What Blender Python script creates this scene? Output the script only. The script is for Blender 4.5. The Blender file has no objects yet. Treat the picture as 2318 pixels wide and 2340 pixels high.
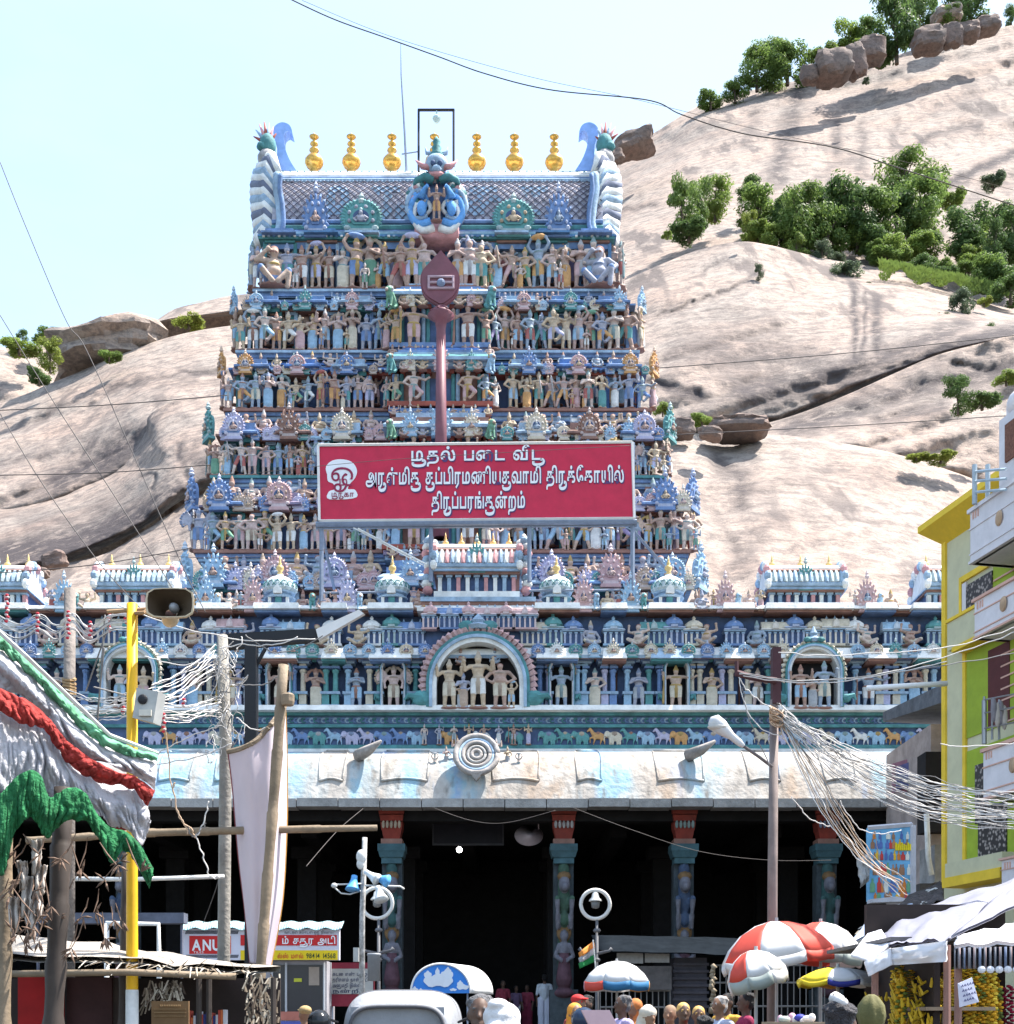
import bpy, bmesh, math, random
import numpy as np
from mathutils import Vector, Matrix, noise
R = math.radians
random.seed(7)
SC = bpy.context.scene
COL = SC.collection

# ---------------------------------------------------------------- camera, sky, sun, exposure
F = 2960.0; CU = 1159.0; VH = 2330.0; HC = 1.65      # focal length and horizon of the photograph (pixels), eye height (m)
cam = bpy.data.cameras.new('camera'); camo = bpy.data.objects.new('camera', cam); COL.objects.link(camo)
camo.location = (0, 0, HC); camo.rotation_euler = (R(90), 0, 0)
cam.sensor_fit = 'HORIZONTAL'; cam.sensor_width = 36; cam.lens = F / 2318 * 36
cam.shift_y = (VH - 1170) / 2318; cam.clip_start = 0.2; cam.clip_end = 3000
SC.camera = camo

SUN = Vector((0.44, 0.10, 0.90)).normalized()         # from the right, high, almost grazing the temple front
w = bpy.data.worlds.new('World'); SC.world = w; w.use_nodes = True
nt = w.node_tree; nt.nodes.clear()
sky = nt.nodes.new('ShaderNodeTexSky'); sky.sky_type = 'NISHITA'; sky.sun_disc = False
sky.sun_elevation = math.asin(SUN.z); sky.sun_rotation = math.atan2(SUN.x, SUN.y)
sky.air_density = 1.0; sky.dust_density = 1.6; sky.ozone_density = 1.0
_tc = nt.nodes.new('ShaderNodeTexCoord'); _mp = nt.nodes.new('ShaderNodeMapping'); _mp.inputs['Scale'].default_value = (1.5, 1.5, 4.0); nt.links.new(_tc.outputs['Generated'], _mp.inputs[0])
_nz = nt.nodes.new('ShaderNodeTexNoise'); _nz.inputs['Scale'].default_value = 1.6; _nz.inputs['Detail'].default_value = 6; _nz.inputs['Roughness'].default_value = .55; nt.links.new(_mp.outputs[0], _nz.inputs['Vector'])
_rg = nt.nodes.new('ShaderNodeMapRange'); _rg.inputs[1].default_value = .40; _rg.inputs[2].default_value = .68; _rg.inputs[3].default_value = 0.10; _rg.inputs[4].default_value = .75; nt.links.new(_nz.outputs[0], _rg.inputs[0])
_cl = nt.nodes.new('ShaderNodeMix'); _cl.data_type = 'RGBA'; _cl.inputs[7].default_value = (1.75, 2.25, 2.40, 1); nt.links.new(_rg.outputs[0], _cl.inputs[0]); nt.links.new(sky.outputs[0], _cl.inputs[6])   # thin summer cloud over the whole sky
bg = nt.nodes.new('ShaderNodeBackground'); bg.inputs['Strength'].default_value = 0.15
wo = nt.nodes.new('ShaderNodeOutputWorld')
nt.links.new(_cl.outputs[2], bg.inputs[0]); nt.links.new(bg.outputs[0], wo.inputs[0])
sl = bpy.data.lights.new('sun', 'SUN'); sl.energy = 3.9; sl.angle = R(0.5); sl.color = (1, 0.95, 0.88)
so = bpy.data.objects.new('sun', sl); COL.objects.link(so)
so.rotation_euler = (-SUN).to_track_quat('-Z', 'Y').to_euler(); so.location = (30, 0, 60)
SC.view_settings.view_transform = 'Standard'; SC.view_settings.look = 'None'
SC.view_settings.gamma = 1; SC.view_settings.exposure = 1.75; SC.view_settings.use_curve_mapping = False
SC.cycles.max_bounces = 5; SC.cycles.diffuse_bounces = 3; SC.cycles.glossy_bounces = 2; SC.cycles.transmission_bounces = 3
SC.cycles.use_denoising = True

# ---------------------------------------------------------------- helpers
def P(u, v, Y): return ((u - CU) * Y / F, Y, HC + (VH - v) * Y / F)     # a pixel of the photograph at a depth
def XU(u, Y): return (u - CU) * Y / F
def ZV(v, Y): return HC + (VH - v) * Y / F
def lerp(a, b, t): return a + (b - a) * t
def curve(pts, t):
    """point on a polyline at 0..1 (by x-index), smooth"""
    n = len(pts) - 1; x = min(max(t, 0), 1) * n; i = min(int(x), n - 1); f = x - i
    p0 = pts[max(i - 1, 0)]; p1 = pts[i]; p2 = pts[i + 1]; p3 = pts[min(i + 2, n)]
    return tuple(0.5 * (2 * b + (c - a) * f + (2 * a - 5 * b + 4 * c - d) * f * f + (3 * b - a - 3 * c + d) * f ** 3) for a, b, c, d in zip(p0, p1, p2, p3))

ORG = {}
def tag(o, label=None, cat=None, group=None, kind=None):
    if label: o['label'] = label
    if cat: o['category'] = cat
    if group: o['group'] = group
    if kind: o['kind'] = kind
    return o
def thing(name, label, cat, loc, group=None, rotz=0):
    o = bpy.data.objects.new(name, None); COL.objects.link(o); o.location = loc; o.rotation_euler = (0, 0, rotz)
    o.empty_display_size = 0.3; ORG[o] = Vector(loc)
    return tag(o, label, cat, group)

class MB:
    def __init__(s): s.v = []; s.f = []; s.m = []
    def add(s, vs, fs, m=0):
        n = len(s.v); s.v.extend(vs); s.f.extend([[i + n for i in f] for f in fs]); s.m.extend([m] * len(fs)); return s
    def box(s, x0, x1, y0, y1, z0, z1, m=0, tx=0, ty=0):
        """box; tx/ty pull the top in"""
        v = [(x0, y0, z0), (x1, y0, z0), (x1, y1, z0), (x0, y1, z0), (x0 + tx, y0 + ty, z1), (x1 - tx, y0 + ty, z1), (x1 - tx, y1 - ty, z1), (x0 + tx, y1 - ty, z1)]
        return s.add(v, [(3, 2, 1, 0), (4, 5, 6, 7), (0, 1, 5, 4), (1, 2, 6, 5), (2, 3, 7, 6), (3, 0, 4, 7)], m)
    def tube(s, pts, r, n=6, m=0, cap=True):
        pts = [Vector(p) for p in pts]; k = len(pts); rs = r if isinstance(r, (list, tuple)) else [r] * k
        vs = []; up = Vector((0.13, 0.27, 0.95)).normalized()
        for i, p in enumerate(pts):
            d = (pts[min(i + 1, k - 1)] - pts[max(i - 1, 0)])
            d = d.normalized() if d.length > 1e-9 else Vector((0, 0, 1))
            a = d.cross(up)
            if a.length < 0.15: a = d.cross(Vector((1, 0.2, 0)))
            a.normalize(); b = d.cross(a)
            for j in range(n):
                t = 2 * math.pi * j / n
                vs.append(tuple(p + a * (math.cos(t) * rs[i]) + b * (math.sin(t) * rs[i])))
        fs = [(i * n + j, i * n + (j + 1) % n, (i + 1) * n + (j + 1) % n, (i + 1) * n + j) for i in range(k - 1) for j in range(n)]
        if cap: fs += [tuple(range(n - 1, -1, -1)), tuple(range((k - 1) * n, k * n))]
        return s.add(vs, fs, m)
    def lathe(s, prof, c, n=12, m=0, sx=1, sy=1, ribs=0, ribn=0):
        vs = []
        for r, z in prof:
            for j in range(n):
                t = 2 * math.pi * j / n; rr = r * (1 + (ribs * math.cos(ribn * t) if ribn else 0))
                vs.append((c[0] + rr * math.cos(t) * sx, c[1] + rr * math.sin(t) * sy, c[2] + z))
        k = len(prof)
        fs = [(i * n + j, i * n + (j + 1) % n, (i + 1) * n + (j + 1) % n, (i + 1) * n + j) for i in range(k - 1) for j in range(n)]
        fs += [tuple(range(n - 1, -1, -1)), tuple(range((k - 1) * n, k * n))]
        return s.add(vs, fs, m)
    def ell(s, c, r, nu=10, nv=7, m=0):
        if not isinstance(r, (list, tuple)): r = (r, r, r)
        prof = [(max(math.sin(math.pi * i / nv), 0.02), -math.cos(math.pi * i / nv) * r[2]) for i in range(nv + 1)]
        return s.lathe(prof, c, nu, m, r[0], r[1])
    def prism(s, poly, y0, y1, m=0, side=None):
        """x,z outline pushed from y0 (front) to y1"""
        n = len(poly); a = sum(poly[i][0] * poly[(i + 1) % n][1] - poly[(i + 1) % n][0] * poly[i][1] for i in range(n))
        if a < 0: poly = poly[::-1]
        vs = [(x, y0, z) for x, z in poly] + [(x, y1, z) for x, z in poly]
        s.add(vs, [tuple(range(n)), tuple(range(2 * n - 1, n - 1, -1))], m)
        return s.add(vs, [(i, i + n, (i + 1) % n + n, (i + 1) % n) for i in range(n)], m if side is None else side)
    def grid(s, fn, nu, nv, m=0, mf=None):
        vs = [tuple(fn(i / nu, j / nv)) for j in range(nv + 1) for i in range(nu + 1)]; w = nu + 1
        n0 = len(s.f)
        s.add(vs, [(j * w + i, j * w + i + 1, (j + 1) * w + i + 1, (j + 1) * w + i) for j in range(nv) for i in range(nu)], m)
        if mf:
            for j in range(nv):
                for i in range(nu): s.m[n0 + j * nu + i] = mf((i + .5) / nu, (j + .5) / nv)
        return s
    def xform(s, M):
        s.v = [tuple(M @ Vector(p)) for p in s.v]; return s
    def merge(s, o, M=None, mo=0):
        vs = [tuple(M @ Vector(p)) for p in o.v] if M else o.v
        n = len(s.v); s.v.extend(vs); s.f.extend([[i + n for i in f] for f in o.f]); s.m.extend([k + mo for k in o.m]); return s
    def mesh(s, name, mats, smooth=False):
        me = bpy.data.meshes.new(name); me.from_pydata(s.v, [], s.f); me.update()
        for mt in (mats if isinstance(mats, (list, tuple)) else [mats]): me.materials.append(mt)
        if any(s.m): me.polygons.foreach_set('material_index', s.m)
        if smooth: me.polygons.foreach_set('use_smooth', [True] * len(me.polygons))
        return me
    def build(s, name, mats, parent=None, smooth=False, color=None, label=None, cat=None, group=None, kind=None, local=False, org=None):
        if parent is None:
            if org is None:
                xs = [p[0] for p in s.v]; ys = [p[1] for p in s.v]; org = ((min(xs) + max(xs)) / 2, (min(ys) + max(ys)) / 2, min(p[2] for p in s.v))
            o0 = Vector(org)
        else: o0 = ORG.get(parent, Vector((0, 0, 0)))
        if not local: s.v = [(p[0] - o0.x, p[1] - o0.y, p[2] - o0.z) for p in s.v]
        o = bpy.data.objects.new(name, s.mesh(name, mats, smooth)); COL.objects.link(o)
        if parent is None: o.location = o0
        else: o.parent = parent
        ORG[o] = o0
        if color: o.color = (*color, 1)
        return tag(o, label, cat, group, kind)
def smooth_by_angle(o, a=40):
    for e in o.data.polygons: e.use_smooth = True
    try: o.data.set_sharp_from_angle(angle=R(a))
    except Exception: pass
    return o
def inst(name, me, loc, parent=None, rotz=0, scale=1, color=None, rx=0, ry=0):
    """a copy that shares mesh data, placed in world coordinates below an unrotated parent"""
    o = bpy.data.objects.new(name, me); COL.objects.link(o); o.parent = parent
    o.location = Vector(loc) - (ORG.get(parent, Vector((0, 0, 0))) if parent else Vector((0, 0, 0)))
    o.rotation_euler = (rx, ry, rotz); o.scale = scale if isinstance(scale, (list, tuple)) else (scale,) * 3
    if color: o.color = (*color, 1)
    ORG[o] = Vector(loc)
    return o

# ---------------------------------------------------------------- materials
MATS = {}
def mk(name, col, var=0.25, rough=0.8, scale=3.0, bump=0.0, bscale=None, metal=0.0, grime=0.0, gcol=(0.05, 0.045, 0.04), gscale=0.8, objcol=False, emit=None, alpha=None, stretch=None, trans=0):
    if name in MATS: return MATS[name]
    m = bpy.data.materials.new(name); m.use_nodes = True; t = m.node_tree; N = t.nodes; L = t.links
    b = N['Principled BSDF']; b.inputs['Roughness'].default_value = rough; b.inputs['Metallic'].default_value = metal
    try: b.inputs['Specular IOR Level'].default_value = 0.3
    except Exception: pass
    tc = N.new('ShaderNodeTexCoord'); co = tc.outputs['Object']
    if stretch:
        mp = N.new('ShaderNodeMapping'); mp.inputs['Scale'].default_value = stretch; L.new(co, mp.inputs[0]); co = mp.outputs[0]
    nz = N.new('ShaderNodeTexNoise'); nz.inputs['Scale'].default_value = scale; nz.inputs['Detail'].default_value = 6; nz.inputs['Roughness'].default_value = 0.65; L.new(co, nz.inputs['Vector'])
    mx = N.new('ShaderNodeMix'); mx.data_type = 'RGBA'; mx.blend_type = 'MULTIPLY'; mx.inputs[0].default_value = 1
    rp = N.new('ShaderNodeMapRange'); rp.inputs[1].default_value = 0.3; rp.inputs[2].default_value = 0.7; rp.inputs[3].default_value = 1 - var; rp.inputs[4].default_value = 1 + var * 0.6
    L.new(nz.outputs[0], rp.inputs[0]); L.new(rp.outputs[0], mx.inputs[7])
    if objcol:
        oi = N.new('ShaderNodeObjectInfo'); L.new(oi.outputs['Color'], mx.inputs[6])
    else: mx.inputs[6].default_value = (*col, 1)
    out = mx.outputs[2]
    if grime:
        n2 = N.new('ShaderNodeTexNoise'); n2.inputs['Scale'].default_value = gscale; n2.inputs['Detail'].default_value = 8; n2.inputs['Roughness'].default_value = 0.7; L.new(co, n2.inputs['Vector'])
        r2 = N.new('ShaderNodeMapRange'); r2.inputs[1].default_value = 0.48; r2.inputs[2].default_value = 0.72; r2.inputs[3].default_value = 0; r2.inputs[4].default_value = grime; L.new(n2.outputs[0], r2.inputs[0])
        m2 = N.new('ShaderNodeMix'); m2.data_type = 'RGBA'; m2.inputs[7].default_value = (*gcol, 1); L.new(r2.outputs[0], m2.inputs[0]); L.new(out, m2.inputs[6]); out = m2.outputs[2]
    L.new(out, b.inputs['Base Color'])
    if bump:
        n3 = N.new('ShaderNodeTexNoise'); n3.inputs['Scale'].default_value = bscale or scale * 4; n3.inputs['Detail'].default_value = 8; L.new(co, n3.inputs['Vector'])
        bp = N.new('ShaderNodeBump'); bp.inputs['Strength'].default_value = bump; bp.inputs['Distance'].default_value = 0.05; L.new(n3.outputs[0], bp.inputs['Height']); L.new(bp.outputs[0], b.inputs['Normal'])
    if emit:
        b.inputs['Emission Color'].default_value = (*emit[:3], 1); b.inputs['Emission Strength'].default_value = emit[3]
    if trans:
        tr = N.new('ShaderNodeBsdfTranslucent'); L.new(out, tr.inputs[0]); ms = N.new('ShaderNodeMixShader'); ms.inputs[0].default_value = trans
        o = N['Material Output']; L.new(b.outputs[0], ms.inputs[1]); L.new(tr.outputs[0], ms.inputs[2]); L.new(ms.outputs[0], o.inputs['Surface'])
    MATS[name] = m; return m
def C(r, g, b): return (r, g, b)
PAINT = mk('paint', (1, 1, 1), 0.35, 0.75, 3, 0.4, 9, grime=0.55, gscale=1.6, objcol=True)
SKIN = mk('statue_skin', (0.56, 0.40, 0.30), 0.35, 0.75, 5, .3, 14, grime=0.55, gscale=3.5)
def vary(m, cols):
    t = m.node_tree; oi = t.nodes.new('ShaderNodeObjectInfo'); cr = t.nodes.new('ShaderNodeValToRGB'); cr.color_ramp.interpolation = 'CONSTANT'
    for i, c in enumerate(cols):
        e = cr.color_ramp.elements[0] if i == 0 else cr.color_ramp.elements.new(i / len(cols)); e.color = (*c, 1)
    mx = [n for n in t.nodes if n.type == 'MIX' and n.blend_type == 'MULTIPLY'][0]; t.links.new(oi.outputs['Random'], cr.inputs[0]); t.links.new(cr.outputs[0], mx.inputs[6])
VARY_SKIN = ([(.50, .36, .28), (.44, .30, .24), (.54, .40, .36), (.36, .36, .42), (.52, .40, .28), (.40, .27, .22), (.30, .36, .44), (.58, .46, .40), (.46, .32, .28)])
vary(SKIN, [tuple(1.02 * q for q in c) for c in VARY_SKIN])
WHITE = mk('white_paint', (0.78, 0.77, 0.74), 0.2, 0.75, 3, 0.3, 12, grime=0.35, gscale=1.2)
BLUE = mk('blue_paint', (0.16, 0.25, 0.44), 0.35, 0.75, 3, 0.3, 12, grime=0.4, gscale=1.6)
SKYB = mk('sky_blue_paint', (0.33, 0.45, 0.58), 0.35, 0.75, 3, 0.3, 12, grime=0.4, gscale=1.6)
TEAL = mk('teal_paint', (0.08, 0.24, 0.25), 0.35, 0.75, 3, 0.3, 12, grime=0.4, gscale=1.6)
NAVY = mk('navy_paint', (0.075, 0.115, 0.22), 0.35, 0.8, 3, grime=0.3)
RED = mk('red_paint', (0.33, 0.085, 0.06), 0.3, 0.75, 3, grime=0.3)
BROWN = mk('brown_paint', (0.28, 0.15, 0.12), 0.3, 0.8, 3, grime=0.3)
GOLD = mk('gold', (0.70, 0.40, 0.09), 0.2, 0.33, 4, metal=0.75, grime=.25, gscale=3)
YEL = mk('ochre_paint', (0.36, 0.25, 0.13), 0.4, 0.7, 4, grime=0.4, gscale=3)
vary_later = [(.40, .27, .10), (.34, .26, .20), (.20, .24, .34), (.42, .34, .26), (.30, .16, .12), (.22, .30, .30), (.38, .36, .36)]
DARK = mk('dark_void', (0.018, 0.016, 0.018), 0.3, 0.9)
GREYC = mk('grey_concrete', (0.33, 0.32, 0.31), 0.3, 0.9, 2.5, 0.4, 14, grime=0.5)
STEEL = mk('painted_steel', (0.20, 0.24, 0.32), 0.2, 0.5, 6, grime=0.25)
BLACKM = mk('black_metal', (0.015, 0.015, 0.018), 0.2, 0.5)
PALET = dict(blue=(.12, .25, .54), sky=(.28, .50, .70), teal=(.07, .33, .33), pink=(.62, .36, .36), tan=(.52, .36, .25), brown=(.30, .14, .09), orange=(.68, .32, .06),
             white=(.76, .75, .72), purple=(.30, .22, .44), lav=(.48, .46, .68), green=(.13, .36, .22), red=(.45, .09, .07), grey=(.40, .42, .45), cream=(.68, .58, .42), navy=(.03, .05, .13))
for _k, (_r, _g, _b) in list(PALET.items()):
    _l = (_r + _g + _b) / 3; PALET[_k] = tuple(.98 * (c * .76 + _l * .20) + .02 for c in (_r, _g, _b))      # weathered, slightly greyed paints
vary(YEL, vary_later)
def pal(*names): return PALET[random.choice(names)]
PAINT2 = mk('paint_light', (1, 1, 1), 0.35, 0.75, 3, 0.4, 9, grime=0.35, gscale=2.6, objcol=True)
_t = PAINT2.node_tree; _m = [n for n in _t.nodes if n.type == 'MIX' and n.blend_type == 'MULTIPLY'][0]; _g = _t.nodes.new('ShaderNodeMix'); _g.data_type = 'RGBA'; _g.inputs[0].default_value = .45; _g.inputs[7].default_value = (.7, .66, .66, 1)
_oi = [n for n in _t.nodes if n.type == 'OBJECT_INFO'][0]; _t.links.new(_oi.outputs['Color'], _g.inputs[6]); _t.links.new(_g.outputs[2], _m.inputs[6])
# ---------------------------------------------------------------- sculpted figures (voxel-joined into one skin)
FGS = bpy.data.scenes.new('sculpting')
def fig_mesh(name, prims, voxel, mats, smooth_it=2):
    """prims: ('c', a, b, ra, rb, mat) tapered limb | ('e', centre, radii, mat) | joined into one continuous surface"""
    mb = MB()
    for p in prims:
        if p[0] == 'c':
            a, b, ra, rb, m = p[1:]; a = Vector(a); b = Vector(b)
            mb.tube([a, a.lerp(b, .5), b], [ra, (ra + rb) / 2, rb], 8, 0); mb.ell(a, ra * .99, 8, 6); mb.ell(b, rb * .99, 8, 6)
        else: mb.ell(p[1], p[2], 12, 9, 0)
    me = mb.mesh(name + '_raw', []); o = bpy.data.objects.new(name + '_raw', me); FGS.collection.objects.link(o)
    rm = o.modifiers.new('r', 'REMESH'); rm.mode = 'VOXEL'; rm.voxel_size = voxel
    if smooth_it:
        sm = o.modifiers.new('s', 'SMOOTH'); sm.factor = 0.5; sm.iterations = smooth_it
    FGS.view_layers[0].update(); dg = FGS.view_layers[0].depsgraph; ev = o.evaluated_get(dg)
    out = bpy.data.meshes.new_from_object(ev); out.name = name
    bpy.data.objects.remove(o); bpy.data.meshes.remove(me)
    n = len(out.polygons); ce = np.zeros(n * 3); out.polygons.foreach_get('center', ce); ce = ce.reshape(-1, 3)
    best = np.full(n, 1e9); idx = np.zeros(n, dtype=np.int32)
    for p in prims:
        if p[0] == 'c':
            a = np.array(p[1]); b = np.array(p[2]); ab = b - a; t = np.clip(((ce - a) @ ab) / max(ab @ ab, 1e-9), 0, 1)
            d = np.linalg.norm(ce - (a + t[:, None] * ab), axis=1) - (p[3] + (p[4] - p[3]) * t); m = p[5]
        else:
            c = np.array(p[1]); r = np.array(p[2] if isinstance(p[2], (list, tuple)) else (p[2],) * 3)
            k = np.linalg.norm((ce - c) / r, axis=1); d = (k - 1) * r.min(); m = p[3]
        s = d < best; best[s] = d[s]; idx[s] = m
    out.materials.clear()
    for mt in mats: out.materials.append(mt)
    out.polygons.foreach_set('material_index', idx); out.polygons.foreach_set('use_smooth', [True] * n)
    return out

S_, K_, G_, H_ = 0, 1, 2, 3          # statue slots: skin, cloth (own colour), ornament, base
def st_limbs(hip=.52, sh=.80, la=None, ra=None, lk=(.07, -.03, .28), rk=(-.07, -.03, .28), lf=(.08, -.02, .03), rf=(-.08, -.02, .03), wide=1, skirt=0, club=None, extra=(), crown=1, belly=1):
    w = wide; p = []
    p += [('e', (0, 0, .70), (.095 * w, .075, .12), S_), ('e', (0, -.005, .60), (.08 * w * belly, .075 * belly, .09), S_), ('e', (0, 0, hip), (.10 * w, .08, .07), K_)]
    p += [('c', (-.12 * w, 0, sh - .02), (.12 * w, 0, sh - .02), .045, .045, S_), ('c', (0, 0, sh), (0, 0, .88), .035, .032, S_), ('e', (0, -.012, .895), (.052, .055, .062), S_)]
    for k, f, sx in ((lk, lf, 1), (rk, rf, -1)):
        p += [('c', (sx * .055 * w, 0, hip), k, .062, .05, K_), ('c', k, f, .046, .034, K_ if skirt else S_), ('e', (f[0], f[1] - .04, f[2]), (.035, .065, .03), S_)]
    if skirt: p += [('c', (0, 0, hip), (0, -.01, .12), .10 * w, .12 * w, K_)]
    for arm, sx in ((la, 1), (ra, -1)):
        arm = arm or [(.17, -.02, .64), (.15, -.07, .50)]
        e = Vector(arm[0]); h = Vector(arm[1]); e.x *= sx * w; h.x *= sx * w
        p += [('c', (sx * .125 * w, 0, sh - .02), e, .04, .033, S_), ('c', e, h, .032, .026, S_), ('e', h, .034, S_)]
    if crown: p += [('c', (0, .0, .94), (0, .0, 1.06), .055, .022, G_), ('e', (0, 0, .945), (.066, .066, .018), G_)]
    else: p += [('e', (0, .01, .93), (.06, .06, .05), H_)]
    p += [('e', (0, -.03, .755), (.075 * w, .07, .022), G_), ('e', (0, -.02, hip + .05), (.103 * w, .085, .02), G_)]
    p += [('c', (0, -.07, hip), (0, -.07, .26), .028, .018, G_)]
    if club: p += [('c', club[0], club[1], .016, .03, G_)]
    return p + list(extra) + [('e', (0, 0, .0), (.17 * w, .12, .035), H_)]
def fan_arms(n, r=.26, z=.74):
    q = []
    for i in range(n):
        a = R(-35 + 95 * i / (n - 1))
        for s in (1, -1): q += [('c', (s * .11, .02, .77), (s * (.11 + r * math.cos(a)), .0, z + .02 + r * math.sin(a)), .026, .020, S_), ('e', (s * (.11 + r * math.cos(a)), -.01, z + .02 + r * math.sin(a)), .03, G_)]
    return q
RAISE = [(.20, -.03, .70), (.21, -.10, .86)]; HIP = [(.22, 0, .64), (.11, -.06, .55)]; FOLD = [(.17, -.06, .66), (.03, -.12, .72)]; OUT = [(.24, 0, .74), (.33, -.03, .80)]; UP = [(.20, 0, .92), (.14, 0, 1.06)]
SMATS = [SKIN, PAINT, YEL, BROWN]
def halo(col=G_):
    q = []
    for i in range(9):
        a = R(-20 + 220 * i / 8); q += [('e', (.17 * math.cos(a), .05, .86 + .17 * math.sin(a)), (.045, .025, .045), col)]
    return q
SV = .017
STAND = [fig_mesh('statue_a', st_limbs(), SV, SMATS), fig_mesh('statue_b', st_limbs(la=RAISE, ra=HIP), SV, SMATS), fig_mesh('statue_c', st_limbs(la=FOLD, ra=FOLD), SV, SMATS),
         fig_mesh('statue_d', st_limbs(la=RAISE, ra=RAISE, extra=[('c', (s * .12, .02, .78), (s * .24, .02, .72), .034, .028, S_) for s in (1, -1)] + [('c', (s * .24, .02, .72), (s * .22, -.03, .95), .028, .024, S_) for s in (1, -1)]), SV, SMATS),
         fig_mesh('statue_e', st_limbs(la=OUT, ra=HIP, lk=(.17, -.10, .36), lf=(.04, -.06, .22)), SV, SMATS),
         fig_mesh('statue_f', st_limbs(la=HIP, ra=FOLD, skirt=1), SV, SMATS), fig_mesh('statue_g', st_limbs(la=OUT, ra=RAISE, wide=1.25, club=((-.24, -.08, .86), (-.26, -.1, .1))), SV, SMATS),
         fig_mesh('statue_h', st_limbs(la=FOLD, ra=RAISE, skirt=1, extra=halo()), SV, SMATS), fig_mesh('statue_i', st_limbs(extra=fan_arms(7) + halo(), wide=1.1), SV, SMATS),
         fig_mesh('statue_j', st_limbs(la=UP, ra=UP, extra=[('e', (0, 0, 1.08), (.14, .08, .06), K_)], belly=1.2), SV, SMATS), fig_mesh('statue_k', st_limbs(la=HIP, ra=OUT, rk=(-.15, -.04, .30), rf=(-.22, -.02, .03), lf=(.12, -.02, .03), club=((-.36, -.05, .95), (-.30, -.05, .45))), SV, SMATS),
         fig_mesh('statue_l', st_limbs(la=HIP, ra=HIP, belly=1.35, wide=1.2, crown=0), SV, SMATS)]
def st_seat(la, ra, belly=1.15, crown=1, knees=.24, kz=.16, extra=()):
    p = [('e', (0, 0, .42), (.15, .11, .15), S_), ('e', (0, -.02, .30), (.14 * belly, .12 * belly, .13), S_), ('e', (0, 0, .16), (.17, .13, .1), K_), ('c', (-.17, 0, .52), (.17, 0, .52), .06, .06, S_),
         ('c', (0, 0, .52), (0, 0, .62), .05, .05, S_), ('e', (0, -.02, .68), (.085, .085, .10), S_)]
    for s in (1, -1):
        p += [('c', (s * .10, 0, .16), (s * knees, -.16, kz), .085, .065, K_), ('c', (s * knees, -.16, kz), (s * .05, -.20, .06), .06, .05, S_)]
    for arm, s in ((la, 1), (ra, -1)):
        e = (s * arm[0][0], arm[0][1], arm[0][2]); h = (s * arm[1][0], arm[1][1], arm[1][2])
        p += [('c', (s * .18, 0, .51), e, .055, .045, S_), ('c', e, h, .044, .036, S_), ('e', h, .05, S_)]
    p += [('c', (0, 0, .75), (0, 0, .93), .085, .03, G_)] if crown else [('e', (0, .02, .74), (.1, .1, .08), H_)]
    return p + list(extra) + [('e', (0, -.02, .02), (.30, .2, .045), H_), ('e', (0, -.08, .44), (.11, .06, .025), G_)]
SEAT = [fig_mesh('seated_a', st_seat([(.27, -.05, .34), (.22, -.18, .22)], [(.27, -.05, .34), (.22, -.18, .22)]), .022, SMATS),
        fig_mesh('seated_b', st_seat([(.32, 0, .55), (.30, -.03, .78)], [(.32, 0, .55), (.30, -.03, .78)], crown=0, knees=.30, kz=.26), .022, SMATS),
        fig_mesh('seated_c', st_seat([(.26, -.06, .38), (.06, -.18, .40)], [(.27, -.05, .34), (.22, -.18, .22)], belly=1.35), .022, SMATS)]
GIANT = fig_mesh('giant_seat', st_seat([(.33, 0, .40), (.25, -.18, .24)], [(.34, 0, .52), (.12, -.1, .70)], crown=0, knees=.26, kz=.30, extra=[('c', (.26, -.16, .3), (.24, -.16, .0), .06, .05, S_), ('e', (0, -.09, .665), (.07, .03, .015), H_)]), .02, SMATS)
def lion_prims():
    p = [('c', (0, .1, .30), (0, -.12, .55), .14, .16, K_), ('e', (0, -.22, .72), (.13, .14, .13), K_), ('e', (0, -.34, .68), (.07, .07, .06), S_), ('e', (0, .15, .26), (.14, .17, .15), K_)]
    for s in (1, -1):
        p += [('c', (s * .08, -.14, .5), (s * .09, -.20, .05), .06, .045, K_), ('c', (s * .11, .14, .2), (s * .12, -.02, .06), .07, .05, K_), ('e', (s * .09, -.24, .04), (.05, .08, .035), K_), ('e', (s * .08, -.18, .83), (.035, .02, .05), G_)]
    for i in range(9):
        a = 2 * math.pi * i / 9; p += [('e', (.14 * math.cos(a), -.16, .72 + .14 * math.sin(a)), (.05, .05, .05), G_)]
    return p + [('c', (0, .25, .3), (0, .3, .7), .03, .02, G_)]
LION = fig_mesh('lion_mesh', lion_prims(), .024, SMATS)
def elephant_relief():
    p = [('e', (0, 0, .34), (.30, .07, .19), K_), ('e', (-.32, -.01, .42), (.13, .07, .13), K_), ('c', (-.42, -.02, .40), (-.46, -.02, .16), .05, .03, K_), ('e', (-.26, -.07, .42), (.07, .03, .10), K_), ('c', (-.38, -.05, .33), (-.50, -.06, .30), .02, .012, G_)]
    for x in (-.2, -.07, .12, .24): p += [('c', (x, 0, .28), (x, 0, .05), .055, .05, K_)]
    return p + [('c', (.3, 0, .4), (.36, 0, .2), .02, .012, K_), ('e', (0, -.02, .42), (.14, .07, .1), G_)]
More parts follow.
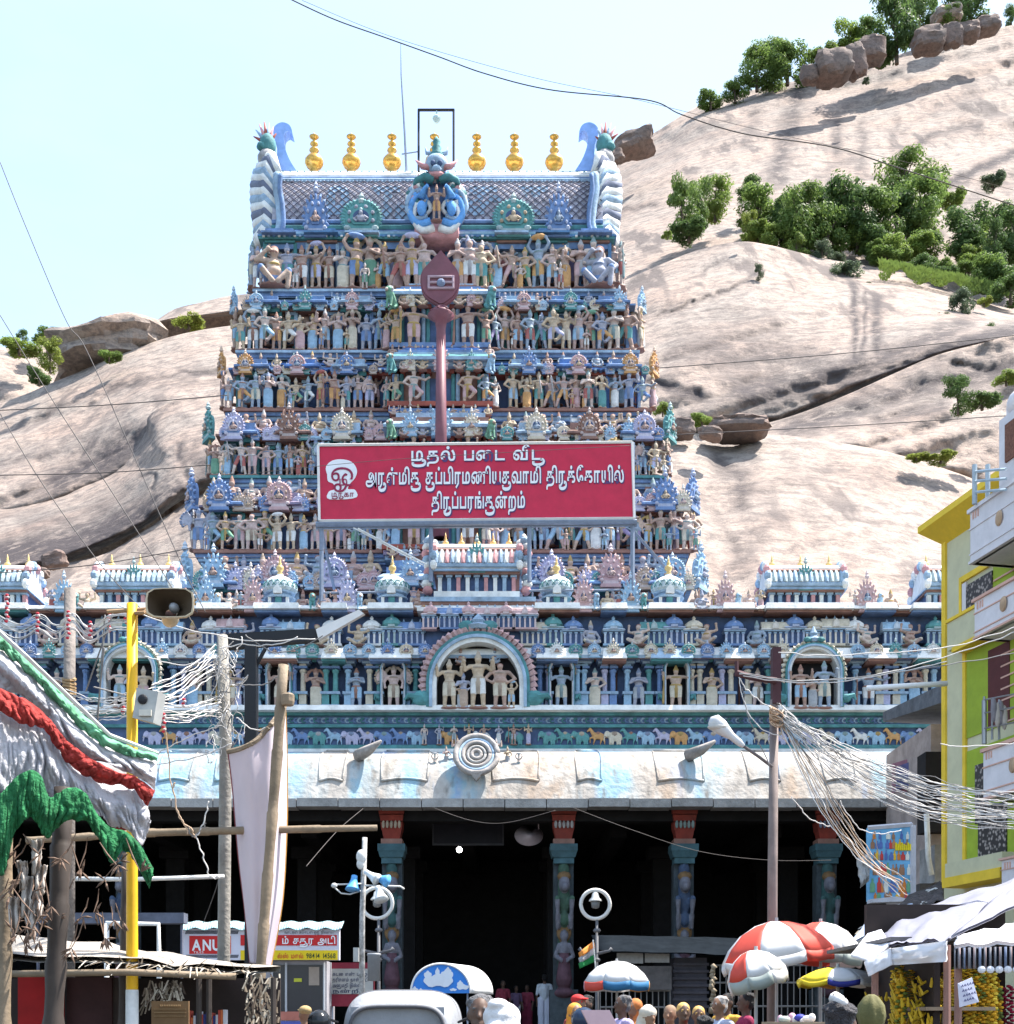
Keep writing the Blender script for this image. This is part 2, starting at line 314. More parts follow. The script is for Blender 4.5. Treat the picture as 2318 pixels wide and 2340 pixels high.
def horse_relief():
    p = [('e', (0, 0, .36), (.26, .07, .14), K_), ('c', (-.2, 0, .42), (-.34, 0, .62), .09, .06, K_), ('c', (-.34, -.01, .62), (-.46, -.02, .52), .06, .035, K_), ('c', (-.18, 0, .3), (-.36, 0, .28), .05, .03, K_), ('c', (-.36, 0, .28), (-.34, 0, .1), .03, .025, K_)]
    for x, x2 in ((-.12, -.2), (.16, .1), (.24, .3)): p += [('c', (x, 0, .3), (x2, 0, .05), .055, .03, K_)]
    return p + [('c', (.25, 0, .42), (.40, 0, .25), .035, .02, G_), ('e', (0, -.02, .46), (.1, .07, .06), G_)]
RELIEF = [fig_mesh('elephant_mesh', elephant_relief(), .03, SMATS, 1), fig_mesh('horse_mesh', horse_relief(), .03, SMATS, 1)]

# horseshoe gable with flame edge and a figure in its eye
def gable_mesh(name, flames=9, tall=1.0, face=True):
    b = MB(); pts = []
    for i in range(25):
        a = R(-50 + 280 * i / 24); pts.append((.34 * math.cos(a), .46 + .36 * math.sin(a) * tall))
    b.prism(pts, -.06, .12, 0)
    kf = {'gable_a': (.62, 1, .44), 'gable_b': (.50, 0, .34), 'gable_c': (.70, 0, .50)}[name]; inner = [(x * kf[0], .46 + (z - .46) * kf[0]) for x, z in pts]; b.prism(inner, -.10, -.062, kf[1])
    inner2 = [(x * kf[2], .46 + (z - .46) * kf[2]) for x, z in pts]; b.prism(inner2, -.105, -.101, 2)
    for i in range(flames * 2 + 1):
        a = R(-40 + 260 * i / (flames * 2)); ca, sa = math.cos(a), math.sin(a)
        c = (.34 * ca, 0, .46 + .36 * sa * tall); t = (.47 * ca, 0, .46 + .50 * sa * tall + .03)
        b.tube([c, ((c[0] + t[0]) / 2, -.04, (c[2] + t[2]) / 2), t], [.05, .045, .008], 5, 0)
    b.box(-.36, .36, -.10, .14, 0, .10, 0, .04); b.box(-.28, .28, -.08, .13, .10, .2, 1, .04)
    b.lathe([(.07, 0), (.10, .06), (.05, .12), (.07, .16), (.0, .28)], (0, 0, .90 * tall), 8, 1)
    if face: b.ell((0, -.12, .42), (.10, .06, .08), 8, 6, 3); b.ell((0, -.13, .53), (.05, .05, .06), 8, 6, 3); b.ell((0, -.11, .61), (.04, .04, .06), 8, 6, 1); [b.tube([(q * .06, -.12, .47), (q * .15, -.14, .40), (q * .09, -.16, .34)], .03, 5, 3) for q in (-1, 1)]; [b.ell((.27 * math.cos(R(t_)), -.09, .46 + .28 * math.sin(R(t_)) * tall), (.045, .05, .045), 6, 5, 1 if name != 'gable_c' else 3) for t_ in range(-20, 201, 44)]
    for s in (-1, 1): b.ell((s * .30, -.06, .22), (.08, .07, .06), 7, 5, 1)
    return b.mesh(name, [PAINT, PAINT2, NAVY, SKIN])
GABLE = [gable_mesh('gable_a'), gable_mesh('gable_b', 6, 1.2), gable_mesh('gable_c', 12, .9)]

# little pavilion used along parapets: base, four pilasters, dark door, curved eave, domed top
def kiosk_mesh(name, barrel=False, w=.36):
    b = MB(); h = .52
    b.box(-w, w, -.2, .2, 0, .07, 0); b.box(-w * .86, w * .86, -.14, .2, .07, h, 2)
    for i in range(5 if barrel else 4):
        x = -w * .8 + 1.6 * w * i / ((5 if barrel else 4) - 1); b.box(x - .035, x + .035, -.19, -.13, .07, h - .02, 1); b.box(x - .055, x + .055, -.2, -.12, h - .08, h - .02, 3)
    b.box(-w * 1.02, w * 1.02, -.24, .24, h, h + .05, 3); b.box(-w * 1.1, w * 1.1, -.28, .28, h + .05, h + .10, 1, .05, .04)
    if barrel:
        pr = [(math.cos(R(a)) * .23, math.sin(R(a)) * .30) for a in range(0, 181, 20)]
        n = len(pr); vs = [(x, y, h + .10 + z) for x in (-w, w) for y, z in pr]
        b.add(vs, [(i, i + 1, n + i + 1, n + i) for i in range(n - 1)], 0); b.add(vs, [tuple(range(n)), tuple(range(2 * n - 1, n - 1, -1))], 1)
        for i in range(3): b.lathe([(.03, 0), (.05, .04), (.02, .08), (0, .14)], (w * .6 * (i - 1), 0, h + .39), 6, 3)
    else:
        b.lathe([(w * .72, 0), (w * .95, .08), (w * .88, .2), (w * .5, .32), (w * .2, .36), (.05, .40), (.07, .44), (0, .54)], (0, 0, h + .10), 10, 0)
    b.prism([(-.12, h + .08), (.12, h + .08), (.1, h + .25), (0, h + .36), (-.1, h + .25)], -.30, -.2, 1)
    return b.mesh(name, [PAINT, PAINT2, NAVY, SKYB])
KIOSK = [kiosk_mesh('kiosk_a'), kiosk_mesh('kiosk_b', True, .5)]

GLY = {}; TXS = bpy.data.scenes.new('lettering'); TXV = TXS.view_layers[0]
def text_mb(body, size=1.0, bold=0.0, m=0, depth=.004):
    """flat lettering in x,z, Tamil vowel signs set by hand; returns (MB, width)"""
    out = MB(); x = 0; last = (0, 0); out.wd = []; wi = 0
    for ch in body:
        out.wd += [wi] * (len(out.f) - len(out.wd))
        if ch == ' ': x += .42; wi += 1; continue
        if ch == '்':
            cx_ = (last[0] + last[1]) / 2; out.prism([((cx_ + (.075 + bold * .6) * math.cos(q)) * size, (.74 + (.075 + bold * .6) * math.sin(q)) * size) for q in [2 * math.pi * j / 10 for j in range(10)]], -depth, 0, m); continue
        if ch == 'ு':
            a, b2 = last; hook = [(b2 - .05, .02), (b2 + .10, -.02), (b2 + .12, -.16), (b2 - .02, -.27), ((a + b2) / 2, -.30), (a + .12, -.24), (a + .10, -.12)]
            pp = [curve(hook, i / 14) for i in range(15)]; hw = .035 + bold
            for i in range(14):
                p0 = Vector(pp[i]); p1 = Vector(pp[i + 1]); d = (p1 - p0).normalized(); nn = Vector((-d.y, d.x)) * hw; p0 -= d * hw * .3; p1 += d * hw * .3
                out.prism([tuple((p0 + nn) * size), tuple((p1 + nn) * size), tuple((p1 - nn) * size), tuple((p0 - nn) * size)], -depth - i % 2 * .001, 0, m)
            x += .14; continue
        if (ch, bold) in GLY: vs, fs = GLY[(ch, bold)]
        else:
          c = bpy.data.curves.new('t', 'FONT'); c.body = ch; c.offset = bold * .5; c.resolution_u = 4; c.extrude = 0
          o = bpy.data.objects.new('t', c); TXS.collection.objects.link(o); TXV.update()
          me = o.to_mesh()
          vs = [tuple(v.co) for v in me.vertices]; fs = [tuple(p.vertices) for p in me.polygons]
          o.to_mesh_clear(); bpy.data.objects.remove(o); bpy.data.curves.remove(c); GLY[(ch, bold)] = (vs, fs)
        if not vs: x += .3; continue
        x1 = max(v[0] for v in vs); out.add([((v[0] + x) * size, -depth, v[1] * size) for v in vs], [f for f in fs], m)
        if ch not in '்': last = (x + max(0, min(v[0] for v in vs)), x + x1)
        if ch == '்': pass
        elif ch in 'ிீ': x += x1 + .08
        else: x += x1 + .085
    out.wd += [wi] * (len(out.f) - len(out.wd)); return out, x * size
def words(mb):
    res = []
    for w_ in range(max(mb.wd) + 1):
        b = MB(); ix = {}
        for f, q in zip(mb.f, mb.wd):
            if q == w_: b.f.append([ix.setdefault(i, len(ix)) for i in f]); b.m.append(0)
        b.v = [mb.v[i] for i in ix]; res.append(b)
    return res
def put_text(body, u0, u1, vbase, hpx, Y, bold=.03, m=0, roll=0):
    """lettering that spans pixels u0..u1 on the plane at depth Y, x-height letters hpx tall"""
    k = Y / F; sz = hpx * k / .56; mb, wd = text_mb(body, sz, bold, m); sx = (u1 - u0) * k / wd
    x0, _, z0 = P(u0, vbase, Y)
    mb.v = [(x0 + x * sx, Y + y, z0 + z + x * sx * roll) for x, y, z in mb.v]
    return mb
# ---------------------------------------------------------------- ground and granite hill
def rock_mat(name, col, dark, stain_shade=0.6, sc=1.0):
    m = bpy.data.materials.new(name); m.use_nodes = True; t = m.node_tree; N = t.nodes; L = t.links; b = N['Principled BSDF']; b.inputs['Roughness'].default_value = 0.9
    b.inputs['Specular IOR Level'].default_value = 0.2
    g = N.new('ShaderNodeNewGeometry'); co = g.outputs['Position']
    def nz(scale, stretch=(1, 1, 1), det=8, rgh=.6):
        mp = N.new('ShaderNodeMapping'); mp.inputs['Scale'].default_value = stretch; L.new(co, mp.inputs[0])
        n = N.new('ShaderNodeTexNoise'); n.inputs['Scale'].default_value = scale; n.inputs['Detail'].default_value = det; n.inputs['Roughness'].default_value = rgh; L.new(mp.outputs[0], n.inputs['Vector']); return n.outputs[0]
    def ramp(f, a, b2, lo, hi):
        r = N.new('ShaderNodeMapRange'); r.inputs[1].default_value = a; r.inputs[2].default_value = b2; r.inputs[3].default_value = lo; r.inputs[4].default_value = hi; L.new(f, r.inputs[0]); return r.outputs[0]
    def mix(fac, c1, c2):
        x = N.new('ShaderNodeMix'); x.data_type = 'RGBA'
        L.new(fac, x.inputs[0])
        for k, c in ((6, c1), (7, c2)):
            if isinstance(c, tuple): x.inputs[k].default_value = (*c, 1)
            else: L.new(c, x.inputs[k])
        return x.outputs[2]
    base = mix(ramp(nz(.09 * sc), .35, .65, 0, 1), col, (col[0] * 1.12, col[1] * .98, col[2] * .92))
    base = mix(ramp(nz(.55 * sc, (1, 1, 1.5), 10, .75), .46, .60, 0, .70), base, dark)                 # lichen and weathering grain
    base = mix(ramp(nz(2.4 * sc, (1, 1, 1.5), 7, .8), .50, .60, 0, .55), base, (dark[0] * 1.3, dark[1] * 1.3, dark[2] * 1.3))      # crystalline speckle
    st = N.new('ShaderNodeMath'); st.operation = 'MULTIPLY'; L.new(ramp(nz(.22 * sc, (1, .25, .05), 5), .53, .60, 0, stain_shade), st.inputs[0]); L.new(ramp(nz(.025 * sc), .44, .58, .05, 1), st.inputs[1])
    base = mix(st.outputs[0], base, dark)                                                           # water stains running down
    base = mix(ramp(nz(.25 * sc, (.35, .35, 3.2), 9, .72), .545, .66, 0, .6), base, (dark[0] * .7, dark[1] * .7, dark[2] * .7))   # exfoliation cracks
    at = N.new('ShaderNodeAttribute'); at.attribute_name = 'stain_shade'; br = N.new('ShaderNodeMath'); br.operation = 'MULTIPLY'; L.new(at.outputs['Fac'], br.inputs[0]); L.new(ramp(nz(.5 * sc, (1, 1, .6), 9, .75), .36, .52, .30, 1.25), br.inputs[1])
    base = mix(br.outputs[0], base, (dark[0] * .5, dark[1] * .5, dark[2] * .55))                  # mapped water stains, lichen fields, and painted shade of cracks and overhangs
    L.new(base, b.inputs['Base Color'])
    bp = N.new('ShaderNodeBump'); bp.inputs['Strength'].default_value = 0.9; bp.inputs['Distance'].default_value = 0.28 / sc; L.new(nz(.7 * sc, (1, 1, 1.6), 10, .72), bp.inputs['Height'])
    b2 = N.new('ShaderNodeBump'); b2.inputs['Strength'].default_value = 0.7; b2.inputs['Distance'].default_value = .35 / sc; L.new(nz(.16 * sc, (.4, .4, 2.4), 6), b2.inputs['Height']); L.new(b2.outputs[0], bp.inputs['Normal'])
    L.new(bp.outputs[0], b.inputs['Normal']); return m
ROCK = rock_mat('granite', (0.335, 0.285, 0.245), (0.125, 0.102, 0.094), .95)
ROCKD = rock_mat('dark_granite', (0.22, 0.175, 0.155), (0.10, 0.08, 0.075), .5, 2.0)

STAIN_SHADE = []
def rock(top, bot, Yt, Yb, n=130, k=60, pw=1.5, under=0.0, uf=.12, amp=.012, seed=0, lip=0.0, mat=ROCK, ledges=0, marks=()):
    """a granite sheet: foot line bot and crest line top (pixels), depths at foot and crest, undercut foot, and its back behind the crest"""
    global STAIN_SHADE
    def mark(u, v):
        dY = 0; st = 0
        w1 = 9 * noise.noise(Vector((u / 30, v / 30, seed))); w2 = 9 * noise.noise(Vector((u / 30, v / 30, seed + 9)))
        for pl, wd, dp, sg in marks:
            if not (min(p[0] for p in pl) - 3 * wd < u < max(p[0] for p in pl) + 3 * wd and min(p[1] for p in pl) - 3 * wd < v < max(p[1] for p in pl) + 3 * wd): continue
            d = 1e9
            for (ax, ay), (bx, by) in zip(pl[:-1], pl[1:]):
                ex, ey = bx - ax, by - ay; tt = min(1, max(0, ((u + w1 - ax) * ex + (v + w2 - ay) * ey) / (ex * ex + ey * ey))); d = min(d, math.hypot(u + w1 - ax - tt * ex, v + w2 - ay - tt * ey))
            g_ = math.exp(-(d / wd) ** 2); dY += dp * .17 * math.exp(-(d / (wd * .7)) ** 2); st = max(st, sg * g_)  # sg darkens colour: real stains, plus shade of cracks, hollows and overhangs
        return dY, st
    mb = MB(); off = Vector((seed * 17.3, seed * 5.1, seed * 9.7))
    def pt(s, t):
        a = curve(bot, s); b = curve(top, s); tt = min(t, 1); u = lerp(a[0], b[0], tt); v = lerp(a[1], b[1], tt)
        Y = lerp(Yb, Yt, tt ** pw)
        if tt < uf: Y += under * (1 - tt / uf) ** 2
        q = Vector((u / 160, v / 90, 0)) + off
        d = noise.fractal(q, 0.9, 2.1, 5) * amp + noise.fractal(q * 5.1, 0.8, 2.0, 4) * amp * .16
        if ledges: 
            r = noise.noise(Vector((u / 420, v / 55 + u / 190, seed))) ; d += ledges * (.5 - abs(r)) * .01
        Y *= 1 + d
        mk_ = mark(u, v) if marks else (0, 0); Y += mk_[0]; STAIN_SHADE.append(mk_[1])
        p = Vector(P(u, v, Y))
        if t > 1:
            e = (t - 1) / .25; p.y += e * Yt * .10 ; p.z -= e * e * Yt * .12 - lip * e
        return p
    mb.grid(lambda s, t: pt(s, t * 1.25), n, k, 0)
    return mb
hill = MB()
# right hill, back to front
hill.merge(rock([(1250, 470), (1400, 362), (1500, 300), (1610, 236), (1760, 196), (1880, 172), (2000, 140), (2120, 104), (2240, 72), (2340, 50), (2500, 0)],
                [(1250, 760), (1400, 720), (1550, 690), (1700, 680), (1850, 690), (2000, 720), (2150, 740), (2300, 770), (2400, 800), (2500, 820)], 310, 172, 240, 130, 1.5, amp=.011, seed=1, marks=[([(1822, 205), (1805, 290), (1775, 405)], 26, 0, .75), ([(1735, 240), (1700, 330)], 16, 0, .35), ([(1913, 285), (1916, 350)], 14, 0, .7), ([(1972, 285), (1966, 390)], 15, 0, .55), ([(2050, 280), (2040, 330)], 12, 0, .45), ([(2090, 130), (2000, 210), (1930, 240)], 12, 0, .35),
    ([(1889, 417), (1960, 408), (2033, 402)], 7, 5, .6), ([(2080, 350), (2119, 312), (2180, 296), (2240, 285)], 12, 5, .7), ([(2150, 430), (2196, 408), (2250, 380), (2330, 345)], 12, 9, .95), ([(2196, 470), (2330, 400)], 16, 3, .4), ([(1420, 480), (1500, 468)], 5, 4, .7), ([(1850, 440), (1900, 380), (1960, 360)], 20, 0, .4), ([(2060, 300), (2160, 240), (2330, 190)], 10, 3, .3), ([(1420, 400), (1560, 330), (1700, 280)], 18, 2, .22)], ledges=2.5))
hill.merge(rock([(1300, 700), (1440, 635), (1520, 600), (1600, 570), (1690, 552), (1760, 560), (1850, 582), (1950, 602), (2060, 618), (2160, 650), (2260, 690), (2400, 730), (2500, 760)],
                [(1300, 1020), (1440, 1005), (1540, 990), (1640, 985), (1740, 985), (1790, 976), (1860, 944), (1960, 900), (2060, 857), (2160, 814), (2280, 782), (2400, 757), (2500, 780)], 176, 128, 240, 110, 1.8, 8, .08, .007, 2, marks=[([(1951, 650), (1954, 740), (1956, 830)], 10, 0, .85), ([(2004, 680), (2004, 800)], 13, 0, .8), ([(1977, 668), (1976, 810)], 6, 0, .8), ([(1563, 573), (1620, 566), (1697, 549)], 6, 5, .8), ([(1640, 670), (1690, 648), (1740, 620)], 6, 4, .7), ([(1500, 725), (1640, 670)], 5, 3, .4), ([(1560, 800), (1700, 790), (1880, 840)], 46, 0, .55), ([(1700, 900), (1830, 880), (1960, 840)], 40, 0, .75), ([(1480, 870), (1560, 895), (1600, 905)], 16, 6, .9), ([(1760, 975), (1880, 925), (2060, 845), (2200, 785), (2330, 755)], 20, 3, .95), ([(1900, 870), (2060, 800), (2200, 740)], 26, 4, .7), ([(1760, 570), (1830, 600), (1850, 620)], 6, 4, .5), ([(2150, 640), (2240, 690)], 14, 0, .4), ([(1640, 720), (1700, 735), (1760, 720)], 30, 0, .3), ([(1560, 640), (1600, 630), (1660, 590)], 4, 3, .4)], ledges=2))
hill.merge(rock([(1540, 1000), (1680, 985), (1760, 965), (1840, 940), (1940, 900), (2040, 855), (2140, 812), (2240, 785), (2340, 760), (2500, 740)],
                [(1540, 1080), (1680, 1060), (1760, 1050), (1840, 1050), (1940, 1060), (2040, 1080), (2140, 1110), (2240, 1140), (2340, 1160), (2500, 1180)], 128, 108, 130, 60, 1.2, 6, .2, .012, 3, marks=[([(1800, 985), (1960, 930), (2150, 870), (2330, 850)], 30, 3, .75), ([(2000, 960), (2150, 930)], 22, 0, .6), ([(2180, 830), (2260, 850), (2330, 830)], 14, 5, .8), ([(1900, 1020), (2100, 1040)], 12, 2, .4)], ledges=3))
hill.merge(rock([(1400, 1000), (1500, 985), (1570, 985), (1650, 1004), (1760, 992), (1880, 1006), (2000, 1026), (2100, 1052), (2200, 1085), (2320, 1130), (2500, 1180)],
                [(1400, 1900), (1500, 1900), (1570, 1900), (1650, 1900), (1760, 1900), (1880, 1900), (2000, 1900), (2100, 1900), (2200, 1900), (2320, 1900), (2500, 1900)], 110, 62, 150, 90, 2.2, amp=.014, seed=4, marks=[([(1640, 1060), (1700, 1090), (1690, 1150)], 22, 2, .7), ([(1560, 1100), (1640, 1180), (1690, 1280)], 14, 1.5, .4), ([(1800, 1090), (1900, 1075), (2060, 1100)], 16, 1, .35), ([(1720, 1190), (1860, 1170)], 16, 0, .3), ([(1560, 1200), (1660, 1330)], 12, 1, .3)], ledges=1))
# left hill
hill.merge(rock([(-200, 770), (-100, 778), (0, 792), (50, 806), (90, 830), (130, 870), (170, 900), (300, 920)], [(-200, 1000), (-100, 1000), (0, 1000), (50, 1000), (90, 1000), (130, 1000), (170, 1000), (300, 1000)], 215, 190, 60, 40, 1.5, amp=.01, seed=5))
hill.merge(rock([(60, 800), (100, 782), (150, 788), (200, 800), (260, 820)], [(60, 1000), (100, 1000), (150, 1000), (200, 1000), (260, 1000)], 235, 215, 40, 30, 1.4, amp=.01, seed=6))
hill.merge(rock([(-200, 1000), (-60, 945), (60, 900), (110, 878), (180, 850), (260, 815), (330, 788), (420, 762), (520, 745), (640, 735), (900, 720)],
                [(-200, 1215), (-60, 1186), (60, 1166), (160, 1138), (240, 1106), (300, 1066), (340, 1030), (420, 1000), (520, 1000), (640, 1000), (900, 1000)], 185, 138, 190, 100, 1.5, 1.5, .10, .008, 7, marks=[([(200, 930), (265, 888), (345, 866), (415, 852), (520, 846)], 7, 4, .6), ([(80, 960), (200, 905), (330, 860)], 8, 3, .3), ([(0, 1060), (120, 1030), (230, 990)], 20, 0, .35), ([(130, 1100), (230, 1060), (300, 1000)], 34, 0, .85), ([(60, 1120), (160, 1090)], 24, 0, .5), ([(420, 880), (520, 870)], 10, 2, .3)], ledges=2.5))
hill.merge(rock([(-200, 1200), (-60, 1165), (40, 1145), (140, 1118), (240, 1078), (300, 1035), (332, 985), (345, 945), (420, 905), (520, 880), (640, 860), (900, 850)],
                [(-200, 1370), (-60, 1335), (40, 1310), (140, 1290), (240, 1250), (330, 1205), (390, 1160), (440, 1130), (520, 1100), (600, 1080), (700, 1070), (900, 1060)], 142, 108, 200, 100, 1.4, 6, .14, .010, 8, marks=[([(410, 1018), (416, 1060), (432, 1112)], 10, 3, .7), ([(440, 1040), (500, 1080)], 26, 0, .55), ([(320, 1090), (355, 1085), (352, 1120)], 6, 4, .7), ([(-20, 1275), (110, 1255), (230, 1220), (330, 1175)], 44, 0, 1.0), ([(60, 1200), (200, 1180), (280, 1140)], 30, 0, .45), ([(330, 1160), (370, 1130), (440, 1110)], 18, 0, .8), ([(0, 1180), (100, 1170)], 22, 0, .35)], ledges=2))
hill.merge(rock([(-200, 1390), (-60, 1345), (40, 1325), (140, 1290), (240, 1265), (330, 1212), (400, 1165), (460, 1130), (560, 1095), (700, 1080), (1250, 1075)],
                [(-200, 1900), (-60, 1900), (40, 1900), (140, 1900), (240, 1900), (330, 1900), (400, 1900), (460, 1900), (560, 1900), (700, 1900), (1250, 1900)], 110, 60, 120, 80, 2.0, amp=.013, seed=9, marks=[([(270, 1360), (320, 1290), (345, 1240)], 10, 0, .4), ([(400, 1280), (420, 1200)], 8, 0, .35), ([(150, 1300), (250, 1280), (350, 1230)], 6, 2, .4), ([(260, 1400), (420, 1390)], 26, 1, .7)], ledges=1))
hill.merge(rock([(360, 730), (400, 705), (460, 690), (520, 676), (600, 668), (700, 660), (900, 655)], [(360, 736), (400, 732), (460, 728), (520, 722), (600, 712), (700, 705), (900, 700)], 215, 196, 60, 24, 1.3, 9, .3, .006, 10))
o = hill.build('hill', ROCK, smooth=True, kind='structure', label='bare pinkish granite hill behind the temple tower'); 

_at = o.data.attributes.new('stain_shade', 'FLOAT', 'POINT'); _at.data.foreach_set('value', STAIN_SHADE)
def boulder(name, u, v, wpx, hpx, Y, label, seed, mat=ROCKD, sq=2.3, group=None, rot=0.0):
    """a boxy weathered block whose foot is at pixel (u, v)"""
    k = Y / F; W = wpx * k / 2; H = hpx * k; b = MB(); nu, nv = 26, 16; off = Vector((seed * 3.7, seed * 1.3, seed))
    vs = []
    for j in range(nv + 1):
        th = math.pi * j / nv
        for i in range(nu):
            ph = 2 * math.pi * i / nu; d = Vector((math.sin(th) * math.cos(ph), math.sin(th) * math.sin(ph), math.cos(th)))
            r = 1 / (abs(d.x) ** (2 * sq) + abs(d.y) ** (2 * sq) + abs(d.z) ** (2 * sq)) ** (1 / (2 * sq))
            r *= 1 + .20 * noise.fractal(d * 1.3 + off, .8, 2, 4) - .10 * max(0, .12 - abs(noise.noise(d * 1.7 + off * 2))) / .12; p = d * r
            x = p.x * W; z = p.z * H / 2
            vs.append((x * math.cos(rot) - z * math.sin(rot), p.y * W * .8, H / 2 + z * math.cos(rot) + x * math.sin(rot)))
    b.add(vs, [(j * nu + i, (j + 1) * nu + i, (j + 1) * nu + (i + 1) % nu, j * nu + (i + 1) % nu) for j in range(nv) for i in range(nu)])
    x, y, z = P(u, v, Y); b.v = [(p[0] + x, p[1] + y, p[2] + z) for p in b.v]
    o = b.build(name, mat, label=label, cat='boulder', group=group); return smooth_by_angle(o, 28)
for i, (u, v, w, h, Y, lb, m, ro) in enumerate([
    (1850, 190, 40, 36, 268, 'smallest left block at the foot of the skyline boulder pile', ROCKD, .1), (1905, 184, 82, 62, 268, 'broad skyline boulder with tall vertical cracks left of the gap', ROCKD, .15),
    (1955, 176, 46, 72, 270, 'upright boulder leaning on the broad skyline block', ROCKD, .3), (1992, 142, 62, 50, 275, 'high boulder half hidden by the dark skyline tree', ROCKD, 0),
    (2122, 118, 72, 50, 280, 'first long block of the crest row beside the tree', ROCKD, .1), (2175, 106, 46, 46, 281, 'second block of the crest row, squarish', ROCKD, .15),
    (2212, 92, 56, 36, 282, 'third block of the crest row, low and rounded', ROCKD, .2), (2255, 76, 58, 32, 284, 'last low block at the right end of the crest row', ROCKD, .2),
    (2165, 52, 64, 30, 300, 'pale rounded rock among the summit trees', ROCK, .1),
    (1448, 352, 92, 40, 250, 'dark long rock on the hill skyline right of the tower roof', ROCKD, .35), (1408, 372, 36, 26, 246, 'dark lump of rock just behind the tower roof corner', ROCKD, .3),
    (1555, 1000, 64, 40, 106, 'tilted flat rock at the foot of the cliff beside the tower', ROCKD, -.1), (1685, 998, 140, 34, 107, 'long flat rock resting on the pale slab', ROCKD, 0), (1625, 1004, 52, 26, 100, 'small rock in front of the long flat one', ROCKD, -.2),
    (252, 850, 250, 84, 190, 'big overhanging boulder with dark left face on the left skyline', ROCK, .12), (125, 1300, 52, 36, 100, 'split block in the shade under the left overhang', ROCKD, .3), (90, 1322, 40, 22, 98, 'low broken stone left of the split block', ROCKD, .1)]):
    boulder('boulder', u, v, w, h, Y, lb, i + 1, m, rot=ro)

# ---------------------------------------------------------------- trees and shrubs on the hill
LEAFS = [mk('leaf_%d' % i, c, .45, .6, 1.2, trans=.5) for i, c in enumerate([(.16, .24, .06), (.10, .165, .05), (.21, .29, .065), (.11, .15, .085), (.25, .30, .06)])]
BARK = mk('bark', (.10, .075, .055), .3, .9, 6)
def tree_meshes(seed, n=1500, lf=.055, tall=1.0):
    """unit tree: crown about 1 wide, trunk from 0"""
    rnd = random.Random(seed); cl = []
    for i in range(15):
        a = rnd.random() * 6.28; r = .36 * rnd.random() ** .5; h = .16 + .76 * rnd.random()
        cl.append((r * math.cos(a) * (1.25 - .45 * h), r * math.sin(a) * (1.25 - .45 * h), h * tall, .12 + .11 * rnd.random()))
    cr = MB()
    for i in range(n):
        c = rnd.choice(cl); d = Vector((rnd.gauss(0, 1), rnd.gauss(0, 1), rnd.gauss(0, 1))).normalized() * c[3] * (.55 + .55 * rnd.random()); d.z *= .85
        p = Vector(c[:3]) + d; nrm = (d.normalized() + Vector((rnd.gauss(0, .5), rnd.gauss(0, .5), rnd.gauss(.3, .5)))).normalized()
        a = nrm.cross(Vector((rnd.random(), rnd.random(), rnd.random()))).normalized(); b = nrm.cross(a); s = lf * (.6 + .8 * rnd.random())
        cr.add([tuple(p - a * s), tuple(p + b * s * .55), tuple(p + a * s), tuple(p - b * s * .55)], [(0, 1, 2, 3)])
    tr = MB(); tr.tube([(0, 0, -.05), (.01, 0, .2), (.0, .01, .45), (.02, 0, .75 * tall)], [.04, .03, .02, .006], 6)
    for c in cl[:7]: tr.tube([(0, 0, .22 + .1 * rnd.random()), (c[0] * .5, c[1] * .5, c[2] * .75), c[:3]], [.016, .011, .004], 4)
    return cr, tr
TREES = []
for i in range(5):
    cr, tr = tree_meshes(20 + i, 4200, .030, (1, .8, 1.15, .7, .95)[i]); TREES.append((cr, tr.mesh('trunk', BARK)))
CROWN = {}
def tree(u, v, wpx, hpx, Y, label, kind=0, leaf=0, name='tree', cat='tree', group='trees and shrubs on the granite hill'):
    x, y, z = P(u, v, Y); k = Y / F; s = wpx * k; cr, tr = TREES[kind]
    if (kind, leaf) not in CROWN: CROWN[(kind, leaf)] = cr.mesh('crown', LEAFS[leaf])
    t = thing(name, label, cat, (x, y, z - .02 * s), group); rz = random.random() * 6.28
    sc = (s, s, hpx * k / 1.0)
    inst('crown', CROWN[(kind, leaf)], (x, y, z), t, rz, sc); inst('trunk', tr, (x, y, z), t, rz, sc)
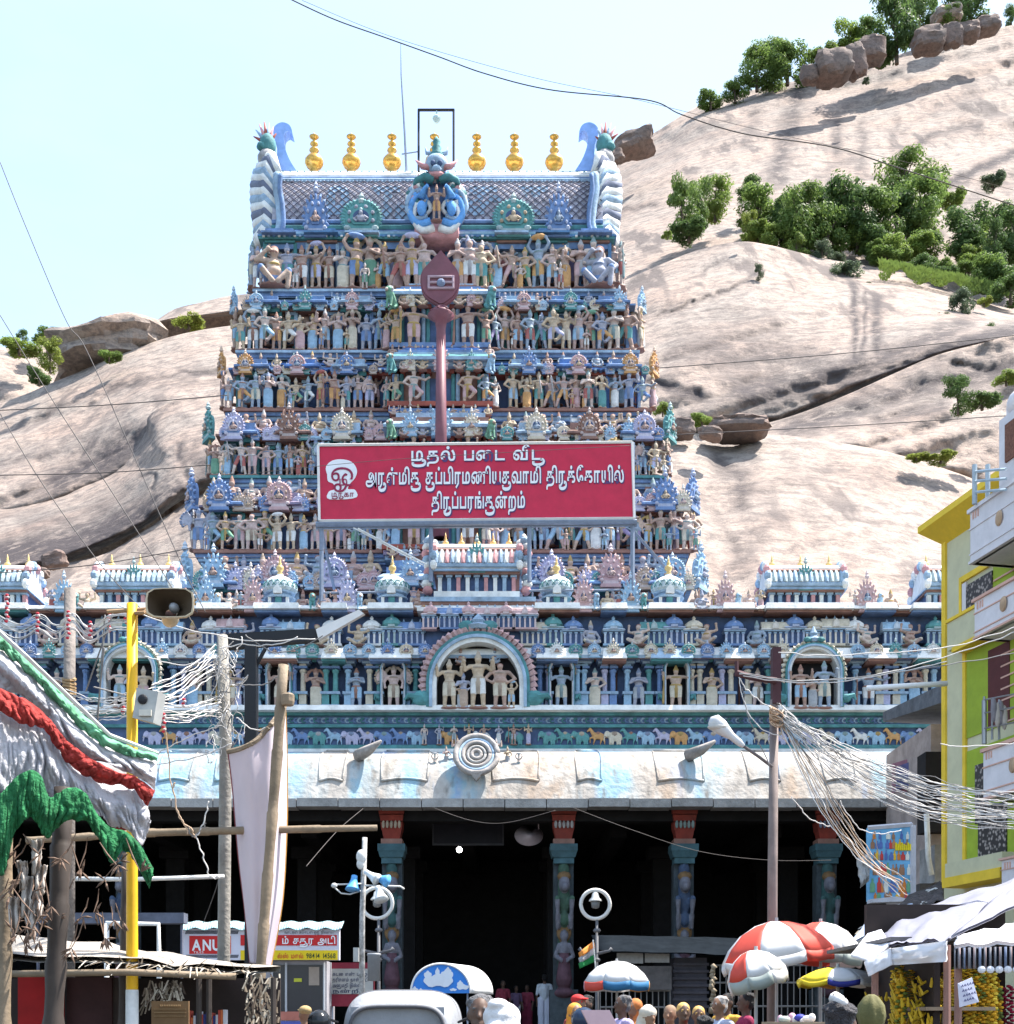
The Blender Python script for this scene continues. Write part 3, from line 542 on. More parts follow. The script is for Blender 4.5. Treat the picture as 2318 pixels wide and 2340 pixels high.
band = [  # u, v(foot), w, h, kind, leaf : the wooded ledge
    (1560, 540, 70, 115, 2, 0), (1600, 520, 60, 110, 0, 0), (1635, 500, 80, 90, 0, 2), (1575, 548, 90, 60, 3, 1), (1716, 452, 58, 56, 1, 1), (1735, 512, 100, 78, 0, 0), (1712, 556, 40, 66, 2, 4),
    (1800, 530, 100, 90, 1, 1), (1830, 570, 100, 130, 2, 0), (1790, 552, 60, 60, 3, 3), (1860, 480, 80, 60, 3, 1), (1905, 500, 60, 70, 1, 3), (1925, 555, 110, 140, 0, 1), (1890, 575, 90, 120, 4, 0), (1960, 565, 90, 120, 2, 1), (2000, 560, 100, 120, 4, 0),
    (2010, 580, 90, 90, 3, 1), (2060, 500, 110, 130, 2, 0), (2105, 545, 120, 130, 0, 0), (2050, 545, 110, 110, 1, 1), (2130, 470, 110, 90, 4, 0), (2180, 475, 60, 60, 3, 2), (2105, 590, 90, 60, 3, 2), (2110, 632, 56, 56, 1, 1), (2160, 640, 60, 44, 3, 1), (2210, 580, 110, 110, 0, 1),
    (2290, 560, 100, 100, 1, 1), (2275, 620, 50, 100, 2, 1), (2215, 600, 60, 60, 3, 2), (2290, 660, 120, 80, 3, 1), (2310, 690, 90, 70, 1, 1), (2260, 660, 90, 70, 0, 0), (2330, 600, 90, 110, 2, 1), (2270, 430, 60, 50, 3, 3),
    (1880, 598, 46, 56, 1, 3), (1915, 600, 36, 36, 3, 3), (1930, 650, 76, 58, 1, 3), (1970, 675, 46, 50, 3, 3), (1820, 590, 40, 56, 4, 2), (1840, 585, 30, 30, 3, 0), (1960, 560, 60, 70, 1, 2), (2050, 600, 70, 60, 0, 2), (2005, 590, 60, 50, 3, 0)]
spots = ['at the left end of the ledge thicket', 'behind the left end of the thicket', 'beside the ledge path', 'low in front of the left pair', 'alone on the bare rock above the thicket', 'rounded, right of the bare rock tree', 'pale and thin on the ledge rim']
where = lambda u, v: 'near the tower side' if u < 1760 else 'in the middle' if u < 2000 else 'toward the right' if u < 2200 else 'at the right end'
sizes = lambda w, h: 'tall' if h > 1.2 * w else 'low spreading' if h < .85 * w else 'rounded'
tone = ['fresh green', 'dark green', 'bright green', 'dull grey-green', 'pale yellow-green']
seen = {}
for i, (u, v, w, h, k, l) in enumerate(band):
    lb = '%s %s tree %s of the ledge thicket' % (sizes(w, h), tone[l], where(u, v)) if i >= len(spots) else '%s %s tree %s' % (sizes(w, h), tone[l], spots[i])
    seen[lb] = seen.get(lb, 0) + 1
    if seen[lb] > 1: lb = lb.replace(' of the ledge', ', %s from left, of the ledge' % ('second', 'third', 'fourth', 'fifth', 'sixth', 'seventh')[seen[lb] - 2])
    tree(u, v + 3, w * 1.16, h * 1.02, 171 + (640 - v) * .16, lb, k, l, group='trees of the wooded ledge')
rbush = random.Random(77)
for i in range(34):
    u = rbush.uniform(1700, 2320); v = 505 + (u - 1700) * .17 + rbush.uniform(-25, 55); w = rbush.uniform(55, 95)
    tree(u, v, w, w * rbush.uniform(.5, .75), 171 + (640 - v) * .16, 'low green bush filling the ledge thicket', rbush.choice((1, 3, 3)), rbush.choice((0, 0, 1, 2)), name='shrub', cat='shrub', group='bushes filling the ledge thicket')
for (u, v, w, h, Y, k, l, lb) in [
    (1625, 250, 66, 50, 300, 3, 0, 'small tree at the lower end of the skyline tree row'), (1680, 232, 66, 48, 300, 1, 0, 'second low tree of the skyline row'), (1730, 205, 90, 80, 300, 0, 0, 'bushy light tree where the skyline row grows taller'),
    (1800, 190, 110, 90, 300, 1, 0, 'widest bushy tree left of the boulder pile'), (1765, 200, 70, 90, 305, 2, 0, 'tall tree behind the bushy pair on the skyline'), (1880, 155, 80, 60, 300, 3, 2, 'bright tree above the boulder pile'), (1935, 130, 90, 60, 305, 0, 2, 'bright tree higher above the boulder pile'),
    (1990, 110, 80, 70, 305, 1, 0, 'leafy tree left of the dark skyline tree'), (2050, 138, 120, 150, 285, 0, 1, 'big dark tree between the boulder pile and the crest row'), (2010, 150, 80, 80, 286, 3, 1, 'dark shrub at the foot of the big skyline tree'), (2100, 70, 90, 90, 310, 4, 1, 'spreading dark tree behind the crest row'),
    (2110, 30, 60, 60, 320, 1, 1, 'dark treetop at the upper frame edge, left'), (2220, 70, 100, 80, 310, 0, 1, 'tree behind the right crest blocks'), (2205, 30, 110, 90, 320, 2, 1, 'tall summit tree at the upper frame edge, right'), (2170, 65, 70, 50, 300, 3, 0, 'low bush behind the second crest block'), (2312, 60, 40, 50, 320, 1, 1, 'dark tree cut by the right frame edge'),
    (1980, 192, 20, 16, 255, 3, 3, 'tiny tuft on the bare upper slope'), (2200, 730, 60, 70, 150, 1, 3, 'grey shrub rooted in the diagonal crack'), (2150, 745, 44, 44, 148, 3, 3, 'small shrub left of the grey crack shrub'), (2250, 700, 40, 30, 152, 3, 4, 'pale tuft above the crack shrubs'),
    (2200, 800, 44, 30, 140, 3, 1, 'low dark bush in the crack lower right'), (2265, 775, 36, 36, 138, 1, 1, 'small dark bush on the right crack edge'), (2190, 945, 70, 70, 106, 2, 1, 'leaning dark tree with bare trunk on the lower right rock'), (2245, 935, 90, 46, 106, 3, 1, 'drooping dark branches beside the leaning tree'), (2300, 880, 70, 40, 110, 3, 2, 'grass clump near the right house top'),
    (1735, 640, 22, 30, 160, 2, 3, 'dark sprig on the bulging lower dome'), (1650, 662, 22, 14, 160, 3, 1, 'tiny dark tuft left on the lower dome'), (1605, 975, 56, 40, 110, 3, 2, 'bright bush between the flat rocks'), (1515, 950, 50, 40, 112, 3, 2, 'bright bush right beside the tower edge'), (2150, 1058, 80, 26, 104, 3, 4, 'grassy tuft on the pale slab near the yellow house'), (2095, 1052, 60, 20, 104, 3, 4, 'thin grass on the pale slab, left of the tuft'),
    (432, 752, 84, 40, 190, 3, 4, 'yellow-green bush under the flat skyline slab'), (45, 810, 100, 46, 200, 3, 2, 'bright bush on the far left skyline'), (112, 792, 80, 44, 210, 3, 0, 'green bush behind the far left bush'), (52, 782, 30, 30, 212, 1, 1, 'small dark sprig on the left skyline'), (250, 826, 60, 34, 172, 3, 0, 'grey-green bush in front of the big left boulder'), (115, 850, 60, 60, 176, 2, 4, 'yellowish bush in the left cleft'), (90, 880, 60, 50, 170, 3, 1, 'dark bush deep in the left cleft'), (1700, 545, 20, 14, 170, 3, 2, 'single green tuft on the ledge crack'), (1525, 545, 30, 16, 160, 3, 2, 'low tuft left of the ledge thicket')]:
    tree(u, v, w * 1.1, h * 1.1, Y, lb, k, l, name='tree' if h > 45 else 'shrub', cat='tree' if h > 45 else 'shrub')
gr = MB(); rnd = random.Random(5)
for i in range(2600):
    u = rnd.uniform(2010, 2310); v = 590 + (u - 2010) * .20 + rnd.uniform(0, 60) * (.5 + .5 * noise.noise(Vector((u / 40, 0, 0)))); Y = 165 + rnd.random() * 3; x, y, z = P(u, v, Y); hh = .1 + .3 * rnd.random(); dx = rnd.gauss(0, .25)
    gr.add([(x - .12, y, z - .2), (x + .12, y, z - .2), (x + dx, y - .1, z + hh)], [(0, 1, 2)])
gr.build('grass', LEAFS[2], kind='stuff', label='bright grass under the ledge trees', cat='grass')

GROUND = mk('asphalt', (.07, .066, .062), .3, .9, 1.5, .3, 30, grime=.3, gcol=(.14, .12, .10))
g = MB(); g.box(-600, 600, -40, 900, -.5, 0); g.build('ground', GROUND, kind='structure', label='street and ground at the foot of the temple', org=(0, 0, 0))
# ---------------------------------------------------------------- temple tower (gopuram)
UC = 1008
tower = thing('temple_tower', 'tapering temple tower crowded with painted statues under a barrel roof', 'temple tower', (XU(UC, 52), 53, 0))
TM = [PAINT, SKYB, BLUE, TEAL, NAVY, WHITE, BROWN, RED]
TIERS = [  # ledge v, statue top v, next ledge v, uL, uR, Y, colour, step colours, palettes
    (1402, 1345, 1258, 425, 1600, 48.6, (.22, .36, .58), (1, 4, 2, 7), ('sky', 'pink', 'lav', 'pink')),
    (1258, 1165, 1087, 440, 1582, 49.4, (.26, .22, .32), (2, 6, 1, 3), ('blue', 'pink', 'tan', 'sky')),
    (1087, 1003, 934, 478, 1530, 50.2, (.30, .17, .14), (6, 4, 6, 2), ('lav', 'brown', 'cream', 'lav', 'teal')),
    (934, 852, 801, 508, 1494, 51.0, (.11, .22, .50), (2, 4, 2, 1), ('orange', 'pink', 'blue', 'brown')),
    (801, 706, 661, 536, 1466, 51.8, (.16, .26, .46), (1, 4, 2, 1), ('sky', 'teal', 'pink')),
    (661, 548, 520, 575, 1422, 52.6, (.10, .22, .40), (3, 2, 4, 1), ('sky', 'teal', 'blue'))]
def stat(par, u, v, hpx, Y, me, color, rot=0, name='statue', w=1.0):
    k = Y / F; h = hpx * k / 1.06; o = inst(name, me, P(u, v, Y), par, rot, (h * w, h, h), color); return o
CLOTH = ('blue', 'sky', 'teal', 'pink', 'orange', 'white', 'purple', 'green', 'red', 'cream', 'white', 'lav', 'sky')
rt = random.Random(11); TOBJ = []
for ti, (vl, vs, vn, uL, uR, Y, colr, steps, gp) in enumerate(TIERS):
    b = MB(); Yw = Y + .8; Yn = TIERS[ti + 1][5] if ti + 1 < len(TIERS) else Y + .9; k = Y / F
    zl = ZV(vl, Y - .2); zs = ZV(vs, Yw - .4); zn = ZV(vn, Yn - .2) - .12; x0, x1 = XU(uL + 6, Y), XU(uR - 6, Y); back = Y + 11 - ti * .9
    b.box(x0 + .55, x1 - .55, Yw, back, zl, zn, 4)                                           # wall
    b.box(x0 - .02, x1 + .02, Y - .25, back + .3, zl - .10, zl, 6 if ti in (1, 3) else 3 if ti == 2 else 1)   # ledge
    b.box(x0 + .05, x1 - .05, Y - .14, back + .2, zl - .24, zl - .10, 2); b.box(x0 + .12, x1 - .12, Y - .05, back + .15, zl - .36, zl - .24, 1)
    # pilasters
    n = int((x1 - x0 - 1.2) / .78); 
    for i in range(n + 1):
        x = x0 + .65 + (x1 - x0 - 1.3) * i / n; m = (1, 2, 3, 1, 0)[i % 5]; pw = .09
        b.box(x - pw, x + pw, Yw - .2, Yw + .02, zl, zs - .1, m); b.box(x - pw * 1.5, x + pw * 1.5, Yw - .26, Yw + .02, zl, zl + .22, 2)
        b.box(x - pw * 1.7, x + pw * 1.7, Yw - .28, Yw + .02, zs - .34, zs - .22, m); b.box(x - pw * 2.2, x + pw * 2.2, Yw - .36, Yw + .02, zs - .22, zs - .1, 6 if i % 2 else 1)
    # eave and stepped roof of the storey
    b.box(x0 + .35, x1 - .35, Yw - .42, back, zs - .1, zs + .03, 6 if ti != 3 else 7); b.box(x0 + .1, x1 - .1, Yw - .62, back + .1, zs + .03, zs + .10, 0); b.box(x0 + .12, x1 - .12, Yw - .60, back + .1, zs + .10, zs + .2, steps[0], .16, .18)
    hz = zn - zs - .2; ns = 4
    for j in range(ns):
        za = zs + .2 + hz * j / ns; zb = zs + .2 + hz * (j + 1) / ns; yj = lerp(Yw - .12, Yn + .12, j / (ns - 1)); xi = .38 + .10 * j
        b.box(x0 + xi, x1 - xi, yj, back, za, zb - .04, steps[j % 4] if j % 2 else 0); b.box(x0 + xi - .06, x1 - xi + .06, yj - .09, back, zb - .07, zb, (1, 0, 2, 1)[j])
    # projecting bays
    half = (x1 - x0) / 2; xc = (x0 + x1) / 2; bays = [-.93, -.68, -.44, .44, .68, .93]
    for q, fx in enumerate(bays):
        bx = xc + fx * (half - .5); bw = .62; m = (2, 0, 1, 1, 0, 2)[q]
        b.box(bx - bw, bx + bw, Yw - .5, Yw + .1, zs - .16, zs + .04, 6 if q % 2 else 3); b.box(bx - bw * 1.12, bx + bw * 1.12, Yw - .86, Yw, zs + .04, zs + .12, m); b.box(bx - bw * 1.1, bx + bw * 1.1, Yw - .84, Yw, zs + .12, zs + .22, m, .12, .14)
        for j in range(3):
            za = zs + .22 + hz * j / 3; zb = zs + .22 + hz * (j + 1) / 3 - .02
            b.box(bx - bw * (.92 - .1 * j), bx + bw * (.92 - .1 * j), lerp(Yw - .66, Yn + .0, j / 2), Yn + .6, za, zb, m if j % 2 == 0 else (4, 5, 6)[q % 3])
        for s in (-1, 1): b.box(bx + s * bw - .07, bx + s * bw + .07, Yw - .42, Yw, zl, zs - .12, (3, 1, 0)[q % 3])
    # dentil row under the eave
    nd = int((x1 - x0) / .22)
    for i in range(nd):
        x = x0 + .3 + (x1 - x0 - .6) * i / nd; b.box(x, x + .10, Yw - .66, Yw - .3, zs - .02, zs + .055, (5, 1, 0)[i % 3])
    # central doorway bay
    if ti < 5:
        cx = XU(1008, Y); bw = 128 * k - ti * .10; yf = Y - .75; 
        b.box(cx - bw, cx + bw, yf + .55, Yw, zl, zs, 6 if ti % 2 else 4); b.box(cx - .42, cx + .42, yf + .50, yf + .56, zl, zs - .55, 4)
        b.box(cx - bw - .15, cx + bw + .15, yf - .05, Yw, zl - .16, zl + .02, 7 if ti % 2 else 2); b.box(cx - bw - .1, cx + bw + .1, yf + .05, Yw, zl - .34, zl - .16, 0); b.box(cx - bw - .05, cx + bw + .05, yf + .15, Yw, zl - .5, zl - .34, 7 if ti == 3 else 1)
        for s in (-1, 1):
            for d, m in ((.50, 3), (.68, 1), (1.52, 3), (1.7, 1), (bw - .1, 2)):
                if d > bw: continue
                b.tube([(cx + s * d, yf + .45, zl), (cx + s * d, yf + .45, zs - .3)], .085, 8, m); b.box(cx + s * d - .14, cx + s * d + .14, yf + .32, yf + .6, zs - .42, zs - .26, 7); b.box(cx + s * d - .14, cx + s * d + .14, yf + .32, yf + .6, zl, zl + .2, 1)
        b.box(cx - bw - .05, cx + bw + .05, yf + .1, Yw, zs - .26, zs - .1, 1); b.box(cx - bw - .2, cx + bw + .2, yf - .12, Yw, zs - .1, zs + .02, 1); b.box(cx - bw - .2, cx + bw + .2, yf - .12, Yw, zs + .02, zs + .2, 3 if ti % 2 else 1, .2, .2)
        for j in range(4):
            za = zs + .2 + (hz + .1) * j / 4; b.box(cx - bw + .15 * j + .1, cx + bw - .15 * j - .1, yf + .25 + .2 * j, Yn + .2, za, za + (hz + .1) / 4 - .03, (2, 0, 6, 1)[(j + ti) % 4])
    t = b.build('storey', TM, tower, color=colr); TOBJ.append(t)
    # standing statues along the ledge
    hpx = (vl - vs) * 1.02; step = 29 if ti not in (0, 5) else (50 if ti == 0 else 32); u = uL + 14; i = 0
    while u < uR - 8:
        if not (ti < 5 and 872 < u < 1146) and not (ti == 5 and 955 < u < 1045):
            me = rt.choice(STAND); f = rt.uniform(.84, 1.06); yy = Y - .02 + rt.uniform(-.05, .18)
            if ti == 5 and (i == 1 or u > uR - 62 and u < uR - 20): pass
            elif ti == 0:
                stat(t, u, vl + 2, hpx * 1.1, yy, rt.choice(SEAT), pal(*CLOTH), name='seated_statue')
            else:
                stat(t, u, vl + 1, hpx * f, yy, me, pal(*CLOTH), rt.uniform(-.35, .35), w=rt.uniform(1.05, 1.35))
                if rt.random() < .30: stat(t, u + 19, vl + 1, hpx * .55, yy - .12, rt.choice(STAND[:8]), pal(*CLOTH), rt.uniform(-.4, .4), name='attendant_statue')
            if ti and rt.random() < .85: stat(t, u + step * .5, vl - hpx * .10, hpx * rt.uniform(.80, .95), Yw - .12, rt.choice(STAND), pal(*CLOTH), rt.uniform(-.35, .35), name='rear_statue', w=1.15)
        u += step * rt.uniform(.9, 1.12); i += 1
    if ti == 5:
        for uu, s in ((uL + 52, 1), (uR - 52, -1)): stat(t, uu, vl, 128, Y - .1, GIANT, PALET['blue'], s * .25, name='seated_giant_statue')
    # figures and gables on the stepped roof
    vz = lerp(vs, vn, .25); hz_px = (vs - vn) * (.72 if ti else .9)
    if ti < 5:
        nn = 27 - ti
        for i in range(nn):
            uu = lerp(uL + 30, uR - 30, (i + .5) / nn) + rt.uniform(-5, 5)
            if 875 < uu < 1142: continue
            if rt.random() < .93: stat(t, uu, VH - (zs + .19 - HC) * F / (Yw - .36), hz / .96 * F / (Yw - .36) * rt.uniform(.95, 1.15), Yw - .36, rt.choice(SEAT), pal('grey', 'white', 'pink', 'blue', 'lav', 'tan'), rt.uniform(-.2, .2), name='seated_statue', w=1.15)
        for q in range(34):
            uu = lerp(uL + 16, uR - 16, (q + rt.random()) / 34); hh = (vs - vn) * Y / F * rt.uniform(.4, .62)
            if abs(uu - 1008) > 135: inst('small_gable', rt.choice(GABLE), P(uu, vs + 3, Yw - .66), t, 0, (hh, hh * .7, hh), pal('sky', 'blue', 'lav', 'pink', 'cream', 'teal', 'tan'))
        for q, fx in enumerate(bays):
            uu = lerp(uL, uR, .5 + fx * .48); kind = rt.choice(GABLE); kk = Y / F; hh = (vs - vn) * kk * (1.02 if ti else .95)
            inst('gable', kind, P(uu, vs + (2 if ti else -2), Yw - .80), t, 0, (hh * .82, hh * .8, hh * .92), PALET[gp[(q if q < 3 else 5 - q) % len(gp)]])
        for s, uu in ((-1, uL - 2), (1, uR + 2)):
            hh = (vs - vn) * Y / F; inst('gable', GABLE[1], P(uu, vs + 6, Y + .8), t, s * 1.0, (hh * .9, hh, hh * 1.0), PALET[gp[0] if ti != 2 else 'teal'])
        for du, sc_ in ((-70, .8), (0, 1.1), (70, .8)):
            hh = (vs - vn) * Y / F * sc_; inst('gable', GABLE[1], P(1008 + du, vs - 6, Y - .80), t, 0, (hh * .8, hh * .7, hh * .9), pal('sky', 'teal', 'cream', 'pink', 'white'))
        for q in range(9):
            stat(t, 1008 + (q - 4) * 27 + rt.uniform(-4, 4), vl + 16, hpx * .36, Y - .86, rt.choice(SEAT), pal('tan', 'pink', 'cream', 'sky', 'lav'), 0, name='ledge_figure', w=1.2) if abs(q - 4) > 0 else None
        # doorway guardians, lions
        yf = Y - .75
        for s in (-1, 1):
            stat(t, 1008 + s * 62, vl - 2, hpx * 1.12, yf + .05, STAND[(6, 3, 1, 4, 6)[ti]], pal('pink', 'orange', 'cream', 'white'), s * -.15, name='guardian_statue', w=1.2)
            stat(t, 1008 + s * 103, vl - 2, hpx * .92, yf + .2, rt.choice(STAND), pal(*CLOTH), s * .3, w=1.15); stat(t, 1008 + s * 124, vl - 2, hpx * .85, yf + .5, rt.choice(STAND), pal(*CLOTH), s * .5)
            stat(t, 1008 + s * 112, vs + 2, hpx * .62, yf - .15, LION, pal('teal', 'sky', 'green'), s * .6, name='lion_statue', w=1.2)
            stat(t, 1008 + s * 42, vs - 4, hpx * .5, yf + .0, SEAT[1], pal('tan', 'cream'), 0, name='seated_statue'); stat(t, 1008 + s * 84, vs - 4, hpx * .5, yf + .0, SEAT[0], pal('tan', 'pink'), 0, name='seated_statue')
    else:
        for s in (-1, 1):
            for d, f in ((38, 1.0), (66, 1.05), (92, .95)): stat(t, 1008 + s * d, vl, hpx * f, Y - .5, rt.choice(STAND), pal(*CLOTH), 0, w=1.15)
    # statues round the corners, on the flanks
    for s in (-1, 1):
        for j in range(2): stat(t, (uL + 2 if s < 0 else uR - 2), vl, hpx * .95, Y + .55 + j * 1.0, rt.choice(STAND), pal(*CLOTH), s * 1.3)
base = MB(); base.box(XU(425, 48.6), XU(1600, 48.6), 48.8, 60, 9.5, ZV(1402, 48.6) - .3, 0); base.build('base', [PAINT], tower, color=(.20, .28, .42))

# barrel roof
roof = MB(); Yc, A, z0 = 56.1, 2.75, ZV(538, 53.5); Bz = 3.75; xl, xr = XU(622, 53.4), XU(1378, 53.4)
def vp(x, th, off=0): return (x, Yc - (A + off) * math.cos(th), z0 + (Bz + off) * math.sin(th))
roof.grid(lambda s, t: vp(lerp(xl, xr, s), R(-4 + 188 * t)), 60, 40, 0, lambda s, t: 0 if t < .24 else 1)
VAULT = mk('vault_paint', (.46, .44, .50), .5, .8, 5, .2, 10, grime=.4)
ro = roof.build('barrel_roof', [VAULT, WHITE], tower, smooth=True)
m = MB()
for th, r, mi in ((-2, .20, 2), (3, .13, 1), (7, .10, 0), (46, .09, 3), (50, .07, 0), (54, .10, 2), (58, .14, 2), (64, .16, 2), (70, .14, 2), (82, .2, 2)):
    m.tube([vp(xl, R(th), .02), vp(xr, R(th), .02)], r, 6, mi)
m.box(xl - .3, xr + .3, 53.0, 59, z0 - .85, z0 - .55, 0); m.box(xl - .45, xr + .45, 52.8, 59.2, z0 - .55, z0 - .35, 1); m.box(xl - .3, xr + .3, 53.05, 59, z0 - .35, z0 - .1, 3); m.box(xl - .1, xr + .1, 53.2, 58.9, z0 - .1, z0 + .06, 0)
for i in range(90):
    x = lerp(xl, xr, (i + .5) / 90); m.ell(vp(x, R(61), .1), (.06, .06, .10), 6, 4, (2, 1)[i % 2]); m.ell(vp(x, R(44), .04), .05, 5, 4, 3)
m.build('moulding', [BLUE, TEAL, WHITE, SKYB], ro)
lat = MB()
for i in range(-9, 50):
    for s in (-1, 1):
        pts = []
        for j in range(9):
            th = lerp(9, 44, j / 8); x = xl + (xr - xl) * (i / 41) + s * lerp(0, 2.1, j / 8) + (0 if s > 0 else 2.1)
            if xl < x < xr: pts.append(vp(x, R(th), .05))
        if len(pts) > 1: lat.tube(pts, .022, 4, 0)
lat.build('lattice', [mk('lattice_slate', (.13, .12, .16), .3)], ro)
for ch, u in (('மு', 765), ('ரு', 890), ('க', 1108), ('ா', 1222)):
    tb, wd = text_mb(ch, 1.9, .10, 0); kx = XU(u, 53.4) - wd / 2; tb.v = [vp(kx + x, R(lerp(14, 42, z / 1.35)), .025) for x, y, z in tb.v]; tb.build('painted_letter', [SKYB], ro)
for u, c in ((722, 'blue'), (826, 'teal'), (1174, 'teal'), (1277, 'blue')):
    inst('gable', GABLE[1 if c == 'blue' else 2], P(u, 545, 52.85), ro, 0, (1.25 if c == 'blue' else 1.9, 1.5, 1.75), PALET[c])
fin = MB(); fin.lathe([(.30, -.9), (.32, -.1), (.20, 0), (.26, .10), (.14, .2), (.40, .34), (.50, .52), (.48, .66), (.34, .84), (.12, .94), (.08, 1.02), (.26, 1.14), (.24, 1.2), (.07, 1.3), (.07, 1.36), (.22, 1.46), (.20, 1.52), (.06, 1.6), (.06, 1.66), (.17, 1.76), (.26, 1.84), (.06, 1.9), (.02, 2.05)], (0, 0, 0), 14, 0)
fm = fin.mesh('finial', GOLD, True)
for u in (718, 803, 896, 993, 1090, 1176, 1267): inst('finial', fm, (XU(u, Yc), Yc, ZV(396, Yc)), ro, 0, (.82, .82, .86))
# end gables: curled horn, ribbed wing and lion mask
for s, ue in ((1, 604), (-1, 1390)):
    f = lambda u: ue + s * (u - 604)
    wing = MB(); 
    edge = [(636, 398), (634, 430), (640, 470), (642, 510), (632, 540), (612, 560)]; outer = [(612, 358), (588, 390), (580, 430), (582, 480), (588, 530), (584, 566)]
    for i in range(15):
        t = i / 14; a = curve(outer, t); c = curve(edge, t); pa = P(f(a[0]), a[1], 54.6); pc = P(f(c[0]), c[1], 53.6)
        mid = tuple((p + q) / 2 for p, q in zip(pa, pc)); wing.tube([pc, (mid[0], mid[1] - .35, mid[2] + .12), (pa[0], pa[1], pa[2] - .05), (pa[0] - s * .05, pa[1] + .3, pa[2] - .35)], [.17, .24, .2, .07], 7, (0, 2, 0, 1)[i % 4])
    wing.tube([P(f(u_), v_, 53.3) for u_, v_ in [curve(edge, i / 16) for i in range(17)]], .20, 7, 1); wing.tube([P(f(u_ + 6), v_, 53.1) for u_, v_ in [curve(edge, i / 16) for i in range(17)]], .10, 6, 3)
    wing.build('gable_wing', [WHITE, SKYB, mk('slate_paint', (.16, .18, .25), .3), BLUE], ro, smooth=True)
    hn = MB(); out = [(620, 400), (634, 376), (636, 345), (628, 318), (630, 300), (646, 290), (664, 296), (671, 314), (661, 309), (651, 318), (653, 344), (664, 374), (680, 400)]
    hn.prism([(P(f(u_), v_, 55.2)[0], P(f(u_), v_, 55.2)[2]) for u_, v_ in [curve(out, i / 40) for i in range(41)]], 54.9, 55.5, 0); hn.build('crescent_horn', [mk('horn_blue', (.26, .42, .80), .2, .6)], ro)
    hd = MB(); cx, cy, cz = P(f(612), 334, 54.6)
    hd.ell((cx, cy, cz), (.36, .4, .5), 10, 8, 0); hd.ell((cx - s * .22, cy - .2, cz - .15), (.22, .22, .18), 8, 6, 0); hd.ell((cx, cy - .1, cz - .62), (.42, .4, .4), 9, 7, 3)
    for i in range(7): a = R(20 + 25 * i); hd.tube([(cx, cy, cz + .1), (cx + math.cos(a) * .5 - s * .1, cy - .05, cz + .25 + math.sin(a) * .75)], [.14, .02], 5, (1, 2, 4)[i % 3])
    hd.build('lion_mask', [TEAL, RED, mk('rose_paint', (.6, .3, .3), .3), YEL, SKYB], ro, smooth=True)
# central lion-face crest with two peacocks
cr = MB(); K0 = 52.3; pk = lambda u, v, y=0: P(u, v, K0 + y); 
cr.box(*(XU(948, K0), XU(1048, K0)), K0 - .1, K0 + 1.6, ZV(545, K0), ZV(505, K0), 5); cr.prism([(pk(a, b)[0], pk(a, b)[2]) for a, b in ((958, 512), (1038, 512), (1060, 470), (1052, 420), (1020, 392), (976, 392), (944, 420), (936, 470))], K0, K0 + 1.4, 3)
for s in (-1, 1):
    q = lambda u: 998 + s * (u - 998)
    sp = [(1012, 506), (1040, 512), (1058, 486), (1050, 456), (1030, 446), (1020, 462), (1030, 476)]
    for off, mi, r in ((0, 0, .17), (-14, 1, .15), (12, 2, .13)): cr.tube([pk(q(u + off * .6), v - off, -.15) for u, v in [curve(sp, i / 18) for i in range(19)]], [r * (1 - .5 * i / 18) for i in range(19)], 6, mi)
    cr.ell(pk(q(1032), 476, -.3), (.20, .2, .30), 9, 7, 0); cr.tube([pk(q(1034), 452, -.35), pk(q(1024), 430, -.4), pk(q(1018), 424, -.5)], [.16, .10, .09], 6, 0)
    for i in range(9): a = R(-50 + 20 * i); cr.tube([pk(q(1044), 460, -.1), pk(q(1044 + 24 * math.cos(a)), 456 - 34 * math.sin(a), -.1)], [.07, .10], 5, (1, 4, 2)[i % 3])
    cr.tube([pk(q(1006), 410, -.2), pk(q(1026), 404, -.3), pk(q(1044), 412, -.2), pk(q(1052), 430, -.1)], [.2, .17, .13, .06], 6, 4)
    cr.tube([pk(q(1014), 382, -.2), pk(q(1030), 380, -.2), pk(q(1046), 366, -.1)], [.13, .12, .02], 6, 5); cr.ell(pk(q(1006), 372, -.45), .11, 8, 6, 3)
    cr.tube([pk(q(1008), 352), pk(q(1020), 350), pk(q(1024), 336)], [.09, .08, .02], 5, 2)
for i in range(30):
    a = R(-38 + 256 * i / 29); rr_ = 62 + 6 * math.sin(i * 2.1); cr.tube([pk(998 + 34 * math.cos(a), 455 - 36 * math.sin(a), .05), pk(998 + .8 * rr_ * math.cos(a), 452 - .82 * rr_ * math.sin(a), -.15), pk(998 + rr_ * math.cos(a), 450 - rr_ * math.sin(a), -.02)], [.05, .13, .02], 5, (0, 5, 4, 1, 5, 2)[i % 6])
cr.ell(pk(998, 376, -.1), (.46, .4, .40), 12, 8, 2); cr.ell(pk(998, 386, -.4), (.2, .2, .14), 8, 6, 2); cr.ell(pk(998, 400, -.3), (.34, .2, .12), 8, 6, 5)
cr.lathe([(.26, 0), (.3, .2), (.16, .35), (.2, .5), (.12, .62), (.16, .75), (.03, .95)], pk(998, 366), 8, 4)
co = cr.build('lion_face_crest', [mk('peacock_blue', (.14, .36, .72), .3), WHITE, SKYB, NAVY, TEAL, mk('rose_paint', (.6, .3, .3))], ro, smooth=True)
stat(co, 998, 505, 84, K0 - .45, STAND[3], PALET['orange'], name='crest_statue')
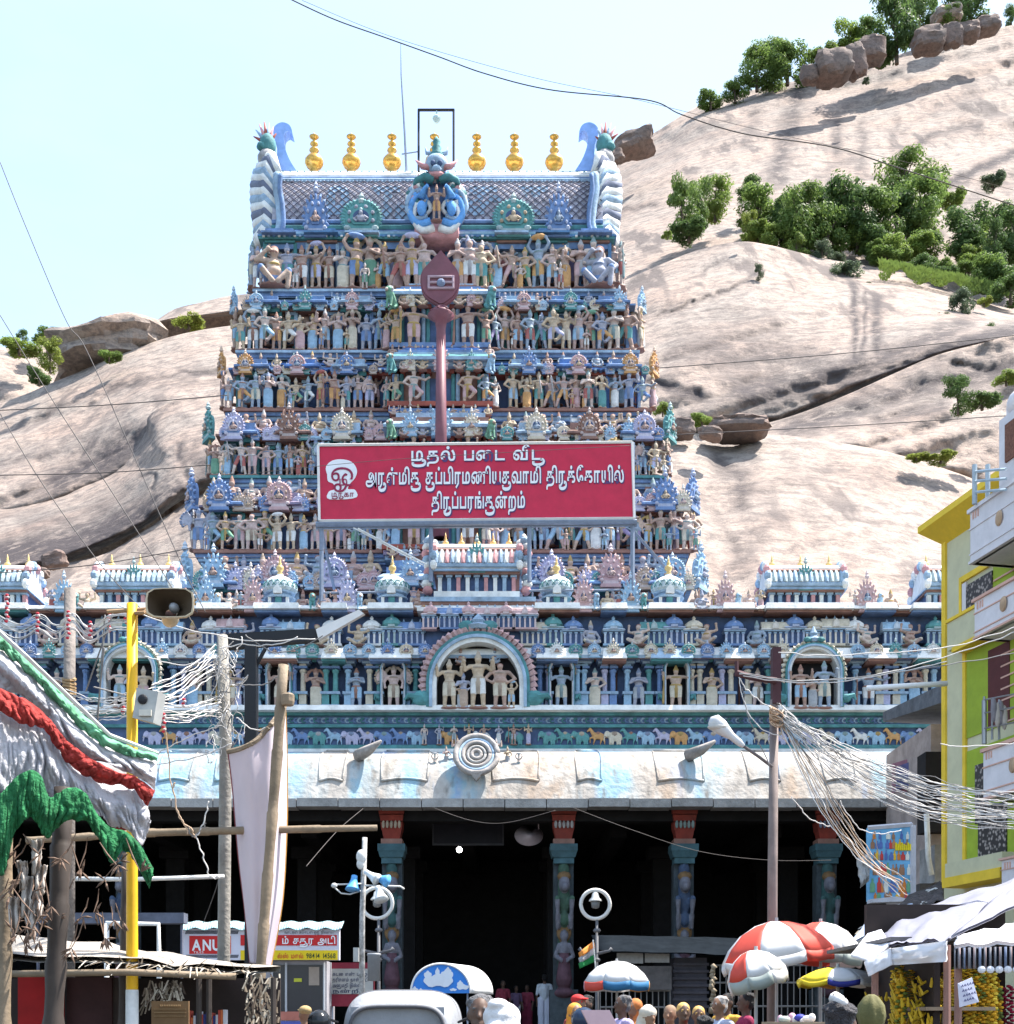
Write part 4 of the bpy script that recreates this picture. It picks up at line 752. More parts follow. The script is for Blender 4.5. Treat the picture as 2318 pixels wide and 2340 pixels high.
# ---------------------------------------------------------------- spear, lightning rod, lamp frame
SPM = mk('maroon_paint', (.20, .075, .095), .2, .55, 2, grime=.25)
Ys = 47.2; sp = thing('spear', 'giant maroon leaf-bladed spear standing before the tower', 'spear', P(1008, 1230, Ys))
b = MB(); out = [(1008, 574), (1030, 600), (1048, 625), (1050, 655), (1040, 680), (1018, 698), (1008, 702), (998, 698), (972, 680), (962, 655), (964, 625), (984, 600), (1008, 574)]
oo = [curve(out, i / 48) for i in range(48)]; b.prism([(P(u, v, Ys)[0], P(u, v, Ys)[2]) for u, v in oo], Ys - .08, Ys + .08, 0)
b.prism([(P(1008 + (u - 1008) * .93, 640 + (v - 640) * .93, Ys)[0], P(u, 640 + (v - 640) * .93, Ys)[2]) for u, v in oo], Ys - .13, Ys - .08, 0); b.build('blade', [SPM], sp)
b = MB(); b.lathe([(.30, 0), (.16, 3.6), (.17, 7.6), (.22, 7.9), (.5, 8.1), (.16, 8.4)], P(1008, 1230, Ys), 12, 0)
for i in range(7): a = 2 * math.pi * i / 7; b.tube([P(1008, 700, Ys), (P(1008, 712, Ys)[0] + .45 * math.cos(a), Ys + .45 * math.sin(a), P(1008, 716, Ys)[2])], [.1, .02], 5)
b.tube([P(1008, 1230, Ys), P(1008, 700, Ys)], [.26, .15], 12); b.build('shaft', [SPM], sp, smooth=True)
b = MB()
for v in (632, 645, 658): b.tube([P(978, v, Ys - .16), P(1038, v, Ys - .16)], .05, 6)
for u in (980, 1036): b.tube([P(u, 630, Ys - .16), P(u, 660, Ys - .16)], .05, 6)
b.ell(P(1008, 646, Ys - .2), (.16, .08, .16), 10, 6, 1); b.build('sacred_mark', [mk('ash_white', (.45, .32, .36)), YEL], sp)
b = MB(); b.tube([P(930, 405, 55.4), P(925, 300, 55.4), P(917, 170, 55.4)], [.06, .05, .03], 6); b.tube([P(917, 170, 55.4), P(916, 100, 55.4)], [.03, .012], 5); b.tube([P(918, 352, 55.3), P(957, 346, 55.3)], .03, 5)
b.build('lightning_rod', [STEEL], label='thin lightning rod rising from the tower roof ridge', cat='rod')
lf = thing('lamp_frame', 'rectangular black pipe frame holding a bulb above the tower roof', 'lamp frame', P(998, 392, 54.6)); b = MB()
b.tube([P(957, 392, 54.6), P(957, 251, 54.6)], .055, 6); b.tube([P(1037, 380, 54.6), P(1037, 251, 54.6)], .055, 6); b.tube([P(955, 251, 54.6), P(1039, 251, 54.6)], .06, 6); b.build('frame', [BLACKM], lf)
b = MB(); b.tube([P(998, 251, 54.6), P(998, 262, 54.6)], .04, 6); b.lathe([(.07, 0), (.17, -.12), (.17, -.2), (.06, -.34)], P(998, 262, 54.6), 10, 0); b.build('bulb', [mk('bulb_glass', (.5, .62, .6), .1, .2)], lf)
# ---------------------------------------------------------------- entrance hall in front of the tower
hall = thing('entrance_hall', 'wide pillared entrance hall with curved stone eave, niche frieze and domed parapet', 'temple hall', (XU(1093, 40), 44, 0))
KAP = bpy.data.materials.new('eave_plaster')
def _kap():
    m = KAP; m.use_nodes = True; t = m.node_tree; N = t.nodes; L = t.links; b = N['Principled BSDF']; b.inputs['Roughness'].default_value = .85
    g = N.new('ShaderNodeNewGeometry')
    def nz(sc, st, det=6):
        mp = N.new('ShaderNodeMapping'); mp.inputs['Scale'].default_value = st; L.new(g.outputs['Position'], mp.inputs[0]); n = N.new('ShaderNodeTexNoise'); n.inputs['Scale'].default_value = sc; n.inputs['Detail'].default_value = det; L.new(mp.outputs[0], n.inputs['Vector']); return n.outputs[0]
    def mix(f, a, b2, lo, hi, k, col, prev):
        r = N.new('ShaderNodeMapRange'); r.inputs[1].default_value = lo; r.inputs[2].default_value = hi; r.inputs[3].default_value = 0; r.inputs[4].default_value = k; L.new(f, r.inputs[0])
        x = N.new('ShaderNodeMix'); x.data_type = 'RGBA'; L.new(r.outputs[0], x.inputs[0]); x.inputs[7].default_value = (*col, 1)
        if isinstance(prev, tuple): x.inputs[6].default_value = (*prev, 1)
        else: L.new(prev, x.inputs[6])
        return x.outputs[2]
    c = mix(nz(.5, (1, .2, .15)), 0, 0, .47, .55, .9, (.24, .40, .48), (.34, .31, .28)); c = mix(nz(.45, (1.1, .3, .2)), 0, 0, .50, .60, .7, (.36, .25, .17), c)
    c = mix(nz(.7, (1.3, .3, .3)), 0, 0, .57, .64, .8, (.24, .32, .46), c); c = mix(nz(2.2, (1, 1, .5), 9), 0, 0, .50, .66, .7, (.48, .45, .41), c); c = mix(nz(2.5, (1.6, 1, .25), 8), 0, 0, .54, .70, .8, (.17, .15, .13), c)
    L.new(c, b.inputs['Base Color']); bp = N.new('ShaderNodeBump'); bp.inputs['Strength'].default_value = .6; bp.inputs['Distance'].default_value = .08; L.new(nz(5, (1, 1, 1), 8), bp.inputs['Height']); L.new(bp.outputs[0], b.inputs['Normal'])
_kap()
def kp(x, t, off=0):
    """curved eave: t 0 at the wall, 1 at the lip"""
    y = lerp(40.2, 38.0, t); z = lerp(ZV(1722, 40.2), ZV(1826, 38), t ** 1.25 * .75 + .25 * t); z += .34 * math.sin(math.pi * t); y -= .25 * math.sin(math.pi * t)
    return (x, y - off * .6, z + off * .8)
XL, XR = XU(-90, 40), XU(2210, 40)
b = MB(); b.grid(lambda s, t: kp(lerp(XL, XR, s), t), 160, 18, 0); b.grid(lambda s, t: (lerp(XL, XR, 1 - s), lerp(40.2, 38.0, t), lerp(ZV(1722, 40.2) - .9, ZV(1826, 38) - .03, t)), 20, 6, 1)
ea = b.build('eave', [KAP, GREYC], hall, smooth=True)
for i in range(9):       # painted bay ribs on the eave
    u = 380 + i * 196 + random.uniform(-40, 40); w_ = random.choice((44, 60, 76, 110)); b = MB()
    for s in (-1, 1): b.tube([kp(XU(u + s * (w_ / 2 - 8 * abs(t - .5)), 39), .12 + .70 * t, .0) for t in [j / 9 for j in range(10)]], .035, 5)
    b.tube([kp(XU(u + (j / 8 - .5) * (w_ - 8), 39), .82 - .03 * math.sin(j / 8 * math.pi), .02) for j in range(9)], .045, 5); b.tube([kp(XU(u + (j / 8 - .5) * (w_ - 10), 39), .12 + .05 * math.sin(j / 8 * math.pi), .02) for j in range(9)], .045, 5)
    b.build('eave_bay_rib', [KAP], ea, smooth=True)
for i in range(24):       # lip blocks
    ua, ub = -80 + i * 95, -80 + (i + 1) * 95 - 2; b = MB(); dz = random.uniform(-.02, .02); b.box(XU(ua, 38), XU(ub, 38), 37.86, 38.5, ZV(1846, 38) + dz, ZV(1826, 38) + dz * .5 - .004); b.build('lip_block', [GREYC], ea)
# round medallion hanging on the eave
b = MB(); cx = XU(1090, 38.7); 
for r, rt_, m in ((.62, .09, 0), (.50, .05, 1), (.40, .07, 0), (.26, .05, 2), (.14, .06, 0)): b.tube([(cx + r * math.cos(a), 38.62 - r * .55 * math.sin(a) * -1 - .35 - .25 * 0, 9.48 + r * math.sin(a)) for a in [2 * math.pi * j / 28 for j in range(29)]], rt_, 6, m)
b.lathe([(.60, 0), (.6, .05), (.1, .1)], (0, 0, 0), 24, 2)
for i in range(len(b.v) - 72, len(b.v)): x, y, z = b.v[i]; b.v[i] = (cx + x, 38.35 + y * .55 - z * .8 + .05, 9.48 + y + z * .5)
b.prism([(cx - .22, 8.92), (cx + .22, 8.92), (cx, 8.62)], 37.86, 38.05, 0); b.build('medallion', [mk('old_plaster', (.33, .30, .28), .45, .9, 3, .4, 9, grime=.4), SKYB, GREYC], ea, smooth=True)
for s in (-1, 1):
    for q in range(3): stat(ea, 1090 + s * (44 + 26 * q), 1745 + 10 * q, 58 - 8 * q, 38.9 - .1 * q, STAND[(3, 5, 9)[q]], PALET['grey'], name='eave_figure')
for u, r in ((820, 0), (1570, .5)): 
    b = MB(); p0 = kp(XU(u, 39), .5, .1); b.tube([p0, (p0[0] + .35, p0[1] - .35, p0[2] + .1), (p0[0] + .75, p0[1] - .5, p0[2] + .35)], [.2, .16, .04], 7); b.build('water_spout', [mk('old_plaster', (.33, .30, .28))], ea, smooth=True)
# bands above the eave
b = MB(); Yf = 40.35
b.box(XL, XR, Yf, Yf + 1.5, ZV(1745, Yf), ZV(1660, Yf), 2); b.box(XL, XR, Yf - .12, Yf + 1.5, ZV(1664, Yf), ZV(1657, Yf), 1); b.box(XL, XR, Yf + .02, Yf + 1.5, ZV(1657, Yf), ZV(1637, Yf), 0); b.box(XL, XR, Yf - .14, Yf + 1.5, ZV(1637, Yf), ZV(1630, Yf), 1)
b.box(XL, XR, Yf - .45, Yf + 1.5, ZV(1630, Yf), ZV(1618, Yf), 3, 0, .06); b.box(XL, XR, Yf - .12, Yf + .1, ZV(1714, Yf), ZV(1704, Yf), 1); b.box(XL, XR, Yf - .2, Yf + .1, ZV(1740, Yf), ZV(1714, Yf), 3)
fr = b.build('frieze', [BLUE, TEAL, NAVY, WHITE], hall)
b = MB()
for i in range(210):
    x = lerp(XU(300, 40), XR, i / 210); z = ZV(1647, Yf); b.tube([(x + .07 * math.cos(a) , Yf - .01, z + .07 * math.sin(a)) for a in [R(60 + 45 * j) for j in range(7)]], [.03, .035, .035, .03, .025, .02, .012], 5, (0, 1, 2)[i % 3])
b.build('scroll_band', [SKYB, TEAL, BLUE], fr)
for i in range(48):
    u = 352 + i * 37.6
    if 930 < u < 1250 and i % 2: continue
    k = .74; inst('animal_relief', RELIEF[i % 2], P(u, 1704, Yf - .04), fr, 0 if i % 3 else math.pi * .0, (.72, .8, .84), pal('lav', 'sky', 'blue', 'cream', 'teal', 'white', 'orange', 'sky', 'lav'))
for i in range(8): stat(fr, 970 + i * 34, 1702, 48, Yf - .12, STAND[i % 8], pal('grey', 'lav', 'white'), name='frieze_figure')
# niche wall
b = MB(); Yn_ = 41.0; b.box(XL, XR, Yn_, Yn_ + 3.0, ZV(1622, Yn_) - .2, ZV(1490, Yn_), 0); nw = b.build('niche_wall', [NAVY], hall)
pm = MB(); H = 1.50                                    # pilaster: pedestal, shaft, pot capital, bracket (unit metres)
pm.box(-.17, .17, -.17, .17, 0, .1, 1); pm.box(-.13, .13, -.13, .13, .1, .42, 0); pm.box(-.18, .18, -.18, .18, .42, .5, 1); pm.lathe([(.10, .5), (.09, .9), (.10, .94), (.085, .98), (.09, 1.08), (.13, 1.14), (.13, 1.18), (.08, 1.22)], (0, 0, 0), 8, 0); pm.box(-.17, .17, -.17, .17, 1.22, 1.28, 2); pm.box(-.12, .12, -.12, .12, 1.28, 1.36, 0); pm.box(-.24, .24, -.2, .2, 1.36, 1.42, 1); pm.box(-.3, .3, -.2, .2, 1.42, 1.5, 2)
PIL = pm.mesh('pilaster', [PAINT, SKYB, BLUE])
for u in (14, 60, 100, 150, 196, 396, 420, 455, 478, 505, 545, 590, 672, 693, 745, 767, 796, 845, 867, 930, 950, 1234, 1254, 1320, 1336, 1382, 1401, 1434, 1483, 1508, 1581, 1600, 1650, 1671, 1709, 1756, 1775, 1923, 1955, 2009, 2024, 2047, 2062, 2115, 2135):
    inst('pilaster', PIL, P(u, 1620, Yn_ - .32), nw, 0, (.88, 1, 1.02), pal('sky', 'blue', 'teal', 'cream', 'sky', 'lav'))
for u in (770, 1409, 1690, 2035, 460): b = MB(); x, y, z = P(u, 1620, Yn_ - .1); b.tube([(x, y, z), (x, y, z + 1.5)], .035, 5); b.build('down_pipe', [mk('rust', (.10, .045, .035))], nw)
NST = [(40, 4), (130, 2), (440, 5), (525, 6), (570, 1), (722, 7), (815, 2), (1360, 5), (1460, 2), (1627, 5), (1732, 2), (1985, 6), (2090, 7), (2170, 1)]
for u, k in NST: stat(nw, u, 1619, 92, Yn_ - .45, STAND[k], pal('cream', 'grey', 'white', 'sky', 'tan'), random.uniform(-.2, .2), name='niche_statue', w=1.3)
# arched niches
def arch(u, rpx, vc, label, cols, n_st, depth=.3, flames=22):
    fy = Yn_ - (.3 if rpx < 40 else .80); k = fy / F; x, y, z = P(u, vc, fy); r = rpx * k; zb = ZV(1620, fy); b = MB()
    def ring(r0, r1, y0, y1, m):
        pts = []
        for j in range(25): a = R(180 * j / 24); pts.append((a, math.cos(a), math.sin(a)))
        for j in range(24):
            _, c0, s0 = pts[j]; _, c1, s1 = pts[j + 1]
            b.prism([(x + r0 * c0, z + r0 * s0), (x + r1 * c0, z + r1 * s0), (x + r1 * c1, z + r1 * s1), (x + r0 * c1, z + r0 * s1)], y0, y1, m)
        for s in (-1, 1): b.box(min(x + s * r0, x + s * r1), max(x + s * r0, x + s * r1), y0, y1, zb, z, m)
    ring(r * .80, r * .88, y - .25, y + .3, 1); ring(r * .88, r * .94, y - .33, y + .3, 2); ring(r * .94, r * 1.0, y - .28, y + .3, 3)
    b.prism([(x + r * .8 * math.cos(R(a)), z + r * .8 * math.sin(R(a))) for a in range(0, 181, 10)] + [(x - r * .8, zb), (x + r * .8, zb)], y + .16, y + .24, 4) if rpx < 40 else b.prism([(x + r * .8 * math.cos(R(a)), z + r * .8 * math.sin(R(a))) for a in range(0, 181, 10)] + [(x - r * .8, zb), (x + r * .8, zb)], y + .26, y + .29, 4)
    for j in range(flames + 1):
        a = R(-14 + 208 * j / flames); c, s = math.cos(a), math.sin(a); l = 1.16
        b.tube([(x + r * c, y - .12, z + r * s), (x + r * 1.09 * c - .04 * s, y - .2, z + r * 1.09 * s + .04 * c), (x + r * l * c + .02 * s, y - .12, z + r * l * s)], [.05 * r + .03, .06 * r + .02, .015], 5, 0)
    b.lathe([(.18 * r, 0), (.24 * r, .1), (.12 * r, .2), (.15 * r, .28), (.02, .5)], (x, y - .1, z + r * 1.05), 8, 2)
    for s in (-1, 1): b.ell((x + s * r * .22, y - .2, z + r * 1.12), (.16 * r, .1, .1 * r), 8, 6, 3); b.ell((x + s * r * 1.08, y - .2, zb + .28), (.2 * r, .15, .16 * r), 9, 6, 3); b.tube([(x + s * r * 1.1, y - .25, zb + .3), (x + s * r * 1.35, y - .25, zb + .36), (x + s * r * 1.42, y - .25, zb + .22)], [.1, .08, .03], 6, 3)
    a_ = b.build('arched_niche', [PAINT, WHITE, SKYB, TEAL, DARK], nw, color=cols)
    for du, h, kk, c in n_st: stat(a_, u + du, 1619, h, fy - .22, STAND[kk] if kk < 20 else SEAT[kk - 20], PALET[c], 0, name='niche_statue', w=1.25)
arch(1093, 118, 1566, 'c', PALET['pink'], [(-66, 112, 3, 'cream'), (-34, 82, 5, 'tan'), (0, 130, 3, 'white'), (50, 112, 11, 'cream'), (76, 60, 9, 'sky'), (-40, 60, 7, 'grey')], flames=34)
for du, v in ((-40, 1520), (38, 1520)): stat(nw, 1093 + du, v, 46, Yn_ - .72, SEAT[0], PALET['grey'], name='seated_statue')
arch(1858, 66, 1540, 'r', PALET['cream'], [(-28, 100, 3, 'sky'), (0, 78, 5, 'grey'), (26, 108, 1, 'cream')], flames=22)
arch(300, 66, 1540, 'l', PALET['cream'], [(-26, 100, 3, 'sky'), (4, 90, 5, 'grey'), (28, 96, 1, 'pink')], flames=22)
for u, c in ((640, 'lav'), (900, 'tan'), (1283, 'tan'), (1545, 'lav')): arch(u, 30, 1535, 'n', PALET[c], [(0, 98, (3, 6, 3, 8)[(u // 300) % 4], 'cream')], flames=12)
# roll cornice and parapet
b = MB(); pr = [(Yn_ - .1, 1512), (Yn_ - .35, 1508), (Yn_ - .75, 1504), (Yn_ - .80, 1496), (Yn_ - .66, 1486), (Yn_ - .4, 1479), (Yn_ + .6, 1478)]
vs = [(x, y, ZV(v, y)) for x in (XL, XR) for y, v in pr]; n = len(pr); b.add(vs, [(i, n + i, n + i + 1, i + 1) for i in range(n - 1)]); b.m = [1, 1, 2, 0, 0, 0]
b.box(XL, XR, Yn_ - .05, Yn_ + 2.5, ZV(1480, 41.5), ZV(1404, 41.3), 3); b.box(XL, XR, Yn_ + .1 - .5, Yn_ + 2.5, ZV(1410, Yn_), ZV(1404, Yn_), 1); b.box(XL, XR, Yn_ - .6, Yn_ + 2.5, ZV(1404, Yn_), ZV(1396, Yn_), 0, 0, .06)
b.box(XL, XR, Yn_ - .3, Yn_ + 2.5, ZV(1396, Yn_), ZV(1390, Yn_), 4)
pa = b.build('parapet', [WHITE, BROWN, SKYB, NAVY, BLUE], hall)
for u, hw in ((640, 52), (897, 52), (1272, 52), (1528, 52), (308, 100), (1840, 100), (2150, 80), (0, 80), (770, 30), (1400, 30), (1680, 36), (500, 40), (2000, 36)):     # projecting bays of the parapet
    b = MB(); x = XU(u, Yn_); w_ = hw * Yn_ / F; b.box(x - w_, x + w_, Yn_ - .78, Yn_ + .2, ZV(1406, Yn_) - .02, ZV(1395, Yn_) + .02, 0, .03, .05); b.box(x - w_ * .96, x + w_ * .96, Yn_ - .64, Yn_ + .2, ZV(1413, Yn_), ZV(1406, Yn_) - .02, 1); b.box(x - w_ * .9, x + w_ * .9, Yn_ - .5, Yn_ + .2, ZV(1395, Yn_) + .02, ZV(1389, Yn_), 2)
    b.build('parapet_bay', [random.choice((WHITE, WHITE, SKYB)), random.choice((TEAL, BROWN, BLUE)), random.choice((SKYB, TEAL))], pa); b = MB()
    b.box(x - w_ * .92, x + w_ * .92, Yn_ - .94, Yn_ + .1, ZV(1506, Yn_ - .8), ZV(1480, Yn_ - .8), 0, .06, .2); b.box(x - w_ * .88, x + w_ * .88, Yn_ - .84, Yn_ + .1, ZV(1511, Yn_ - .8), ZV(1506, Yn_ - .8), 1)
    b.build('cornice_bay', [random.choice((WHITE, WHITE, SKYB)), random.choice((TEAL, BROWN, BLUE))], pa)
b = MB()
for i in range(150):
    x = lerp(XL, XR, i / 150); b.box(x, x + .12, Yn_ - .5, Yn_ - .3, ZV(1512, Yn_ - .4), ZV(1507, Yn_ - .4), i % 2)
b.build('dentil_row', [TEAL, SKYB], pa)
u = -60; i = 0; bh = (440, 725, 820, 1350, 1460, 1615, 1730, 1980, 2080, 110, 200, 560)
while u < 2200:                                     # little gables riding on the roll cornice
    if abs(u - 1093) > 110 and abs(u - 1858) > 60 and abs(u - 300) > 60: inst('gable', GABLE[i % 3], P(u, 1503, Yn_ - .82), pa, 0, (.50, .5, .46), pal('sky', 'blue', 'cream', 'teal', 'white'))
    u += 43; i += 1
u = -70; i = 0
while u < 2200:                                     # parapet pavilions
    near = min(abs(u - q) for q in bh)
    if near > 24 and abs(u - 1093) > 108: inst('parapet_pavilion', KIOSK[(i % 3) == 1], P(u, 1478, Yn_ - .38), pa, 0, (.92 if i % 3 != 1 else .86, .8, .95 if i % 2 else .84), pal('cream', 'sky', 'white', 'blue', 'pink', 'teal'))
    u += 46; i += 1
for i, u in enumerate(bh): stat(pa, u, 1477, 66, Yn_ - .5, SEAT[1 if i % 3 else 0], pal('grey', 'cream'), random.uniform(-.4, .4), name='squatting_statue', w=1.2)
# upper deck: gables, lions, small figures
u = -70; i = 0
while u < 2200:
    if min(abs(u - q) for q in (635, 895, 1270, 1525)) > 52 and abs(u - 1093) > 125 and min(abs(u - q) for q in (310, 1840, 2150, 0)) > 92:
        k3 = i % 4
        if k3 == 0: inst('gable', GABLE[1], P(u, 1399, Yn_ - .5), pa, 0, (.75, .6, .98), pal('pink', 'lav', 'sky', 'cream'))
        elif k3 == 1: stat(pa, u, 1397, 48, Yn_ - .45, LION, pal('teal', 'sky'), .3, name='lion_statue')
        elif k3 == 2: stat(pa, u, 1397, 56, Yn_ - .45, SEAT[i % 3], pal('orange', 'tan', 'pink'), 0, name='seated_statue', w=1.1)
        else: stat(pa, u, 1397, 50, Yn_ - .45, STAND[i % 12], pal('pink', 'orange', 'red'), 0, name='parapet_statue', w=1.2)
    u += 27; i += 1
# domed turrets
dm = MB(); SCALES = mk('tile_scales', (.46, .54, .56), .35, .7, 5, .4, 16, grime=.3)
dm.box(-.42, .42, -.42, .42, 0, .12, 2); dm.box(-.36, .36, -.36, .36, .12, .52, 3)
for sx in (-1, 1):
    for sy in (-1, 1): dm.box(sx * .34 - .06, sx * .34 + .06, sy * .34 - .06, sy * .34 + .06, .12, .52, 1)
dm.box(-.12, .12, -.44, -.3, .12, .56, 4); dm.lathe([(.58, .52), (.60, .58), (.50, .62), (.46, .70), (.58, .74), (.60, .80), (.55, .82)], (0, 0, 0), 16, 2)
dm.lathe([(.56, .80), (.66, .92), (.64, 1.08), (.54, 1.26)], (0, 0, 0), 32, 0, ribs=.035, ribn=16); dm.lathe([(.56, 1.24), (.50, 1.34), (.34, 1.46), (.16, 1.54), (.12, 1.62)], (0, 0, 0), 20, 1)
for j in range(16):
    a0 = 2 * math.pi * j / 16
    for s in (-1, 1): dm.tube([((.66 if 0 < q < 3 else .58) * math.cos(a0 + s * q * .13), (.66 if 0 < q < 3 else .58) * math.sin(a0 + s * q * .13), .88 + .12 * q) for q in range(4)], .018, 4, 4)
dm.prism([(-.16, .62), (.16, .62), (.15, .82), (0, 1.0), (-.15, .82)], -.70, -.5, 1)
DOME = dm.mesh('turret', [SCALES, WHITE, SKYB, NAVY, TEAL]); sf = MB(); sf.lathe([(.08, 0), (.13, .08), (.07, .14), (.17, .26), (.15, .38), (.06, .46), (.09, .52), (.04, .58), (.05, .64), (.01, .86)], (0, 0, 0), 12); SFIN = sf.mesh('small_finial', mk('cream_gilt', (.72, .50, .20), .2, .5), True)
for u in (640, 897, 1272, 1528):
    d = inst('turret', DOME, P(u, 1398, Yn_ - .1), pa, 0, (.82, .72, .72)); f = inst('turret_finial', SFIN, Vector(P(u, 1398, Yn_ - .1)) + Vector((0, 0, 1.15)), pa, 0, .72)
# long barrel pavilions
def shala(u, v0, wpx, hpx, Y, par, nf, roofm, name):
    k = Y / F; W = wpx * k / 2; Hh = hpx * k; x, y, z = P(u, v0, Y); b = MB()
    b.box(x - W, x + W, y - .1, y + 1.4, z, z + .1 * Hh, 1); b.box(x - W * .9, x + W * .9, y + .1, y + 1.3, z + .1 * Hh, z + .42 * Hh, 3)
    for j in range(9): xx = x - W * .86 + W * 1.72 * j / 8; b.box(xx - .06, xx + .06, y - .02, y + .14, z + .1 * Hh, z + .40 * Hh, (1, 2, 5)[j % 3]); b.box(xx - .1, xx + .1, y - .06, y + .14, z + .36 * Hh, z + .40 * Hh, 2)
    b.box(x - W, x + W, y - .14, y + 1.45, z + .40 * Hh, z + .44 * Hh, 4); b.box(x - W * 1.06, x + W * 1.06, y - .24, y + 1.5, z + .44 * Hh, z + .50 * Hh, 2, .05, .08)
    pr = [(math.cos(R(a)), math.sin(R(a))) for a in range(-10, 191, 10)]; n = len(pr); vs = [(xx, y + .62 - .80 * c, z + .54 * Hh + .46 * Hh * s_) for xx in (x - W * .98, x + W * .98) for c, s_ in pr]
    b.add(vs, [(i, n + i, n + i + 1, i + 1) for i in range(n - 1)], 0); b.add(vs, [tuple(range(n)), tuple(range(2 * n - 1, n - 1, -1))], 1)
    for a, r, m in ((0, .07, 2), (42, .05, 4), (52, .07, 1), (66, .08, 1), (80, .08, 1)): b.tube([(x - W, y + .62 - .82 * math.cos(R(a)), z + .54 * Hh + .47 * Hh * math.sin(R(a))), (x + W, y + .62 - .82 * math.cos(R(a)), z + .54 * Hh + .47 * Hh * math.sin(R(a)))], r, 6, m)
    nt_ = int(W * 2 / .16)
    for j in range(nt_):
        xx = x - W + 2 * W * (j + .5) / nt_
        b.tube([(xx, y + .62 - .83 * math.cos(R(a)), z + .54 * Hh + .47 * Hh * math.sin(R(a))) for a in (4, 16, 28, 40)], [.08, .075, .07, .05], 5, (0, 0, 2)[j % 3] if nf == 3 else (2, 0, 5)[j % 3])
    for s in (-1, 1):
        for a in range(0, 181, 20): b.ell((x + s * W, y + .62 - .86 * math.cos(R(a)), z + .54 * Hh + .52 * Hh * math.sin(R(a))), (.12, .14, .16), 7, 5, (1, 2, 5)[a // 20 % 3])
    o = b.build(name, [roofm, WHITE, SKYB, NAVY, BROWN, mk('rose_paint', (.55, .32, .32), .3)], par)
    for j in range(nf): xx = x + W * 1.5 * (j / (nf - 1) - .5); inst('small_finial', SFIN, (xx, y + .62, z + .99 * Hh), o, 0, .62)
    inst('gable', GABLE[1], (x, y - .1, z + .42 * Hh), o, 0, (Hh * .42, .6, Hh * .52), PALET['teal'])
    for s in (-.62, -.34, .34, .62): inst('gable', GABLE[0], (x + s * W, y - .08, z + .44 * Hh), o, 0, (Hh * .24, .5, Hh * .30), pal('blue', 'lav', 'sky'))
    return o
shala(1840, 1400, 176, 112, Yn_ - .1, pa, 3, SCALES, 'barrel_pavilion'); shala(308, 1400, 176, 112, Yn_ - .1, pa, 3, SCALES, 'barrel_pavilion'); shala(2180, 1400, 130, 112, Yn_ - .1, pa, 3, SCALES, 'barrel_pavilion'); shala(0, 1400, 130, 112, Yn_ - .1, pa, 3, SCALES, 'barrel_pavilion')
b = MB(); x, y, z = P(1093, 1478, Yn_ - .5); b.box(x - 1.75, x + 1.75, y + .1, y + 2.2, z, ZV(1368, Yn_ - .4), 3); b.box(x - 1.9, x + 1.9, y - .2, y + 2.2, ZV(1400, Yn_ - .5), ZV(1392, Yn_ - .5), 0); b.box(x - 1.85, x + 1.85, y - .05, y + 2.2, ZV(1384, Yn_ - .5), ZV(1376, Yn_ - .5), 1); b.box(x - 1.8, x + 1.8, y - .1, y + 2.2, ZV(1376, Yn_ - .5), ZV(1366, Yn_ - .5), 2); b.build('pavilion_base', [WHITE, BROWN, SKYB, NAVY], pa)
for j in range(6): inst('parapet_pavilion', KIOSK[j % 2], P(985 + 43 * j, 1440, Yn_ - .62), pa, 0, (.8, .6, .78), pal('cream', 'sky', 'pink', 'white', 'blue'))
sh = shala(1090, 1366, 196, 128, Yn_ - .3, pa, 5, WHITE, 'central_pavilion')
for s in (-1, 1):
    b = MB(); 
    for j in range(9):
        v = 1350 - j * 14; b.ell(P(1090 + s * (112 + 3 * math.sin(j * 1.3)), v, Yn_ - .1), (.17, .25, .14), 8, 6, j % 3)
    b.tube([P(1090 + s * 100, 1250, Yn_), P(1090 + s * 116, 1236, Yn_), P(1090 + s * 106, 1222, Yn_)], [.16, .12, .05], 6, 1); b.build('pavilion_wing', [mk('rose_paint', (.55, .32, .32)), WHITE, SKYB], sh, smooth=True)
# hall interior and columns
SHADE_STONE = mk('shaded_stone', (.012, .011, .012), .4, .9, 2, .3, 8)  # inner hall's shade put into a near-black stone colour
b = MB(); zc = ZV(1846, 38); b.box(XL, XR, 52, 52.6, 0, zc + .6); b.box(XL, XL + .6, 38.8, 52, 0, zc + .6); b.box(XR - .6, XR, 38.8, 52, 0, zc + .6); b.box(XL, XR, 38.7, 52.6, zc + .1, zc + .4); b.build('inner_hall', [SHADE_STONE], hall)
b = MB(); b.box(XL, XR, 38.4, 52.6, 0, 1.3); b.box(XL, XR, 38.0, 38.4, 0, .95); b.box(XL, XR, 37.6, 38.0, 0, .62); b.box(XL, XR, 37.2, 37.6, 0, .3); b.build('plinth', [SHADE_STONE], hall)
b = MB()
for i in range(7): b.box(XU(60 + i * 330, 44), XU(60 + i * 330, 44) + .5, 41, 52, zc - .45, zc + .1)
b.box(XL, XR, 38.75, 39.3, zc - .28, zc + .1); b.build('beam', [SHADE_STONE], hall)
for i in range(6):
    for yy in (44.5, 48.5): b = MB(); x = XU((300, 640, 897, 1288, 1562, 1888)[i], 39.3) ; b.box(x - .32, x + .32, yy, yy + .6, .35, zc - .3, 0); b.box(x - .5, x + .5, yy - .2, yy + .8, zc - .7, zc - .3, 0); b.build('inner_column', [SHADE_STONE], hall)
